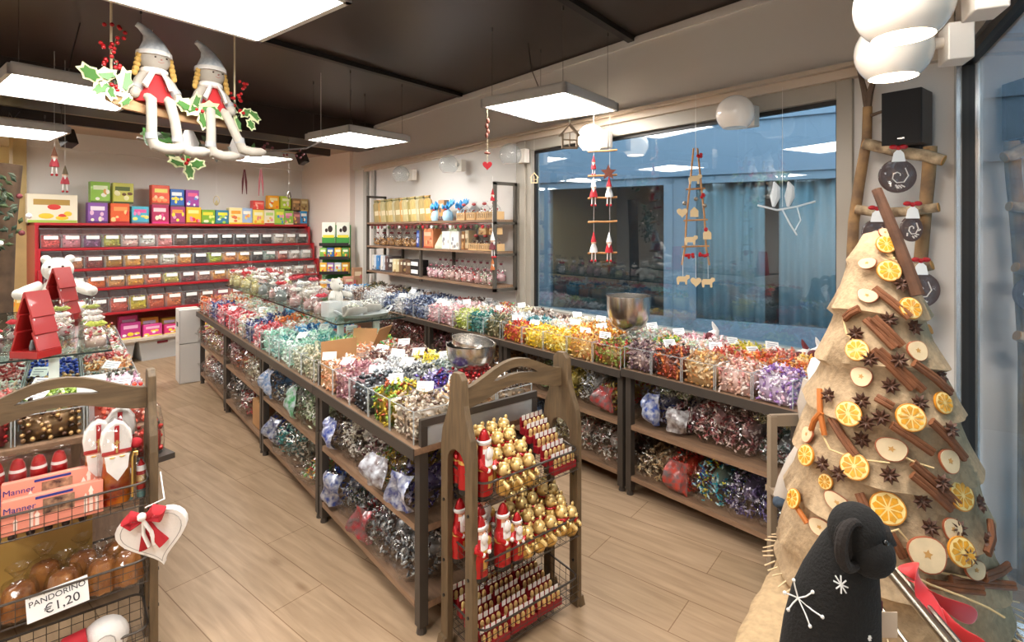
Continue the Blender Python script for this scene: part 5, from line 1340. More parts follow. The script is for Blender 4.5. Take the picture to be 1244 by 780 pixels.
pc = ['#e8a02f', '#6a6a9a', '#8a8ab0', '#e8c83a', '#e8b03a', '#9a7ab0', '#c2c8d0', '#d8a03a', '#7ab04a', '#3a6ab0', '#e0b83a', '#5a9a4a']
Mr = Matrix.Translation(gx) @ Matrix.Rotation(R(12.2 - 45), 4, 'Z') @ Matrix.Diagonal((.7, .7, 1, 1))
for k in range(12):
    row, cc = divmod(k, 4); z = (.75, 1.0, 1.22)[row]
    for d_, nm in ((-.05, 'front'), (.06, 'rear')):
        p = Mr @ Vector((-.225 + .15 * cc, d_, z + .002))
        printed_pack(p, R(12.2 - 45), .098, .05, .16, pc[(k + (5 if d_ > 0 else 0)) % 12], ['#f2f0d8', '#e8d03a', '#d84a3a', '#4a8a4a'], 'small sweet packet on the green corner rack, %s layer, %s of the %s shelf' % (nm, ORD[cc], ['lowest', 'middle', 'upper'][row]), group='packets on the corner rack', sd=str(k))
CRW = mat('crate_wood', '#c08a4a', .6, noise=.25, nscale=5)
def crate(loc, rz, label, w_=.5, d=.3, h=.26):
    r = empty('wooden_crate', loc, rz)
    for s in (-1, 1):
        for z in (.03, .115, .2):
            m = MB(); m.box((0, s * d / 2, z + .03), (w_, .012, .065)); m.build('slat', CRW, r, smooth=False)
            m = MB(); m.box((s * w_ / 2, 0, z + .03), (.012, d, .065)); m.build('slat', CRW, r, smooth=False)
    for a in (-1, 1):
        for b_ in (-1, 1):
            m = MB(); m.box((a * (w_ / 2 - .02), b_ * (d / 2 - .02), h / 2), (.03, .03, h)); m.build('corner_post', CRW, r, smooth=False)
    m = MB(); m.box((0, 0, .01), (w_, d, .012)); m.build('bottom', CRW, r, smooth=False)
    tag(r, label, 'crate', 'wooden crates'); return r
cpx = ST(4.45, 6.2)
for k in range(3): crate((3.03, 7.28, .0 + .27 * k), R(-8), 'wooden crate by the far end of the window counter, %s of the stack' % ['bottom', 'middle', 'topmost'][k])
for k, (dx, hh, cc) in enumerate([(-.15, .16, '#d8b08a'), (.0, .18, '#d9a08a'), (.13, .3, '#b58a6a')]):
    printed_pack((3.03 + dx, 7.28, .815), R(-8), .13, .1, hh, cc, ['#e8d0b0', '#d8606a', '#a0683a', '#8a6a4a'], 'small gift pack on the wooden crate stack, %s from the left' % ORD[k], 'gift_pack', 'gift pack', 'gift packs on the crate')
# ================================================================== steel and wood wall shelf
WS = mat('grey_brown_steel', '#5a544c', .5, .3)
yA, yB = 4.02, 6.84; xa, xb = 3.10, 3.38
r = empty('wall_shelf', (xb, yA, 0))
def wl(m, x0, x1, y0, y1, z0, z1): return loc_box(m, x0 - xb, x1 - xb, y0 - yA, y1 - yA, z0, z1)
for y in (yA, yB - .03):
    m = MB(); wl(m, xa, xa + .03, y, y + .03, 1.06, 2.1); wl(m, xb - .03, xb, y, y + .03, 1.06, 2.1); wl(m, xa, xb, y, y + .03, 2.075, 2.105); wl(m, xa, xb, y, y + .03, 1.06, 1.09)
    for z in (1.745, 1.44): wl(m, xa, xb, y, y + .03, z - .045, z - .02)
    m.build('end_frame', WS, r, smooth=False)
for z in (1.745, 1.44, 1.11):
    m = MB(); wl(m, xa - .005, xb, yA + .03, yB - .03, z - .022, z); m.build('shelf_board', WOODTOP, r, smooth=False)
for (x, y, z0, z1) in ((xa, 5.4, 1.06, 1.72), (xb - .03, 5.1, 1.11, 1.44), (xb - .03, 6.3, 1.11, 1.44)):
    m = MB(); wl(m, x, x + .03, y, y + .03, z0, z1); m.build('upright', WS, r, smooth=False)
tag(r, 'grey steel and wood wall shelf left of the large window', 'wall shelf')
def wpack(x, y, z, w_, d, h, base, spots, label, name='gift_pack', cat='gift pack', group='packs on the wall shelf', tilt=0, rz=0, sd=None):
    return printed_pack((x, y, z), R(-90) + rz, w_, d, h, base, spots, label, name, cat, group, tilt, sd)
BR = ['#d8c48a', '#a8843f', '#e0d4a8', '#8a6a3a']
for k in range(14):
    y = 6.72 - .1 * k
    m = MB(); q = [(-.05, 0), (.05, 0), (.052, .03), (.046, .24), (.02, .275), (.04, .3), (-.04, .3), (-.02, .275), (-.046, .24), (-.052, .03)]
    M = Matrix(((1, 0, 0, 0), (0, 0, 1, 0), (0, 1, 0, 0), (0, 0, 0, 1)))
    m.prism(q, -.022, .022, 0, M)
    cc = ['#b5a06a', '#d8a860', '#c9bc8a', '#a8985a', '#d0b878', '#c8c09a'][k % 6]
    o = m.build('pasta_bag', mat('bag_' + cc, cc, .3, coat=.4, noise=.3, nscale=60, stretch=(1, 1, .15)), loc=(3.22 + .02 * (k % 2), y, 1.748), rot=(.0, -.12 - .0 * k, R(-60)), smooth=False, bevel=.006)
    m = MB(); m.box((0, -.0235, .12), (.06, .001, .06)); m.build('paper_label', mat('kraft_label', '#e0d2ae', .6), o, smooth=False)
    m = MB(); m.box((0, 0, .275), (.05, .05, .012)); m.build('ribbon', mat('olive_ribbon', '#6a6a3a', .5), o, smooth=False)
    tag(o, 'golden brown tall bag leaning on the top wall shelf, %s from the left' % ORD[k], 'gift bag', 'tall bags on the top wall shelf')
# blue tulle bags
TUL = mat('blue_tulle', '#4aa3dc', .6)
for k, (y, x, z) in enumerate(((5.22, 3.2, 1.748), (4.98, 3.2, 1.748), (4.82, 3.27, 1.748))):
    q = empty('tulle_bag', (x, y, z))
    m = MB(); m.lathe([(0, 0), (.05, .0), (.062, .04), (.05, .09), (.018, .125)], 14); m.build('sack', mat('pale_blue_sack', '#a8cfe6', .7), q)
    m = MB(); n = 22; vs = [(0, 0, .125)]
    for j in range(n): a = 2 * math.pi * j / n; rr_ = .1 * (1 + .1 * math.sin(5 * a)); vs.append((rr_ * math.cos(a) * .55, rr_ * math.sin(a), .17 + .035 * (j % 2) + .04 * math.cos(a)))
    m.add(vs, [(0, 1 + j, 1 + (j + 1) % n) for j in range(n)]); t_ = m.build('tulle_fan', TUL, q, smooth=False); so = t_.modifiers.new('t', 'SOLIDIFY'); so.thickness = .003
    m = MB(); m.ell((-.03, 0, .125), (.016, .02, .014), 8, 6); m.build('ribbon', REDM, q)
    tag(q, 'blue tulle gift bag on the top wall shelf, %s from the left' % ORD[k], 'gift bag', 'blue tulle bags')
wpack(3.22, 5.1, 1.748, .12, .07, .23, '#b5845a', ['#e0c8a8', '#3f4a5a', '#d8a04a', '#5a3a2a'], 'brown box between the blue tulle bags on the top wall shelf')
WD = mat('pale_plywood', '#d8b07c', .6, noise=.15, nscale=6)
def wood_gift(x, y, z, label, h=.1):
    q = empty('wood_gift_box', (x, y, z), R(-90))
    m = MB()
    for s in (-1, 1): m.box((0, s * .05, h * .35), (.15, .008, h * .7)); m.box((s * .072, 0, h * .35), (.008, .1, h * .7))
    m.box((0, 0, .005), (.15, .1, .008)); m.build('wooden_tray', WD, q, smooth=False)
    m = MB()
    for k in range(6): m.box((-.06 + .024 * k, -.055, h * .35), (.005, .001, h * .4))
    m.build('printed_slots', DKB, q, smooth=False)
    m = MB(); m.lathe([(.06, h * .3), (.07, h * .7), (.05, h * 1.1), (.012, h * 1.45), (.03, h * 1.7)], 12); m.build('clear_wrap', FILM, q)
    c_ = candy_object('sweets', [(random.uniform(-.055, .055), random.uniform(-.035, .035), random.uniform(h * .4, h * .95)) for _ in range(18)], .018, ['#c9a070', '#e6d8c0', '#7a5a40', '#b5383a'], 'balllo', parent=q); c_['kind'] = 'stuff'
    m = MB(); m.ell((0, -.01, h * 1.45), (.03, .018, .016), 8, 6); m.build('ribbon', mat('gift_ribbon', '#b54a4a', .5), q)
    tag(q, label, 'gift box', 'small wooden gift boxes')
for k, (y, x) in enumerate(((4.66, 3.2), (4.48, 3.2), (4.3, 3.2), (4.14, 3.2))): wood_gift(x, y, 1.748, 'small wooden gift box on the top wall shelf, %s from the left' % ORD[k], .11)
# middle shelf
for k in range(10):
    y = 6.7 - .105 * k
    q = empty('cookie_bag', (3.2 + .03 * (k % 2), y, 1.443))
    m = MB(); m.lathe([(0, 0), (.05, 0), (.058, .05), (.048, .11), (.012, .165), (.03, .2)], 12, sy=.8); m.build('clear_bag', FILM, q)
    core = MB(); core.lathe([(0, .004), (.04, .006), (.044, .05), (0, .09)], 10)
    c_ = candy_object('cookies', [(.044 * math.cos(a), .036 * math.sin(a), z) for a, z in [(random.uniform(0, 6.3), random.uniform(.012, .1)) for _ in range(22)]], .022, ['#c08a4a', '#8a5a30', '#d8b07a', '#5a3a24'], 'balllo', core=core, parent=q); c_['kind'] = 'stuff'
    m = MB(); m.ell((0, 0, .165), (.018, .018, .012), 8, 6); m.build('ribbon', mat('dark_red_ribbon', '#7a2a2c', .5), q)
    tag(q, 'bag of brown cookies on the middle wall shelf, %s from the left' % ORD[k], 'gift bag', 'cookie bags on the middle wall shelf')
wpack(3.2, 5.58, 1.443, .08, .06, .2, '#2f4a9a', ['#8aa0d8', '#d8d8f0', '#5a70b8', '#1f2f6a'], 'dark blue narrow box on the middle wall shelf')
wpack(3.2, 5.3, 1.443, .2, .12, .22, '#d88a60', ['#e8c0a0', '#b55a3a', '#e0a880', '#a84a34'], 'orange gift box on the middle wall shelf beside the upright')
q = empty('cone_box', (3.2, 5.1, 1.443)); m = MB(); m.lathe([(0, 0), (.09, 0), (.085, .03), (.012, .16), (0, .16)], 6, sy=1.1); m.build('paper_cone', mat('sage_paper', '#b5b8a0', .6), q, smooth=False); m = MB(); m.ell((0, 0, .165), .014, 8, 6); m.build('knob', GOLD, q)
tag(q, 'sage paper pyramid box on the middle wall shelf', 'gift box')
for k, y in enumerate((4.93, 4.76)):
    o = wpack(3.2, y, 1.443, .155, .12, .19, '#efeeea', ['#f6f4f0', '#8a8a90', '#b5b0a8', '#e8e6e0'], 'white speckled gift box on the middle wall shelf, %s of the pair' % ['left', 'right'][k])
wpack(3.2, 4.85, 1.63, .16, .05, .075, '#c9d4b8', ['#e8ecd8', '#8aa06a', '#d8d8c0', '#a0b080'], 'pale green packet lying over the white speckled boxes')
for k, (y, h, cc) in enumerate(((4.62, .19, '#a0703f'), (4.55, .2, '#c9b894'))): wpack(3.2, y, 1.443, .06, .1, h, cc, ['#e0d0b0', '#5a3a24', '#d8b07a', '#8a5a34'], 'slim brown pack on the middle wall shelf, %s of two' % ['left', 'right'][k])
for k, (y, z) in enumerate(((4.43, 1.443), (4.27, 1.443), (4.12, 1.443), (4.3, 1.6), (4.13, 1.6))):
    if z > 1.5:
        wpack(3.2, y, z, .12, .08, .07, '#d8b07c', ['#e8cfa0', '#8a5a34', '#c99a60', '#b5844a'], 'plain wooden box on top of another, middle wall shelf, %s' % ['left', 'right'][k - 3])
    else: wood_gift(3.19, y, z, 'small wooden gift box on the middle wall shelf, %s from the left' % ORD[k], .1)
# garland of dark hearts hung below the top shelf
HRT = mat('wine_heart', '#6a2a30', .6); GRE = mat('moss_green', '#4a5a3a', .7)
q = empty('heart_garland', (xa - .012, 5.4, 1.715)); 
m = MB(); m.tube([(0, -1.3 + .13 * k, -.012 * (k % 2)) for k in range(21)], .002, 4); m.build('string', REDM, q)
for k in range(28):
    y = -1.3 + .094 * k; m = MB(); M = Matrix.Translation((-.0, y, -.035)) @ Matrix(((0, 0, 1, 0), (1, 0, 0, 0), (0, 1, 0, 0), (0, 0, 0, 1)))
    m.prism(heart_pts(14, .022), -.006, .006, 0, M); m.build('felt_heart', [HRT, REDM, GRE, WHI][k % 4] if k % 3 else HRT, q, smooth=False)
tag(q, 'garland of small dark hearts along the front of the wall shelf', 'garland')
# bottom shelf
for k, (cc, w_) in enumerate((('#d8d4c8', .05), ('#e0e4e8', .05), ('#4a90c8', .05), ('#3a7ab5', .05), ('#e8e4dc', .06), ('#d0d8e0', .05), ('#6a4a44', .06), ('#4a3a38', .06))):
    wpack(3.22, 6.72 - .065 * k, 1.113, .17, w_, .2, cc, ['#f0eee8', '#b5b0a8', '#8a8a90', '#5a5a64'], 'slim upright chocolate box on the bottom wall shelf, %s from the left' % ORD[k], tilt=0, rz=R(60), sd=str(k))
for k, (cc, w_) in enumerate((('#e0d4b0', .09), ('#d8c89a', .09), ('#8a6a4a', .07), ('#5a3f2f', .07), ('#7a5a44', .06))):
    wpack(3.22, 6.14 - .085 * k, 1.113, .16, w_ * .85, .17, cc, ['#f0e8d0', '#b5985a', '#8a6a44', '#6a4a34'], 'cream or brown block-shaped box, bottom wall shelf, %s from the left of its run' % ORD[k], rz=R(60), sd='b%d' % k)
for k in range(2):
    m = MB(); m.box((0, 0, .045), (.2, .13, .09)); o = m.build('black_box', mat('black_card', '#221f1f', .4), loc=(3.2, 5.6, 1.113 + .092 * k), rot=(0, 0, R(-90)), smooth=False, bevel=.003)
    m = MB(); m.box((0, -.0655, .045), (.16, .001, .045)); m.build('white_band', CARD, o, smooth=False)
    tag(o, 'black box with white band, %s of the stack of two' % ['lower', 'upper'][k], 'gift box')
for row, (x, z) in enumerate(((3.17, 1.113), (3.29, 1.14))):
    for k in range(11):
        y = 5.28 - .112 * k
        q = empty('pink_bag', (x, y, z))
        m = MB(); m.lathe([(0, 0), (.046, 0), (.052, .05), (.044, .1), (.012, .14 + .03 * row), (.028, .17 + .03 * row)], 12, sy=.9); m.build('clear_bag', FILM, q)
        core = MB(); core.lathe([(0, .004), (.036, .006), (.04, .06), (0, .1)], 10)
        cols = [['#e8a8b8', '#f4d8dc', '#c85a70', '#f6f0ec'], ['#e0b8a8', '#f0e0d8', '#b04a50', '#e8d0c8'], ['#d8484a', '#f0d0c8', '#e8a09a', '#fff4f0'], ['#a8c8a0', '#e8e8d8', '#f0c0c8', '#d8808a']][(k // 3 + row) % 4]
        c_ = candy_object('sweets', [(.04 * math.cos(a), .036 * math.sin(a), zz) for a, zz in [(random.uniform(0, 6.3), random.uniform(.012, .11)) for _ in range(22)]], .019, cols, 'balllo', core=core, parent=q); c_['kind'] = 'stuff'
        m = MB(); m.ell((0, 0, .14 + .03 * row), (.018, .018, .012), 8, 6); m.build('ribbon', mat('rose_ribbon', '#a05a64', .5), q)
        tag(q, 'pink and white sweet bag, %s row of the bottom wall shelf, %s from the left' % (['front', 'back'][row], ORD[k]), 'gift bag', 'pink bags on the bottom wall shelf')
# ornaments hung on the right front post
def small_gnome(loc, sc, label, hat=REDM, body=REDM, string=.1, legs=True, group=None, rz=0):
    """little felt gnome: body, round head, pointed hat, dangling legs with boots"""
    q = empty('gnome_ornament', loc, rz)
    m = MB(); m.lathe([(0, 0), (.022, .002), (.02, .02), (.012, .045), (0, .048)], 12); m.build('body', body, q)
    m = MB(); m.ell((0, 0, .056), .014, 10, 8); m.build('head', mat('felt_skin', '#e0b79a', .8), q)
    m = MB(); m.lathe([(.016, .06), (.014, .068), (.008, .09), (.002, .115), (0, .116)], 12); m.build('hat', hat, q)
    m = MB(); m.tube([(0, -.012, .05), (0, -.018, .03)], [.009, .002], 8); m.build('beard', FELT, q)
    if legs:
        for s in (-1, 1):
            m = MB(); m.cyl((s * .009, -.004, .004), (s * .01, -.008, -.04), .003, n=6); l_ = m.build('leg', FELT, q)
            m = MB(); m.ell((s * .01, -.014, -.044), (.007, .013, .007), 8, 6); m.build('boot', REDM, l_)
    if string: m = MB(); m.cyl((0, 0, .115), (0, 0, .115 + string), .0012, n=4); m.build('string', FELT, q)
    q.scale = (sc,) * 3; tag(q, label, 'gnome', group); return q
small_gnome((3.085, 4.03, 1.92), 1.0, 'small dark red gnome hanging high on the wall shelf post', string=.12, legs=False)
small_gnome((3.085, 4.03, 1.46), 1.5, 'larger wine red gnome hanging halfway down the wall shelf post', hat=FELT, body=HRT, string=.15)
small_gnome((3.085, 4.03, 1.27), 1.0, 'orange tinted gnome hanging low on the wall shelf post', hat=mat('rust_felt', '#b56a3a', .8), body=MATS['rust_felt'], string=.08, legs=False)

# ================================================================== opal globe lamps
OPAL = mat('opal_glass', '#e4dbd0', .15, emit=.05, coat=.5); OPALIT = mat('opal_lit', '#fff0dc', .2, emit=1.1)
CLG = clear_mat('clear_globe', '#f4f7f7', .04, .03, .5, milk=.12)
BOXW = mat('white_plastic', '#e8dfd4', .4)
def globe(p, rad, label, lit=False, m_=None, to=(1, 0)):
    d = Vector((to[0], to[1], 0)).normalized(); an = math.atan2(d.y, d.x)
    q = empty('globe_lamp', p, an)
    n = 14; pr = [(rad * math.sin(t), -rad * math.cos(t)) for t in [R(38) + (math.pi - R(38)) * k / n for k in range(n + 1)]]
    m = MB(); m.lathe(pr, 28); g_ = m.build('glass_globe', m_ or (OPALIT if lit else OPAL), q)
    m = MB(); m.lathe([(0, -rad * .76), (rad * math.sin(R(38)), -rad * math.cos(R(38)))], 24); m.build('bottom_disc', mat('lamp_mouth', '#ffd9b4', .3, emit=20) if lit else OPAL, q)
    m = MB(); m.cyl((rad * .9, 0, .01), (rad * 1.25, 0, .01), .02, n=12); m.build('arm', BOXW, q)
    m = MB(); m.box((rad * 1.5, 0, .0), (rad * .6, .11, .13)); m.build('wall_box', BOXW, q, smooth=False, bevel=.004)
    tag(q, label, 'wall lamp', 'white globe wall lamps'); return q
for (px, py, rr, l, lit, mm) in ((893, 138, .112, 'white globe lamp in front of the window, nearest the birch ladder', False, None), (718, 168, .108, 'glowing globe lamp at the upper left of the window', True, None),
    (620, 188, .105, 'clear globe lamp above the right end of the wall shelf', False, CLG), (545, 200, .105, 'clear globe lamp above the middle of the wall shelf', False, CLG), (487, 212, .105, 'clear globe lamp above the left end of the wall shelf', False, CLG)):
    p = at(px, py, x=3.17); globe(p, rr, l, lit, mm)
for (px, py, D, rr, l) in ((1085, 62, 2.0, .125, 'lit globe lamp over the birch ladder, lower of the two'), (1097, 4, 1.62, .13, 'lit globe lamp cut off by the top edge, nearest the camera')):
    p = at(px, py, D=D); globe(p, rr, l, True, mat('opal_half_lit', '#e4dacd', .15, emit=.04, coat=.5), to=(N2.x * -1 + .9, N2.y * 1 - .1))
# black loudspeaker on the wall by the corner
r = empty('loudspeaker', at(1102, 145, x=3.3), R(-92))
m = MB(); m.box((0, 0, 0), (.17, .16, .27)); m.build('cabinet', mat('speaker_vinyl', '#4a3b32', .5), r, smooth=False, bevel=.004)
m = MB(); m.box((0, -.083, .0), (.168, .01, .268)); m.build('front_grille', mat('grille_black', '#141213', .8), r, smooth=False)
m = MB(); m.box((0, -.089, -.105), (.03, .001, .007)); m.build('badge', STEEL, r, smooth=False)
m = MB(); m.box((0, .06, -.145), (.1, .1, .02)); m.build('bracket', BLK, r, smooth=False)
tag(r, 'black loudspeaker on the wall above the birch ladder', 'loudspeaker')
for (px, py, t, l) in ((82, 168, 7.0, 'small black ceiling speaker at the left, behind the lit panel'), (367, 192, 7.1, 'small black ceiling speaker in front of the far corner')):
    p = at(px, py, t=t); q = empty('ceiling_speaker', p, R(12.2 + 20))
    m = MB(); m.box((0, 0, 0), (.11, .12, .17)); m.build('cabinet', BLK, q, (0, 0, 0), (R(-25), 0, 0), smooth=False, bevel=.008)
    m = MB(); m.tube([(0, .03, .06), (0, .05, .12), (0, .05, 2.76 - p.z)], .012, 6); m.build('bracket', BLK, q)
    tag(q, l, 'loudspeaker')
# ================================================================== hanging ornaments
TWIG = mat('twig_wood', '#b5834f', .7, noise=.3, nscale=20); RUST = mat('rusty_star', '#6a3526', .6, .3)
CEILH = 3.14
def stringed(p, top, parent, rad=.0012):
    m = MB(); m.cyl((0, 0, 0), (0, 0, top - p.z), rad, n=4); m.build('string', FELT, parent)
# mobile of little gnomes on twigs
base = at(731, 170, x=3.12); bx_, by_ = base.x, base.y
rr = empty('twig_mobile', (bx_, by_, 0), R(-50))
def zz(py): return at(731, py, x=3.12).z
m = MB(); m.cyl((-.06, 0, 2.52), (-.06, 0, zz(320)), .0015, n=4); m.cyl((.06, 0, 2.52), (.06, 0, zz(320)), .0015, n=4); m.build('string', FELT, rr)
for py in (184, 214, 241, 270, 308):
    m = MB(); m.tube([(-.105, 0, zz(py)), (-.03, .004, zz(py) + .004), (.04, -.003, zz(py) + .002), (.115, 0, zz(py) + .008)], .008, 7); m.build('twig', TWIG, rr)
m = MB(); st = []
for k in range(10): a = math.pi / 2 + math.pi * k / 5; q = .062 if k % 2 == 0 else .027; st.append((q * math.cos(a), q * math.sin(a)))
M = Matrix(((1, 0, 0, .05), (0, 0, 1, -.02), (0, 1, 0, zz(210)), (0, 0, 0, 1))); m.prism(st, -.006, .006, 0, M); m.build('star', RUST, rr, smooth=False)
tag(rr, 'mobile of five horizontal twigs with a rusty star hanging before the window', 'mobile')
Mm = Matrix.Translation((bx_, by_, 0)) @ Matrix.Rotation(R(-50), 4, 'Z')
for (dx, py, l, hat, body) in ((-.06, 241, 'left gnome sitting on the middle twig of the mobile', FELT, REDM), (.055, 241, 'right gnome sitting on the middle twig of the mobile', REDM, FELT), (-.06, 308, 'left gnome sitting on the lowest twig of the mobile', REDM, FELT), (.055, 308, 'right gnome sitting on the lowest twig of the mobile', FELT, REDM)):
    p = Mm @ Vector((dx, -.012, zz(py) + .006)); small_gnome(p, 1.35, l, hat, body, string=0, rz=R(-50))
p = Mm @ Vector((-.06, -.01, zz(196) - .06)); small_gnome(p, .9, 'gnome under the top twig, half hidden by the glowing globe', REDM, REDM, string=0, rz=R(-50))
# ladder-shaped mobile of willow with wooden animals
base = at(845, 190, x=3.12); rr = empty('willow_mobile', (base.x, base.y, 0), R(-48))
def zz2(py): return at(845, py, x=3.12).z
m = MB(); m.cyl((0, 0, 2.52), (0, 0, zz2(185)), .0015, n=4); m.build('string', FELT, rr)
for s in (-1, 1):
    m = MB(); m.tube([(s * .012, 0, zz2(180)), (s * .035, 0, zz2(225)), (s * .055, .003, zz2(262)), (s * .065, 0, zz2(300)), (s * .085, 0, zz2(322))], .006, 6); m.build('willow_pole', TWIG, rr)
for py, w_ in ((230, .06), (268, .075), (300, .085)):
    m = MB(); m.tube([(-w_, 0, zz2(py)), (w_, 0, zz2(py) + .006)], .006, 6); m.build('twig', TWIG, rr)
BEIGE = mat('pale_wood_cutout', '#d8bf94', .7)
def cutout(x, py, kind, nm):
    z = zz2(py); M = Matrix(((1, 0, 0, x), (0, 0, 1, -.01), (0, 1, 0, z), (0, 0, 0, 1))); m = MB()
    if kind == 'sheep': m.prism([(-.035, -.03), (-.025, -.03), (-.022, -.012), (.012, -.012), (.015, -.03), (.025, -.03), (.026, 0), (.042, .012), (.04, .03), (.022, .032), (.015, .022), (-.03, .022), (-.04, .008)], -.004, .004, 0, M)
    elif kind == 'house': m.prism([(-.025, -.03), (.025, -.03), (.025, .01), (0, .035), (-.025, .01)], -.004, .004, 0, M)
    elif kind == 'heart': m.prism(heart_pts(18, .034), -.006, .006, 0, M)
    o = m.build('wooden_%s' % kind, nm, rr, smooth=False)
for x, py, kind in ((-.005, 218, 'sheep'), (-.085, 258, 'heart'), (-.01, 258, 'house'), (-.03, 292, 'sheep'), (.07, 285, 'house'), (-.08, 340, 'sheep'), (.0, 342, 'heart'), (.075, 343, 'sheep')):
    cutout(x, py, kind, BEIGE)
for x, py in ((.02, 190), (.045, 238), (.06, 280), (-.05, 311), (-.015, 310), (.03, 309), (.062, 309)):
    m = MB()
    for k in range(4): m.ell((x + random.uniform(-.012, .012), -.012, zz2(py) + random.uniform(-.010, .010)), .011, 7, 5)
    m.build('berry_cluster', RED, rr)
for x in (-.08, 0, .075): m = MB(); m.cyl((x, -.005, zz2(310)), (x, -.01, zz2(338)), .001, n=4); m.build('string', FELT, rr)
for x, py in ((-.07, 247), (.055, 250), (-.0, 242)): m = MB(); m.ell((x, -.014, zz2(py)), (.014, .012, .014), 10, 8); m.build('bell', mat('antique_bell', '#8a7f72', .3, .8), rr)
tag(rr, 'tapering willow mobile with wooden sheep, hearts and red berries before the window', 'mobile')
# heart garland and wooden houses hung from the near panel lamp
p = at(592, 150, D=4.0); q = empty('heart_string', p)
m = MB(); m.cyl((0, 0, 2.556 - p.z), (0, 0, -.3), .0015, n=4); m.build('string', mat('jute', '#d8c8a8', .8), q)
for k, z in enumerate((.02, -.02, -.06, -.09)): m = MB(); m.ell((.006 * (-1) ** k, 0, z), (.014, .012, .022), 8, 6); m.build('bead', RUST, q)
m = MB(); M = Matrix(((.82, 0, .57, 0), (-.57, 0, .82, 0), (0, 1, 0, -.31), (0, 0, 0, 1))); m.prism(heart_pts(18, .036), -.007, .007, 0, M); m.build('wooden_heart', REDM, q, smooth=False)
m = MB(); m.ell((0, 0, -.22), (.03, .01, .01), 8, 6); m.build('small_bow', RUST, q)
tag(q, 'string of rusty beads ending in a red heart under the panel lamp', 'ornament')
def house_orn(p, sc, top, label, mm):
    q = empty('house_ornament', p, R(-35))
    M = Matrix(((1, 0, 0, 0), (0, 0, 1, 0), (0, 1, 0, 0), (0, 0, 0, 1))); m = MB()
    for s in (-1, 1):
        m.box((s * .05, 0, -.01), (.012, .03, .1)); 
        m.prism([(s * .075, .03), (0, .115), (0, .1), (s * .065, .022)] if s > 0 else [(0, .1), (0, .115), (-.075, .03), (-.065, .022)], -.02, .02, 0, M)
    m.box((0, 0, -.055), (.11, .03, .012)); m.box((0, 0, .0), (.1, .02, .006)); m.box((0, 0, .0), (.006, .02, .1)); m.build('house_frame', mm, q, smooth=False)
    m = MB(); m.cyl((0, 0, .11), (0, 0, (top - p[2]) / sc), .0015, n=4); m.build('string', FELT, q)
    q.scale = (sc,) * 3; tag(q, label, 'ornament')
house_orn(at(692, 170, D=3.55), .95, 2.56, 'wooden house frame ornament hanging under the near panel lamp', mat('grey_wood', '#8f7d68', .7))
house_orn(at(649, 218, x=3.25), .55, 2.5, 'tiny pale house ornament hanging at the left window edge', BEIGE)
for (px, py, D, sc, l, bc) in ((66, 203, 4.5, 1.5, 'pink gnome hanging at the far left, under the panel lamp', REDM), (79, 224, 4.75, 1.45, 'brown and pink gnome hanging lower right of the pink gnome', mat('moss_brown', '#7a6a52', .8))):
    small_gnome(at(px, py, D=D), sc, l, hat=mat('felt_brown', '#8a5a44', .8) if bc is REDM else bc, body=mat('rose_felt', '#c24a54', .85), string=(3.14 - at(px, py, D=D).z) / sc - .115)
def thin_orn(px, py0, py1, t, label, mm, kind):
    p = at(px, py1, t=t); top = 2.56 if px < 320 and px > 290 else 3.14; q = empty(kind, p)
    m = MB(); m.cyl((0, 0, .05), (0, 0, top - p.z), .0012, n=4); m.build('string', FELT, q)
    h = at(px, py0, t=t).z - p.z; m = MB()
    if kind == 'icicle_ornament':
        for s in (-1, 1): m.tube([(s * .004, 0, h), (s * .018, 0, h * .5), (s * .024, 0, 0)], [.006, .012, .004], 7)
    elif kind == 'bell_ornament': m.lathe([(.03, 0), (.028, .02), (.02, .06), (.008, .075), (0, .076)], 12); m.ell((0, 0, -.01), .01, 8, 6)
    else: m.tube([(.03 * math.cos(a), 0, .06 + .05 * math.sin(a)) for a in [2 * math.pi * k / 16 for k in range(16)]], .004, 6, closed=True); m.lathe([(0, 0), (.02, .01), (.012, .05), (0, .07)], 10)
    m.build('ornament_body', mm, q); tag(q, label, 'ornament')
thin_orn(297, 206, 236, 6.3, 'dark red tapered ornament under the back panel lamp', HRT, 'icicle_ornament')
thin_orn(317, 206, 238, 6.3, 'pink tapered ornament under the back panel lamp', mat('rose_felt2', '#d08088', .8), 'icicle_ornament')
thin_orn(351, 225, 240, 6.4, 'grey bell ornament hanging before the back wall boxes', mat('antique_bell', '#8a7f72', .3, .8), 'bell_ornament')
thin_orn(263, 232, 250, 6.4, 'pale ring ornament hanging before the yellow packets', mat('pale_gold_orn', '#c9b88a', .5, .3), 'ring_ornament')
# two pale birds on a twig hung inside the window
p = at(955, 245, x=3.3); q = empty('bird_ornament', p, R(-50))
m = MB()
for dx in (-.06, .02): m.tube([(dx - .01, 0, -.03), (dx, 0, .03), (dx + .005, 0, .085), (dx - .008, 0, .12)], [.008, .03, .022, .004], 8)
PALEB = mat('frosted_felt', '#d4dde2', .7); m.build('bird', PALEB, q)
m = MB(); m.tube([(-.16, 0, -.02), (-.05, 0, -.05), (.06, 0, -.03), (.16, 0, -.0)], .006, 6); m.tube([(-.02, 0, -.05), (.02, 0, -.13), (.06, 0, -.2)], .005, 6); m.tube([(.06, 0, -.03), (.08, 0, -.11), (.05, 0, -.17)], .004, 5); m.build('frosted_twig', PALEB, q)
m = MB(); m.cyl((-.02, 0, -.03), (-.02, 0, 2.5 - p.z), .001, n=4); m.build('string', FELT, q)
tag(q, 'two pale frosted birds on a twig hanging in the window', 'ornament')

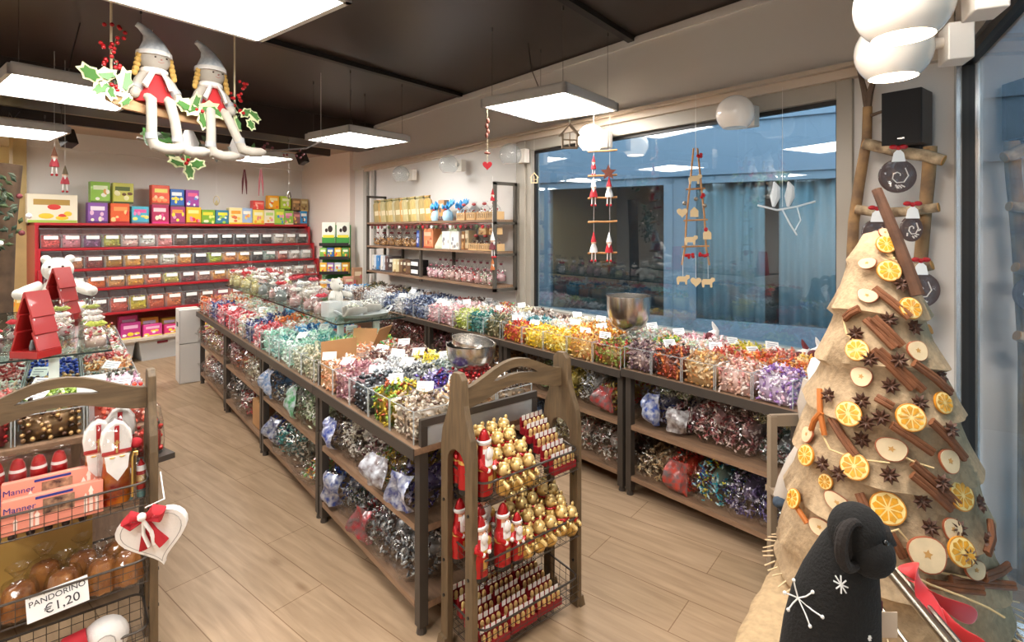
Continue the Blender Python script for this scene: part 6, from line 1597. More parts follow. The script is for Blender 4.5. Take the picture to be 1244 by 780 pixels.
# ================================================================== swing with two cloth dolls
SW0 = at(132, 121, z=2.235); SW1 = at(287, 150, z=2.235)
sd_ = (SW1 - SW0); SL = sd_.length; sa = math.atan2(sd_.y, sd_.x); sc0 = (SW0 + SW1) / 2
r = empty('swing', sc0, sa)
m = MB(); m.tube([(-SL / 2 - .01, 0, .012), (-SL / 2 + .05, 0, -.002), (0, 0, -.012), (SL / 2 - .05, 0, -.006), (SL / 2, 0, .004)], [.028, .045, .05, .045, .03], 10, flat=.45); m.build('seat_board', mat('bark_slab', '#b58f66', .7, noise=.25, nscale=12), r)
for s in (-1, 1): m = MB(); m.cyl((s * (SL / 2 - .01), 0, 0), (s * (SL / 2 - .01) , 0, 3.14 - 2.235), .005, n=6); m.build('rope', MATS['jute'], r)
tag(r, 'wooden swing board hanging on two ropes from the ceiling', 'swing')
LEAF = bpy.data.materials.new('variegated_leaf'); LEAF.use_nodes = True; MATS['leaf'] = LEAF
LG = mat('holly_green', '#4a7a3a', .45); LC = mat('holly_cream', '#d8dcae', .5)
Ms = Matrix.Translation(sc0) @ Matrix.Rotation(sa, 4, 'Z')
def holly(loc, leaves, berries, label):
    q = empty('holly_sprig', Ms @ Vector(loc), sa)
    for (dx, dz, an, ln) in leaves:
        for (sc_, mm, off) in ((1.0, LC, 0), (.72, LG, -.0025)):
            pts = []; n = 12
            for k in range(n):
                a = 2 * math.pi * k / n; rr_ = 1 + .18 * (1 if k % 2 else -1)
                pts.append((math.cos(a) * ln * .5 * sc_ * rr_, math.sin(a) * ln * .3 * sc_ * rr_))
            m = MB(); M = Matrix.Translation((dx, -.02 + off, dz)) @ Matrix.Rotation(-an, 4, 'Y') @ Matrix.Rotation(random.uniform(-.5, .5), 4, 'X') @ Matrix(((1, 0, 0, 0), (0, 0, 1, 0), (0, 1, 0, 0), (0, 0, 0, 1)))
            m.prism(pts, -.0015, .0015, 0, M); m.build('leaf' if mm is LC else 'leaf_centre', mm, q, smooth=False)
    m = MB(); m.tube([(0, 0, 0)] + [(b[0], -.012, b[1]) for b in berries[::6]] if len(berries) > 6 else [(0, 0, 0), (.01, 0, .02)], .003, 5); m.build('stem', GRE, q)
    for (bx2, bz) in berries:
        m = MB(); m.ell((bx2, random.uniform(-.03, .0), bz), .0095, 8, 6); m.build('berry', RED, q)
    tag(q, label, 'holly sprig')
def cl(cx_, cz_, n, s=.03): return [(cx_ + random.uniform(-s, s), cz_ + random.uniform(-s * .8, s * .8)) for _ in range(n)]
holly((-SL / 2 + .0, -.02, .03), [(-.09, .06, 2.5, .1), (-.03, .07, .3, .1), (.045, .06, 1.4, .12), (-.05, .005, 3.9, .09), (-.02, .0, -1.0, .09), (.05, -.03, .8, .07)],
      cl(.0, .03, 5) + cl(0, .13, 9, .04) + cl(-.01, .2, 8, .035) + cl(.015, .27, 7, .045), 'holly with red berries at the left end of the swing')
holly((.06, -.05, .02), [(-.07, .01, 2.8, .11), (-.02, .03, 1.2, .11), (.05, .02, .2, .11), (.09, .0, -.4, .09), (.02, -.05, -1.3, .1), (-.03, -.01, 3.6, .09)], cl(.0, .0, 3, .02), 'holly with pale-edged leaves in the middle of the swing')
holly((SL / 2 - .01, -.02, .03), [(-.05, .04, 2.4, .09), (.04, .03, .5, .08), (.09, .02, -.6, .09), (-.01, -.04, -1.2, .09), (.07, -.03, -1.0, .07)], cl(.0, .04, 5) + cl(-.01, .11, 8, .035) + cl(.02, .18, 5, .03), 'holly with red berries at the right end of the swing')
holly((.03, .0, -.25), [(-.05, .0, 2.9, .09), (.05, .0, .2, .09), (.0, .04, 1.5, .08), (.01, -.04, -1.4, .09)], cl(0, 0, 8, .02) + [(.0, .24)], 'small variegated sprig hanging below the swing between the dolls')
DOLL = mat('doll_cloth', '#a8a196', .9, bump=.15, nscale=70); DGREY = mat('doll_grey', '#9a9c9d', .9); HATM = mat('checked_grey_hat', '#dfe3e6', .9, color2='#b9c1c8', nscale=34)
HAIR = mat('straw_hair', '#c09a52', .85); DRESS = mat('red_dress', '#b3262a', .85); PATCH = mat('grey_patch', '#7d8484', .9)
def doll(x, label, side=0, sc=1.0, yaw=0, lift=(0, 0)):
    q = empty('cloth_doll', Ms @ Vector((x, -.005, .018)), sa + yaw)
    m = MB(); m.lathe([(0, 0), (.082, .0), (.08, .02), (.05, .09), (.03, .135), (0, .14)], 20, sy=.72); d_ = m.build('dress', DRESS, q)
    m = MB(); m.box((.0, -.051, .05), (.07, .004, .028)); m.build('pocket_patch', PATCH, d_, (0, 0, 0), (-.28, 0, 0), smooth=False)
    m = MB(); m.ell((0, -.004, .188), (.06, .054, .052), 18, 14); h_ = m.build('head', DOLL, q)
    m = MB()
    for s in (-1, 1): m.ell((s * .022 + .008, -.055, .193), .0042, 8, 6)
    m.build('eye', DKB, h_)
    m = MB(); m.tube([(-.012 + .008, -.055, .174), (.008, -.057, .170), (.02, -.054, .175)], .0012, 4); m.ell((.008, -.0585, .184), (.004, .004, .003), 6, 5); m.build('mouth', mat('rose_thread', '#b5706a', .8), h_)
    # pointed hat with a turned-up tip
    m = MB(); cx_ = [(0, 0, .205), (0, 0, .225), (-.004, 0, .25), (-.012, 0, .28), (-.026, 0, .303), (-.05, .0, .322), (-.066, 0, .33)]
    m.tube(cx_, [.066, .062, .05, .032, .02, .014, .011], 18); m.build('hat', HATM, q)
    m = MB(); m.tube([(0, 0, .203), (0, 0, .222)], [.069, .067], 20); m.build('hat_brim', FELT, q)
    for s in (-1, 1):
        m = MB()
        for k in range(4): m.ell((s * (.06 + .004 * k), -.01, .198 - .02 * k), (.014, .013, .014), 8, 6)
        m.ell((s * .076, -.01, .122), (.012, .01, .016), 8, 6); m.build('braid', HAIR, q)
        m = MB(); m.tube([(s * .034, 0, .125), (s * .06, -.014, .085), (s * .082, -.03, .035)], [.021, .023, .02], 10); a_ = m.build('arm', DOLL, q)
        m = MB(); m.tube([(s * .071, -.022, .062), (s * .078, -.027, .046)], [.0238, .0232], 10); m.build('cuff', DGREY, a_)
        m = MB(); m.ell((s * .084, -.032, .028), (.02, .02, .022), 10, 8); m.build('hand', DOLL, a_)
        dxl = s * .036; l1, l2 = (-.22, -.20) if s < 0 else (-.21, -.18)
        foot = .10
        kx = dxl + (.0 if s < 0 else .03 + lift[0]); fz = -.19 + (.0 if s < 0 else lift[1])
        m = MB(); m.tube([(dxl, -.03, .02), (dxl + .002, -.066, .005), (kx * .6 + dxl * .4, -.078, -.08), (kx, -.075, fz + .03), (kx + .012, -.076, fz), (kx + .05, -.085, fz - .012), (kx + foot, -.09, fz - .008), (kx + foot + .022, -.092, fz - .004)],
                          [.020, .021, .020, .021, .025, .024, .023, .011], 12); g_ = m.build('leg', DOLL, q)
        m = MB(); m.tube([(kx - .002, -.0755, fz + .052), (kx, -.075, fz + .026)], [.0218, .0235], 12); m.build('ankle_band', DGREY, g_)
    # scarf
    m = MB(); m.tube([(.04 * math.cos(a), .034 * math.sin(a), .139) for a in [2 * math.pi * k / 16 for k in range(16)]], .015, 8, closed=True)
    m.tube([(-.012, -.038, .138), (-.036, -.055, .1), (-.056, -.062, .06)], [.014, .018, .019], 8, flat=.35); m.tube([(.014, -.038, .138), (.03, -.056, .1), (.044, -.062, .055)], [.014, .018, .019], 8, flat=.35); m.build('scarf', FELT, q)
    q.scale = (sc,) * 3; tag(q, label, 'doll', 'cloth dolls on the swing')
doll(-SL / 2 + .19, 'cloth doll in red dress and grey pointed hat, left on the swing', sc=1.1, yaw=-.15)
doll(SL / 2 - .15, 'cloth doll in red dress and grey pointed hat, right on the swing', sc=1.1, yaw=-.1, lift=(.035, .035))
# holly garland hung under the far lamp behind the swing
p = at(270, 182, t=4.6); q = empty('twig_garland', p, R(12.2))
m = MB(); m.tube([(-.6, 0, .02), (-.2, 0, -.03), (.2, 0, .0), (.75, .0, .1), (1.0, 0, .24)], .008, 6); m.build('branch', mat('grey_twig', '#6a605a', .8), q)
for k in range(26):
    x = random.uniform(-.55, .3); m = MB(); M = Matrix.Translation((x, -.02, random.uniform(-.09, .08))) @ Matrix.Rotation(random.uniform(0, 6), 4, 'Y') @ Matrix(((1, 0, 0, 0), (0, 0, 1, 0), (0, 1, 0, 0), (0, 0, 0, 1)))
    m.prism([(.05 * math.cos(a) * (1 + .15 * (-1) ** j), .022 * math.sin(a)) for j, a in enumerate([2 * math.pi * j / 8 for j in range(8)])], -.001, .001, 0, M); m.build('leaf', [GRE, mat('dull_silver_leaf', '#9aa09a', .6), LG][k % 3], q, smooth=False)
for k in range(14): m = MB(); m.ell((random.uniform(.2, .75), -.01, random.uniform(.0, .1)), .012, 7, 5); m.build('berry', HRT, q)
for x in (-.25, .12): m = MB(); m.tube([(x, 0, .12), (x, 0, .02), (x + .01, -.03, -.06)], [.03, .07, .04], 10); m.build('white_puff', FELT, q)
for x in (-.5, .9): m = MB(); m.cyl((x, 0, .02 if x < 0 else .2), (x, 0, 3.14 - p.z), .002, n=4); m.build('string', FELT, q)
tag(q, 'garland of twigs, leaves and berries hanging behind the swing', 'garland')
# ================================================================== burlap bench, burlap tree
BURL = mat('burlap', '#b89c76', .95, noise=.22, nscale=45, bump=.6)
BURT = mat('burlap_tree_cloth', '#b89d7b', .95, noise=.22, nscale=60, bump=.5)
bench = [(2.02, .9), (1.68, .84), (1.3, .75), (1.08, .12), (1.5, .06), (2.05, .24), (2.46, .42), (2.5, .6)]
ZB_ = .48
def smoothpoly(P, n=6):
    out = []
    for i in range(len(P)):
        a, b_ = Vector(P[i]), Vector(P[(i + 1) % len(P)])
        for k in range(n): out.append(tuple(a.lerp(b_, k / n)))
    return out
bp_ = smoothpoly(bench, 8); cbx = Vector((sum(p[0] for p in bench) / 8, sum(p[1] for p in bench) / 8))
m = MB(); nb = len(bp_); rings = []
for (k, z, wv) in ((.55, ZB_ - .0, 0), (.93, ZB_ - .002, .004), (1.0, ZB_ - .02, .008), (1.02, ZB_ * .6, .02), (1.03, .2, .028), (1.05, .005, .03)):
    for i, p in enumerate(bp_):
        d = Vector(p) - cbx; d2 = d * (k + wv * math.sin(i * 1.9)); m.v.append(Vector((cbx.x + d2.x, cbx.y + d2.y, z))); 
for r_i in range(5):
    for i in range(nb): m.f.append([r_i * nb + i, (r_i + 1) * nb + i, (r_i + 1) * nb + (i + 1) % nb, r_i * nb + (i + 1) % nb]); m.m.append(0)
m.f.append(list(range(nb))); m.m.append(0)
o = m.build('burlap_bench', BURL, smooth=True, angle=60); tag(o, 'low display bench draped in tan burlap under the spice tree', 'bench')
# tree: a cone wound with burlap in overlapping tiers
TB_ = Vector((2.075, .595, ZB_ + .006)); TA = Vector((2.035, .60, 1.63))
prof = [(0, .0), (.40, .0), (.405, .02), (.375, .06), (.366, .10), (.392, .12), (.350, .2), (.333, .255), (.36, .272), (.32, .34), (.296, .41), (.322, .427), (.275, .52), (.253, .575), (.279, .592), (.235, .67), (.206, .73), (.231, .747), (.18, .83), (.156, .885), (.18, .902), (.13, .98), (.105, 1.04), (.11, 1.055), (.07, 1.11), (.045, 1.15), (0, 1.16)]
prof = [(a * .80, b_) for a, b_ in prof]
tree = empty('burlap_tree', TB_)
m = MB(); n = 64; vs = []
for (rr_, z) in prof:
    off = (TA - TB_) * (z / 1.16); off.z = 0
    for j in range(n):
        a = 2 * math.pi * j / n
        w_ = 1 + .018 * math.sin(5 * a + z * 21) + .012 * math.sin(11 * a - z * 40); zz_ = z + (.012 * math.sin(2 * a + z * 9) if .05 < z < 1.1 else 0)
        vs.append((off.x + rr_ * w_ * math.cos(a), off.y + rr_ * w_ * math.sin(a), zz_))
m.add(vs, [(i * n + j, i * n + (j + 1) % n, (i + 1) * n + (j + 1) % n, (i + 1) * n + j) for i in range(len(prof) - 1) for j in range(n)])
m.build('burlap_cone', BURT, tree, angle=70)
tag(tree, 'tall cone tree wrapped in burlap, pinned with orange slices and cinnamon sticks', 'Christmas tree')
def rad_at(z):
    for i in range(1, len(prof) - 1):
        if prof[i][1] <= z <= prof[i + 1][1] and prof[i + 1][1] > prof[i][1]:
            u = (z - prof[i][1]) / (prof[i + 1][1] - prof[i][1]); return prof[i][0] * (1 - u) + prof[i + 1][0] * u
    return .04
def on_tree(px, py, out=.0):
    """point of the cone under a pixel, with its outward direction (tree coordinates)"""
    best = None
    for k in range(260):
        D = 1.05 + .0042 * k; p = at(px, py, D=D) - TB_
        z = p.z
        if z < 0: z = .02
        off = (TA - TB_) * (z / 1.16); d = Vector((p.x - off.x, p.y - off.y)); e_ = d.length - rad_at(min(z, 1.14))
        if best is None or e_ < best[0]: best = (e_, p, d, z, off)
        if e_ <= .004: best = (e_, p, d, z, off); break
    e_, p, d, z, off = best
    nrm = Vector((d.x, d.y, .33 * d.length)).normalized(); rr_ = rad_at(min(z, 1.14)) + .006 + out
    dd = d.normalized(); return Vector((off.x + dd.x * rr_, off.y + dd.y * rr_, max(z, .02))), nrm
def frame_m(p, nrm, spin=0.0):
    zax = nrm; x = Vector((0, 0, 1)).cross(zax).normalized(); y = zax.cross(x)
    return Matrix.Translation(p) @ Matrix(((x.x, y.x, zax.x, 0), (x.y, y.y, zax.y, 0), (x.z, y.z, zax.z, 0), (0, 0, 0, 1))) @ Matrix.Rotation(spin, 4, 'Z')
ORIND = mat('orange_rind', '#c9811a', .5, coat=.2); ORFL = mat('orange_flesh', '#e8a21c', .35, coat=.4, noise=.35, nscale=60); PITH = mat('orange_pith', '#ecd08a', .6)
APL = mat('dried_apple', '#d8bf98', .7, noise=.12, nscale=30); APR = mat('apple_skin', '#a85a3a', .6); CIN = mat('cinnamon', '#7d4a28', .7, noise=.3, nscale=30); ANI = mat('star_anise', '#4a2a18', .6)
def orange(px, py, rr_=.042, tilt=0):
    rr_ *= .92; p, nn = on_tree(px, py, .006); M = frame_m(p, nn, random.uniform(0, 3)) @ Matrix.Rotation(tilt, 4, 'X')
    m = MB(); m.lathe([(0, 0), (rr_, 0), (rr_ * 1.02, .003), (rr_, .006), (rr_ * .9, .0065), (0, .006)], 26, M=M); o = m.build('orange_slice', ORIND, tree)
    m = MB(); m.lathe([(rr_ * .93, .0065), (rr_ * .8, .0073), (0, .0073)], 24, M=M); m.build('pith', PITH, o)
    m = MB()
    for k in range(9):
        a0, a1 = 2 * math.pi * (k + .08) / 9, 2 * math.pi * (k + .92) / 9; am = (a0 + a1) / 2
        m.add([(rr_ * .12 * math.cos(am), rr_ * .12 * math.sin(am), .0086), (rr_ * .72 * math.cos(a0), rr_ * .72 * math.sin(a0), .0082), (rr_ * .86 * math.cos(am), rr_ * .86 * math.sin(am), .0086), (rr_ * .72 * math.cos(a1), rr_ * .72 * math.sin(a1), .0082)], [(0, 1, 2, 3)], 0, M)
    m.build('flesh', ORFL, o, smooth=False)
for px, py, r_ in ((1074, 297, .031), (1078, 329, .036), (1102, 374, .036), (1043, 425, .036), (1033, 502, .04), (1104, 506, .042), (1040, 565, .042), (1078, 615, .048), (1163, 600, .045), (1164, 668, .042), (984, 553, .036), (968, 606, .034), (1140, 488, .034), (1006, 585, .025)):
    orange(px, py, r_)
def apple(px, py, rx=.042, ry=.045):
    rx *= .87; ry *= .87; p, nn = on_tree(px, py, .005); M = frame_m(p, nn, random.uniform(-.4, .4)); m = MB()
    pts = [(rx * math.cos(a) * (1 + .06 * math.sin(3 * a)), ry * math.sin(a) * (1 - .1 * max(0, math.sin(a)) ** 8)) for a in [2 * math.pi * k / 22 for k in range(22)]]
    m.prism(pts, 0, .006, 0, M); o = m.build('apple_slice', APR, tree)
    m = MB(); m.prism([(x * .93, y * .93) for x, y in pts], .006, .0075, 0, M); f_ = m.build('flesh', APL, o, smooth=False)
    m = MB(); m.prism([(rx * .22 * math.cos(a) * (.6 if k % 2 else 1.2), ry * .22 * math.sin(a) * (.6 if k % 2 else 1.2)) for k, a in enumerate([2 * math.pi * k / 10 for k in range(10)])], .0075, .0083, 0, M); m.build('core_mark', mat('apple_core', '#b8884a', .7), f_, smooth=False)
for px, py, rx, ry in ((1055, 359, .034, .026), (1110, 425, .034, .036), (1048, 457, .034, .036), (1082, 544, .046, .04), (1148, 558, .036, .04), (1124, 671, .054, .056), (1152, 640, .03, .036), (985, 528, .03, .032), (1000, 640, .045, .03), (1020, 610, .05, .03), (1180, 690, .04, .03), (1072, 283, .02, .018), (1055, 320, .03, .022)):
    apple(px, py, rx, ry)
def anise(px, py, rr_=.026):
    p, nn = on_tree(px, py, .006); M = frame_m(p, nn, random.uniform(0, 1)); m = MB()
    for k in range(8):
        Mk = M @ Matrix.Rotation(2 * math.pi * k / 8, 4, 'Z'); m.add([(.002, -.003, .002), (rr_ * .55, -.0062, .001), (rr_, 0, .006), (rr_ * .55, .0062, .001), (rr_ * .5, 0, .011), (.002, .003, .002)], [(0, 1, 4), (1, 2, 4), (2, 3, 4), (3, 5, 4), (5, 0, 4), (0, 5, 3, 2, 1)], 0, Mk)
    m.build('star_anise', ANI, tree, smooth=False)
for px, py in ((1078, 388), (1108, 397), (1042, 405), (1091, 437), (1057, 436), (1081, 468), (1048, 486), (1114, 488), (1138, 456), (1053, 513), (1070, 506), (1048, 533), (1080, 575), (1117, 606), (1127, 638), (1160, 640), (1172, 672), (1022, 574), (1003, 563), (1142, 585), (1010, 480), (1092, 345), (1150, 520), (1195, 655), (1185, 610)):
    anise(px, py, .027)
def cin(a, b_, rr_=.0085, mm=None, nm='cinnamon_stick'):
    p0, n0 = on_tree(*a, rr_); p1, n1 = on_tree(*b_, rr_); pm = (p0 + p1) / 2 + (n0 + n1) * .004
    m = MB(); m.tube([p0, pm, p1], rr_, 8); d = (p1 - p0).normalized()
    sft = n0.cross(d) * rr_ * 1.3
    if mm is None: m.tube([p0 + sft, pm + sft, p1 + sft], rr_ * .85, 8)
    m.build(nm, mm or CIN, tree)
for a, b_ in (((1061, 351), (1100, 386)), ((1052, 388), (1084, 423)), ((1060, 386), (1092, 420)), ((1059, 425), (1105, 472)), ((1066, 425), (1117, 474)), ((1106, 441), (1148, 477)), ((1064, 483), (1082, 494)), ((1081, 516), (1128, 549)), ((1126, 511), (1165, 556)), ((1012, 508), (1040, 553)), ((1105, 561), (1158, 612)), ((1105, 576), (1150, 617)), ((1043, 598), (1069, 658)), ((1079, 646), (1094, 674)), ((1030, 388), (1046, 376)), ((1125, 708), (1188, 716)), ((1150, 702), (1226, 712)), ((1190, 700), (1228, 690)), ((1196, 630), (1192, 668))): cin(a, b_)
PEEL = mat('orange_peel', '#b8692a', .6)
for a, b_ in (((1000, 472), (1006, 528)), ((1002, 500), (990, 522)), ((966, 600), (985, 635))): cin(a, b_, .009, PEEL, 'orange_peel')
# raffia loops and ragged hem
RAF = mat('raffia', '#d3b583', .8)
for P in (((1028, 385), (1032, 405), (1048, 420)), ((1000, 520), (1012, 545), (1040, 556), (1080, 560)), ((1082, 545), (1110, 560), (1130, 566)), ((1060, 650), (1090, 640), (1130, 690), (1180, 700))):
    m = MB(); m.tube([on_tree(*q, .01)[0] for q in P], .003, 5); m.build('raffia', RAF, tree)
m = MB()
for k in range(60):
    a = 2 * math.pi * k / 60; m.tube([(.325 * math.cos(a), .325 * math.sin(a), .02), (.36 * math.cos(a + .02), .36 * math.sin(a + .02), .004 + .006 * (k % 3))], .0025, 4)
m.build('frayed_hem', mat('pale_burlap_fray', '#d8c09a', .9), tree, smooth=False)
# dark branch at the tip
a0 = at(1065, 230, D=1.74) - TB_; a1 = on_tree(1107, 358, .016)[0]; m = MB(); m.tube([a0, a0.lerp(a1, .5) + Vector((0, 0, .01)), a1], [.015, .017, .02], 9); m.build('bark_branch', mat('dark_bark', '#5a3a26', .85, noise=.4, nscale=20, bump=.5), tree)
r = empty('raffia_bow', TB_ + TA - TB_ - Vector((0, 0, .05)));
m = MB()
for k in range(5): m.tube([(0, 0, 0), (-.03 - .008 * k, -.03, .02 - .01 * k), (-.05, -.05 - .006 * k, -.01 * k), (-.02, -.05, -.02)], .004, 5)
m.build('loops', RAF, r); r.parent = tree; r.location = TA - TB_ - Vector((.0, .0, .05))

# ================================================================== birch ladder
BIR = mat('birch_bark', '#b08a5c', .75, noise=.5, nscale=9, color2='#7a6048', bump=.3); BIRW = mat('pale_birch', '#cdb592', .75, color2='#6f5a44', nscale=16, bump=.2); CUT = mat('cut_wood', '#c98f4a', .6)
lad = empty('birch_ladder', (3.3, .9, 0)); Lo = Vector((3.3, .9, 0))
def lp_(px, py, dx=0): return at(px, py, x=3.3 + dx) - Lo
m = MB(); m.tube([lp_(1054, 130), lp_(1053, 170), lp_(1045, 215), lp_(1037, 270), lp_(1035, 320), lp_(1030, 385), lp_(1027, 450), Vector((0, .2, .0))], [.022, .024, .027, .027, .028, .03, .03, .03], 10); m.build('pole', BIR, lad)
m = MB(); m.tube([lp_(1054, 132), lp_(1057, 112), lp_(1062, 95)], [.018, .017, .013], 8); m.tube([lp_(1054, 132), lp_(1050, 110), lp_(1043, 82)], [.018, .015, .010], 8); m.tube([lp_(1053, 142), lp_(1073, 135, -.02), lp_(1097, 120, -.06)], [.010, .008, .004], 7); m.build('forked_twigs', mat('grey_bark', '#6f5a4a', .8, noise=.4, nscale=14), lad)
m = MB(); m.tube([lp_(1130, 178), lp_(1128, 215), lp_(1124, 255), lp_(1119, 310), lp_(1117, 345), lp_(1112, 420), Vector((.0, -.1, 0))], [.03, .03, .029, .03, .03, .03, .03], 10); m.build('pole', BIR, lad)
for (P, rr_) in (([(1050, 174), (1075, 180), (1100, 186), (1124, 189), (1146, 195)], .03), ([(1040, 254), (1070, 259), (1100, 257), (1140, 252)], .026), ([(1030, 334), (1060, 334), (1095, 330), (1132, 322)], .028), ([(1030, 410), (1080, 410), (1130, 400)], .028)):
    pts = [lp_(*q, dx=-.05) for q in P]; m = MB(); m.tube(pts, [rr_ * .95] + [rr_] * (len(pts) - 2) + [rr_ * .9], 10); g_ = m.build('rung', BIRW, lad)
    m = MB()
    for e_, nx in ((0, 1), (-1, -2)): d = (pts[e_] - pts[nx]).normalized(); m.cyl(pts[e_], pts[e_] + d * .003, rr_ * .86, n=12)
    m.build('cut_end', CUT, g_)
tag(lad, 'birch branch ladder leaning on the wall behind the burlap tree', 'ladder')
CHO = mat('dark_chocolate_disc', '#4a3530', .5, coat=.3); ICI = mat('white_icing', '#e4dcd4', .6)
def disc_orn(px, py, rr_, label, sx=1.0, dx=-.14):
    p = at(px, py, x=3.3 + dx); q = empty('chocolate_disc', p, R(-52))
    M = Matrix(((sx, 0, 0, 0), (0, 0, 1, 0), (0, 1, 0, 0), (0, 0, 0, 1))); n = 30
    m = MB(); m.prism([(rr_ * math.cos(2 * math.pi * k / n), rr_ * math.sin(2 * math.pi * k / n)) for k in range(n)], -.010, .010, 0, M); m.build('disc', CHO, q, bevel=.003)
    m = MB(); rnd = random.Random(label)
    m.tube([(sx * rr_ * (.1 + .5 * k / 8) * math.cos(k * .9), -.0115, rr_ * (.1 + .5 * k / 8) * math.sin(k * .9)) for k in range(9)], .003, 5)
    for k in range(5): a = rnd.uniform(3.4, 6.0); m.tube([(sx * rr_ * .55 * math.cos(a), -.0115, rr_ * .55 * math.sin(a)), (sx * rr_ * .75 * math.cos(a + .25), -.0115, rr_ * .75 * math.sin(a + .25))], .0035, 5)
    m.build('icing_pattern', ICI, q)
    m = MB(); m.prism([(-.03, rr_ - .012), (.03, rr_ - .012), (.022, rr_ + .03), (.008, rr_ + .045), (-.008, rr_ + .045), (-.022, rr_ + .03)], -.016, -.013, 0, Matrix(((1, 0, 0, 0), (0, 0, 1, 0), (0, 1, 0, 0), (0, 0, 0, 1)))); m.build('white_tag', CARD, q, smooth=False)
    m = MB(); m.ell((0, -.014, rr_ + .055), (.012, .010, .012), 8, 6)
    for s in (-1, 1): m.ell((s * .022, -.014, rr_ + .06), (.02, .008, .012), 9, 6)
    m.build('red_bow', RED, q)
    m = MB(); m.lathe([(rr_ * 1.03 * math.sin(t), -rr_ * 1.03 * math.cos(t)) for t in [math.pi * k / 10 for k in range(10)]] + [(.012, rr_ * 1.2), (.03, rr_ * 1.5), (.045, rr_ * 1.65)], 16, sx=sx, sy=.22); m.build('clear_wrap', FILM, q)
    tag(q, label, 'ornament', 'iced chocolate discs on the ladder')
disc_orn(1090, 214, .082, 'round iced chocolate disc with red bow, hanging from the top ladder rung')
disc_orn(1107, 278, .062, 'narrow iced chocolate disc on the right of the second ladder rung', .75)
disc_orn(1064, 284, .072, 'iced chocolate disc on the left of the second rung, behind the tree tip', .9)
disc_orn(1117, 352, .085, 'wide iced chocolate disc hanging right of the tree below the third rung')
disc_orn(1045, 362, .07, 'iced chocolate disc low on the ladder, left behind the burlap tree', .9)
# ================================================================== black plush animal
BPL = mat('black_plush', '#0d0b09', .95, bump=.4, nscale=160); BPL2 = mat('dark_brown_plush', '#1d1612', .9, bump=.4, nscale=140)
pp = at(1008, 700, D=1.2); q = empty('black_plush_animal', (pp.x, pp.y, ZB_), -YAW)
# local x = picture right, y = away from the camera
def lz(py, D=1.2): return EYE - (py - HY) / F * D - ZB_
def lxx(px, D=1.2): return (px - 1008) / F * D
m = MB()
ringz = [(lz(905), 1006, 62), (lz(860), 1005, 58), (lz(800), 1007, 57), (lz(760), 1010, 54), (lz(720), 1015, 49), (lz(695), 1020, 43), (lz(672), 1026, 36), (lz(655), 1030, 30), (lz(640), 1034, 22)]
n = 28; vs = []
for (z, px, hw) in ringz:
    for j in range(n): a = 2 * math.pi * j / n; vs.append((lxx(px) + hw / F * 1.2 * math.cos(a), hw / F * 1.2 * .8 * math.sin(a), z))
m.add(vs, [(i * n + j, i * n + (j + 1) % n, (i + 1) * n + (j + 1) % n, (i + 1) * n + j) for i in range(len(ringz) - 1) for j in range(n)] + [tuple(range(n))[::-1], tuple((len(ringz) - 1) * n + j for j in range(n))])
# head joined into the same skin
hc = Vector((lxx(1034), -.02, lz(641))); m.ell(tuple(hc), (.057, .056, .063), 22, 16)
m.ell(tuple(hc + Vector((.012, -.02, -.03))), (.05, .05, .05), 16, 12)
m.build('body', BPL, q, angle=80)
# big round left ear as a cupped ring, pointed right ear
m = MB(); ec = Vector((lxx(1013), -.05, lz(641)))
ringp = [ec + Vector((.034 * math.cos(a), -.016 + .016 * math.cos(a), .047 * math.sin(a))) for a in [R(50) + R(275) * k / 20 for k in range(21)]]
m.tube(ringp, [.006 + .007 * math.sin(math.pi * k / 20) for k in range(21)], 9); m.ell(tuple(ec), (.03, .012, .044), 16, 10); m.build('ear', BPL2, q)
m = MB(); m.tube([Vector((lxx(1048), -.03, lz(641))), Vector((lxx(1061), -.04, lz(641))), Vector((lxx(1071), -.045, lz(648)))], [.04, .025, .003], 10); m.build('ear', BPL2, q)
m = MB(); m.ell((lxx(1043), -.087, lz(632)), .006, 8, 6); m.build('eye', mat('glossy_black', '#050505', .1), q)
SNW = mat('white_embroidery', '#e2e2e0', .7)
def surf_pt(px, py):
    z = lz(py); k = 0
    for i in range(len(ringz) - 1):
        if ringz[i][0] <= z <= ringz[i + 1][0]:
            u = (z - ringz[i][0]) / (ringz[i + 1][0] - ringz[i][0]); cx_ = ringz[i][1] * (1 - u) + ringz[i + 1][1] * u; hw = ringz[i][2] * (1 - u) + ringz[i + 1][2] * u; break
    t_ = max(-.995, min(.995, (px - cx_) / hw)); return Vector((lxx(px), -hw / F * 1.2 * .8 * math.sqrt(1 - t_ * t_) - .002, z))
m = MB()
for (px, py, R_, na, ph) in ((1003, 690, 9, 4, .2), (966, 722, 21, 3, 1.3), (977, 775, 10, 4, .5), (1030, 745, 3, 3, 0), (1030, 800, 12, 4, .3)):
    for k in range(na):
        a = ph + math.pi * k / na; P = [surf_pt(px + R_ * u * math.cos(a) * .75, py + R_ * u * math.sin(a)) for u in (-1, -.5, 0, .5, 1)]
        m.tube(P, .0016, 5); 
        if R_ > 15:
            for e_ in (P[0], P[-1]): m.ell(tuple(e_), .004, 7, 5)
m.build('snowflake_embroidery', SNW, q)
m = MB(); m.box((lxx(1069), -.03, lz(747)), (.034, .002, .055)); m.build('paper_tag', mat('beige_tag', '#cdb8a0', .6), q, smooth=False)
m = MB(); m.box((lxx(1061), -.02, lz(728)), (.012, .004, .02)); m.build('red_label', HRT, q, smooth=False)
tag(q, 'black plush animal with white snowflakes seen from behind, in front of the tree', 'soft toy')
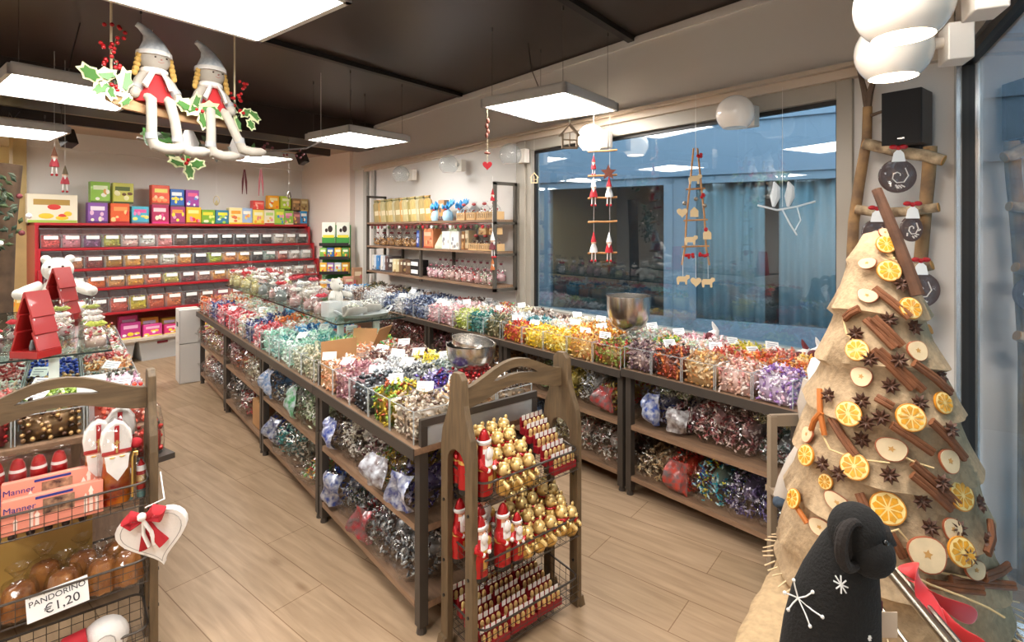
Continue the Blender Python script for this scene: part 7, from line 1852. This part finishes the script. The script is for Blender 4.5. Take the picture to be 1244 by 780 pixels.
# metal rail and red ribbon
r0, r1 = at(1056, 664, z=.8), at(1158, 788, z=.8)
CHR = mat('chrome', '#948c80', .3, 1.0)
q = empty('chrome_rail', (r0 + r1) / 2 - Vector((0, 0, .8 - ZB_))); cc_ = q.location
m = MB(); ext = (r1 - r0) * .2; m.tube([r0 - cc_, r1 + ext - cc_], .011, 10); m.tube([r0 - cc_ + Vector((.018, -.018, -.006)), r1 + ext - cc_ + Vector((.018, -.018, -.006))], .007, 8); m.build('top_bar', CHR, q)
m = MB(); m.tube([r0 - cc_ - Vector((0, 0, .12)), r1 + ext - cc_ - Vector((0, 0, .12))], .006, 8); m.build('lower_bar', CHR, q)
for p in (r0, r1 + ext): m = MB(); m.cyl(p - cc_, Vector((p.x - cc_.x, p.y - cc_.y, 0)), .009, n=10); m.build('post', CHR, q)
tag(q, 'chrome rail standing on the burlap right of the black plush', 'rail')
q = empty('red_ribbon', at(1120, 700, D=1.33)); o_ = q.location.copy()
def rb(*P): return [at(px, py, D=D) - o_ for px, py, D in P]
def strip(path, w_, nm='loop'):
    m = MB(); vs = []; n = len(path)
    from_ = path
    for i, p in enumerate(path):
        t_ = (path[min(i + 1, n - 1)] - path[max(i - 1, 0)]).normalized(); side = t_.cross(Vector((FW[0], FW[1], .25))).normalized(); tw = .012 * math.sin(i * 1.3)
        vs += [p - side * w_ / 2 + Vector((0, 0, tw)), p + side * w_ / 2 - Vector((0, 0, tw))]
    m.add(vs, [(2 * i, 2 * i + 1, 2 * i + 3, 2 * i + 2) for i in range(n - 1)]); o = m.build(nm, mat('red_satin', '#c4161c', .45, sheen=.3), q)
    so = o.modifiers.new('cloth', 'SOLIDIFY'); so.thickness = .003; sb = o.modifiers.new('sub', 'SUBSURF'); sb.levels = 2; sb.render_levels = 2
strip(rb((1096, 684, 1.33), (1108, 690, 1.29), (1118, 702, 1.26), (1120, 722, 1.24), (1134, 745, 1.21), (1148, 770, 1.17), (1160, 800, 1.13)), .05)
strip(rb((1100, 700, 1.31), (1122, 712, 1.25), (1140, 728, 1.24), (1165, 742, 1.23), (1188, 752, 1.23)), .035, 'tail')
strip(rb((1130, 735, 1.25), (1150, 758, 1.21), (1172, 775, 1.19), (1200, 795, 1.17)), .05, 'tail')
m = MB(); m.tube(rb((1090, 690, 1.35), (1130, 710, 1.35), (1170, 725, 1.35), (1200, 738, 1.37), (1220, 750, 1.37)), .003, 5); m.build('raffia', RAF, q)
tag(q, 'bright red satin ribbon draped over the chrome rail', 'ribbon')
# seated cloth figure half hidden by the tree
DK = mat('dark_print_cloth', '#3d4a5a', .9, noise=.3, nscale=60); GRL = mat('grey_felt_limb', '#b8aca0', .9)
q = empty('seated_cloth_figure', (at(990, 500, D=2.28).x, at(990, 500, D=2.28).y, .0), 0); o_ = q.location.copy()
def sp(px, py, D=2.28): return at(px - 8, py, D=D) - o_
m = MB(); m.tube([sp(1000, 585), sp(1000, 540), sp(1002, 495), sp(1003, 470)], [.075, .075, .06, .04], 14); m.build('body', DK, q)
m = MB(); m.tube([sp(1006, 470), sp(1004, 450), sp(1003, 436)], [.045, .05, .03], 14); m.build('head', FELT, q)
m = MB(); m.tube([sp(992, 462), sp(986, 490), sp(988, 515), sp(997, 532)], [.026, .03, .028, .026], 10); m.build('arm', GRL, q)
for P in (((990, 535), (975, 560), (963, 585), (958, 605)), ((1000, 538), (985, 565), (972, 590), (966, 612))):
    m = MB(); m.tube([sp(*p, D=2.22) for p in P], [.03, .033, .032, .034], 10); l_ = m.build('leg', GRL, q)
    m = MB(); m.ell(tuple(sp(P[-1][0] - 1, P[-1][1] + 4, 2.21)), (.045, .03, .026), 10, 8); m.build('foot', DK, l_)
tag(q, 'seated cloth figure with long grey legs, half hidden left of the tree', 'doll')
zs_ = (sp(1000, 600) + o_).z
q2 = empty('small_wooden_chair', (o_.x, o_.y, 0))
m = MB(); m.box((0, 0, zs_ - .02), (.3, .24, .025), rz=-.6); m.build('seat', MATS['grey_wood'], q2, smooth=False)
for a in (-1, 1):
    for b_ in (-1, 1):
        v = Matrix.Rotation(-.6, 3, 'Z') @ Vector((a * .13, b_ * .1, 0)); m = MB(); m.box((v.x, v.y, (zs_ - .03) / 2), (.03, .03, zs_ - .03), rz=-.6); m.build('leg', MATS['grey_wood'], q2, smooth=False)
for a in (-1, 1): v = Matrix.Rotation(-.6, 3, 'Z') @ Vector((a * .13, .1, 0)); m = MB(); m.box((v.x, v.y, zs_ + .14), (.03, .03, .32), rz=-.6); m.build('back_post', MATS['grey_wood'], q2, smooth=False)
v = Matrix.Rotation(-.6, 3, 'Z') @ Vector((0, .1, 0)); m = MB(); m.box((v.x, v.y, zs_ + .28), (.28, .02, .05), rz=-.6); m.build('back_rail', MATS['grey_wood'], q2, smooth=False)
tag(q2, 'small wooden chair under the seated cloth figure beside the tree', 'chair')
# small felt birds standing on the window counter
def felt_bird(px, py, label, y):
    p = at(px, py, x=3.3); q = empty('felt_bird', (p.x, p.y, p.z - .03), R(-40))
    m = MB(); m.tube([(-.03, 0, .02), (-.01, 0, .03), (.015, 0, .045), (.03, 0, .075)], [.012, .034, .03, .014], 10); m.build('body', FELT, q)
    m = MB(); m.ell((-.03, -.02, .03), (.035, .018, .028), 10, 8); m.build('wing', HRT, q)
    m = MB(); m.tube([(.02, 0, .07), (.005, 0, .1), (-.005, 0, .125)], [.018, .012, .003], 8); m.build('pointed_cap', HRT if y else FELT, q)
    m = MB(); m.cyl((0, 0, -.06), (0, 0, .02), .006, n=6); m.build('stand', TWIG, q)
    tag(q, label, 'ornament')
felt_bird(866, 408, 'small white and wine red felt bird on the window counter, left one', 0)
felt_bird(975, 432, 'small wine red felt bird with pointed cap on the window counter', 1)
felt_bird(992, 430, 'small white and red felt bird next to the capped one', 0)
# clutter reflected and seen at the far right: potted white planter with sweets in front of the angled window
# ================================================================== far left corner
q = empty('bark_post', (at(-3, 300, t=5.6).x, at(-3, 300, t=5.6).y, 0))
m = MB(); m.tube([(0, 0, 0), (.01, 0, 1.0), (.03, .0, 1.6), (.06, 0, 2.15)], [.09, .08, .075, .085], 12); m.build('trunk', mat('trunk_bark', '#5f4a38', .9, noise=.4, nscale=10, bump=.6), q)
tag(q, 'thick bark tree trunk post at the far left edge', 'tree trunk')
p = at(-6, 262, t=5.35); q = empty('evergreen_wreath', p, R(12))
for k in range(130):
    a = random.uniform(0, 6.28); rr_ = random.gauss(.15, .06); c0 = Vector((rr_ * math.cos(a) * .55, random.uniform(-.06, .05), rr_ * 1.2 * math.sin(a)))
    d = Vector((random.uniform(-1, 1), random.uniform(-.5, .3), random.uniform(-1, 1))).normalized() * .06
    m = MB(); sdv = d.cross(Vector((0, 1, 0))).normalized() * .016; m.add([c0 - d * .5, c0 + sdv, c0 + d * .5, c0 - sdv, c0 + Vector((0, -.02, 0))], [(0, 1, 4), (1, 2, 4), (2, 3, 4), (3, 0, 4)]); m.build('leaf_spray', [GRE, mat('grey_green', '#5f6a5a', .8), mat('fir_green', '#2f4030', .8)][k % 3], q, smooth=False)
for k in range(8): a = k * .8; m = MB(); m.ell((.17 * math.cos(a), -.08, .2 * math.sin(a)), .02, 8, 6); m.build('ornament_ball', [WHI, HRT, mat('copper_ball', '#8a5a4a', .35, .4)][k % 3], q)
tag(q, 'evergreen wreath with balls hung on the bark post at left', 'wreath')
for k, (px, py, w_, h, cc) in enumerate(((8, 360, .12, .22, '#d8b060'), (28, 360, .12, .2, '#e8a82f'), (44, 362, .1, .18, '#d8c48a'), (2, 372, .1, .18, '#c98a3a'))):
    p = at(px, py + 8, t=6.15); printed_pack((p.x, p.y, .905), R(12.2), w_, .07, h, cc, ['#e8d8a0', '#e8902f', '#c94a3a', '#b58a4a'], 'yellow pack on the wooden stand beneath the bark post, %s from the left' % ORD[(1, 2, 3, 0)[k]], group='packs by the bark post', sd='c%d' % k)
p = at(14, 372, t=6.15); q = empty('wooden_stand', (p.x, p.y, 0), R(12.2))
m = MB(); m.box((0, 0, .89), (.75, .3, .025)); m.build('top_board', WD, q, smooth=False)
for a in (-1, 1):
    for b_ in (-1, 1): m = MB(); m.box((a * .34, b_ * .12, .44), (.04, .04, .88)); m.build('leg', WD, q, smooth=False)
tag(q, 'pale wooden stand with yellow packs at the far left', 'stand')
# ================================================================== single sweets lying on top of the nearest piles
CANDY_N = 0
def loose(x0, x1, y0, y1, z, n, cols, word, where, tpl='twist', foil=False, size=.0185):
    """separate wrapped sweets resting on a pile, copies of one per colour"""
    protos = [candy_object('wrapped_sweet', [(0, 0, 0)], size, [c_], tpl, foil) for c_ in cols[:4]]
    for k in range(n):
        pr = protos[k % len(protos)]
        o = pr if k < len(protos) else pr.copy()
        if k >= len(protos): col.objects.link(o)
        u, w_ = random.uniform(-.85, .85), random.uniform(-.85, .85)
        o.location = ((x0 + x1) / 2 + u * (x1 - x0) / 2, (y0 + y1) / 2 + w_ * (y1 - y0) / 2, z + .026 * (1 - .5 * u * u - .5 * w_ * w_) + .010)
        o.rotation_euler = (random.uniform(-.5, .5), random.uniform(-.5, .5), random.uniform(0, 6.28))
        tag(o, '%s sweet lying loose on top, %s' % (word, where), 'candy', 'loose %s sweets, %s' % (word, where))
dx_ = (CX1 - CX0 + .02) / 3; dy_ = (ys[1] - ys[0] - .06) / 5
for i in range(3):
    for j in range(5):
        grid = [[beige, greengold, blacksilver, rose, peach], [orangetan, purple, greys, whites, burg], [coffee, redc, silverw, yellow, burg]]
        w0, cc_, tp, fo = grid[i][j]; x0 = CX0 - .02 + i * dx_; y0 = ys[0] + .03 + j * dy_
        loose(x0 + .02, x0 + dx_ - .02, y0 + .02, y0 + dy_ - .02, .772 + .135, 12 if j < 3 else 9, cc_, w0, '%s of %s, nearest centre bay' % (ORD[j], FRONTROW[i]), tp, fo)
dx_ = (RX1 - RX0 + .02) / 3; dy_ = (rys[1] - rys[0] - .04) / 5
for j in range(5):
    for i in range(2):
        w0, cc_, tp, fo = [[lil, pinkp, tang, dred, dpur], [orr, orr, redor, wmix, multig]][i][j]; x0 = RX0 - .02 + i * dx_; y0 = rys[0] + .03 + j * dy_
        loose(x0 + .02, x0 + dx_ - .02, y0 + .02, y0 + dy_ - .02, .787 + .135, 12, cc_, w0, '%s of %s, nearest window bay' % (ORD[j], FRONTROW[i]), tp, fo)
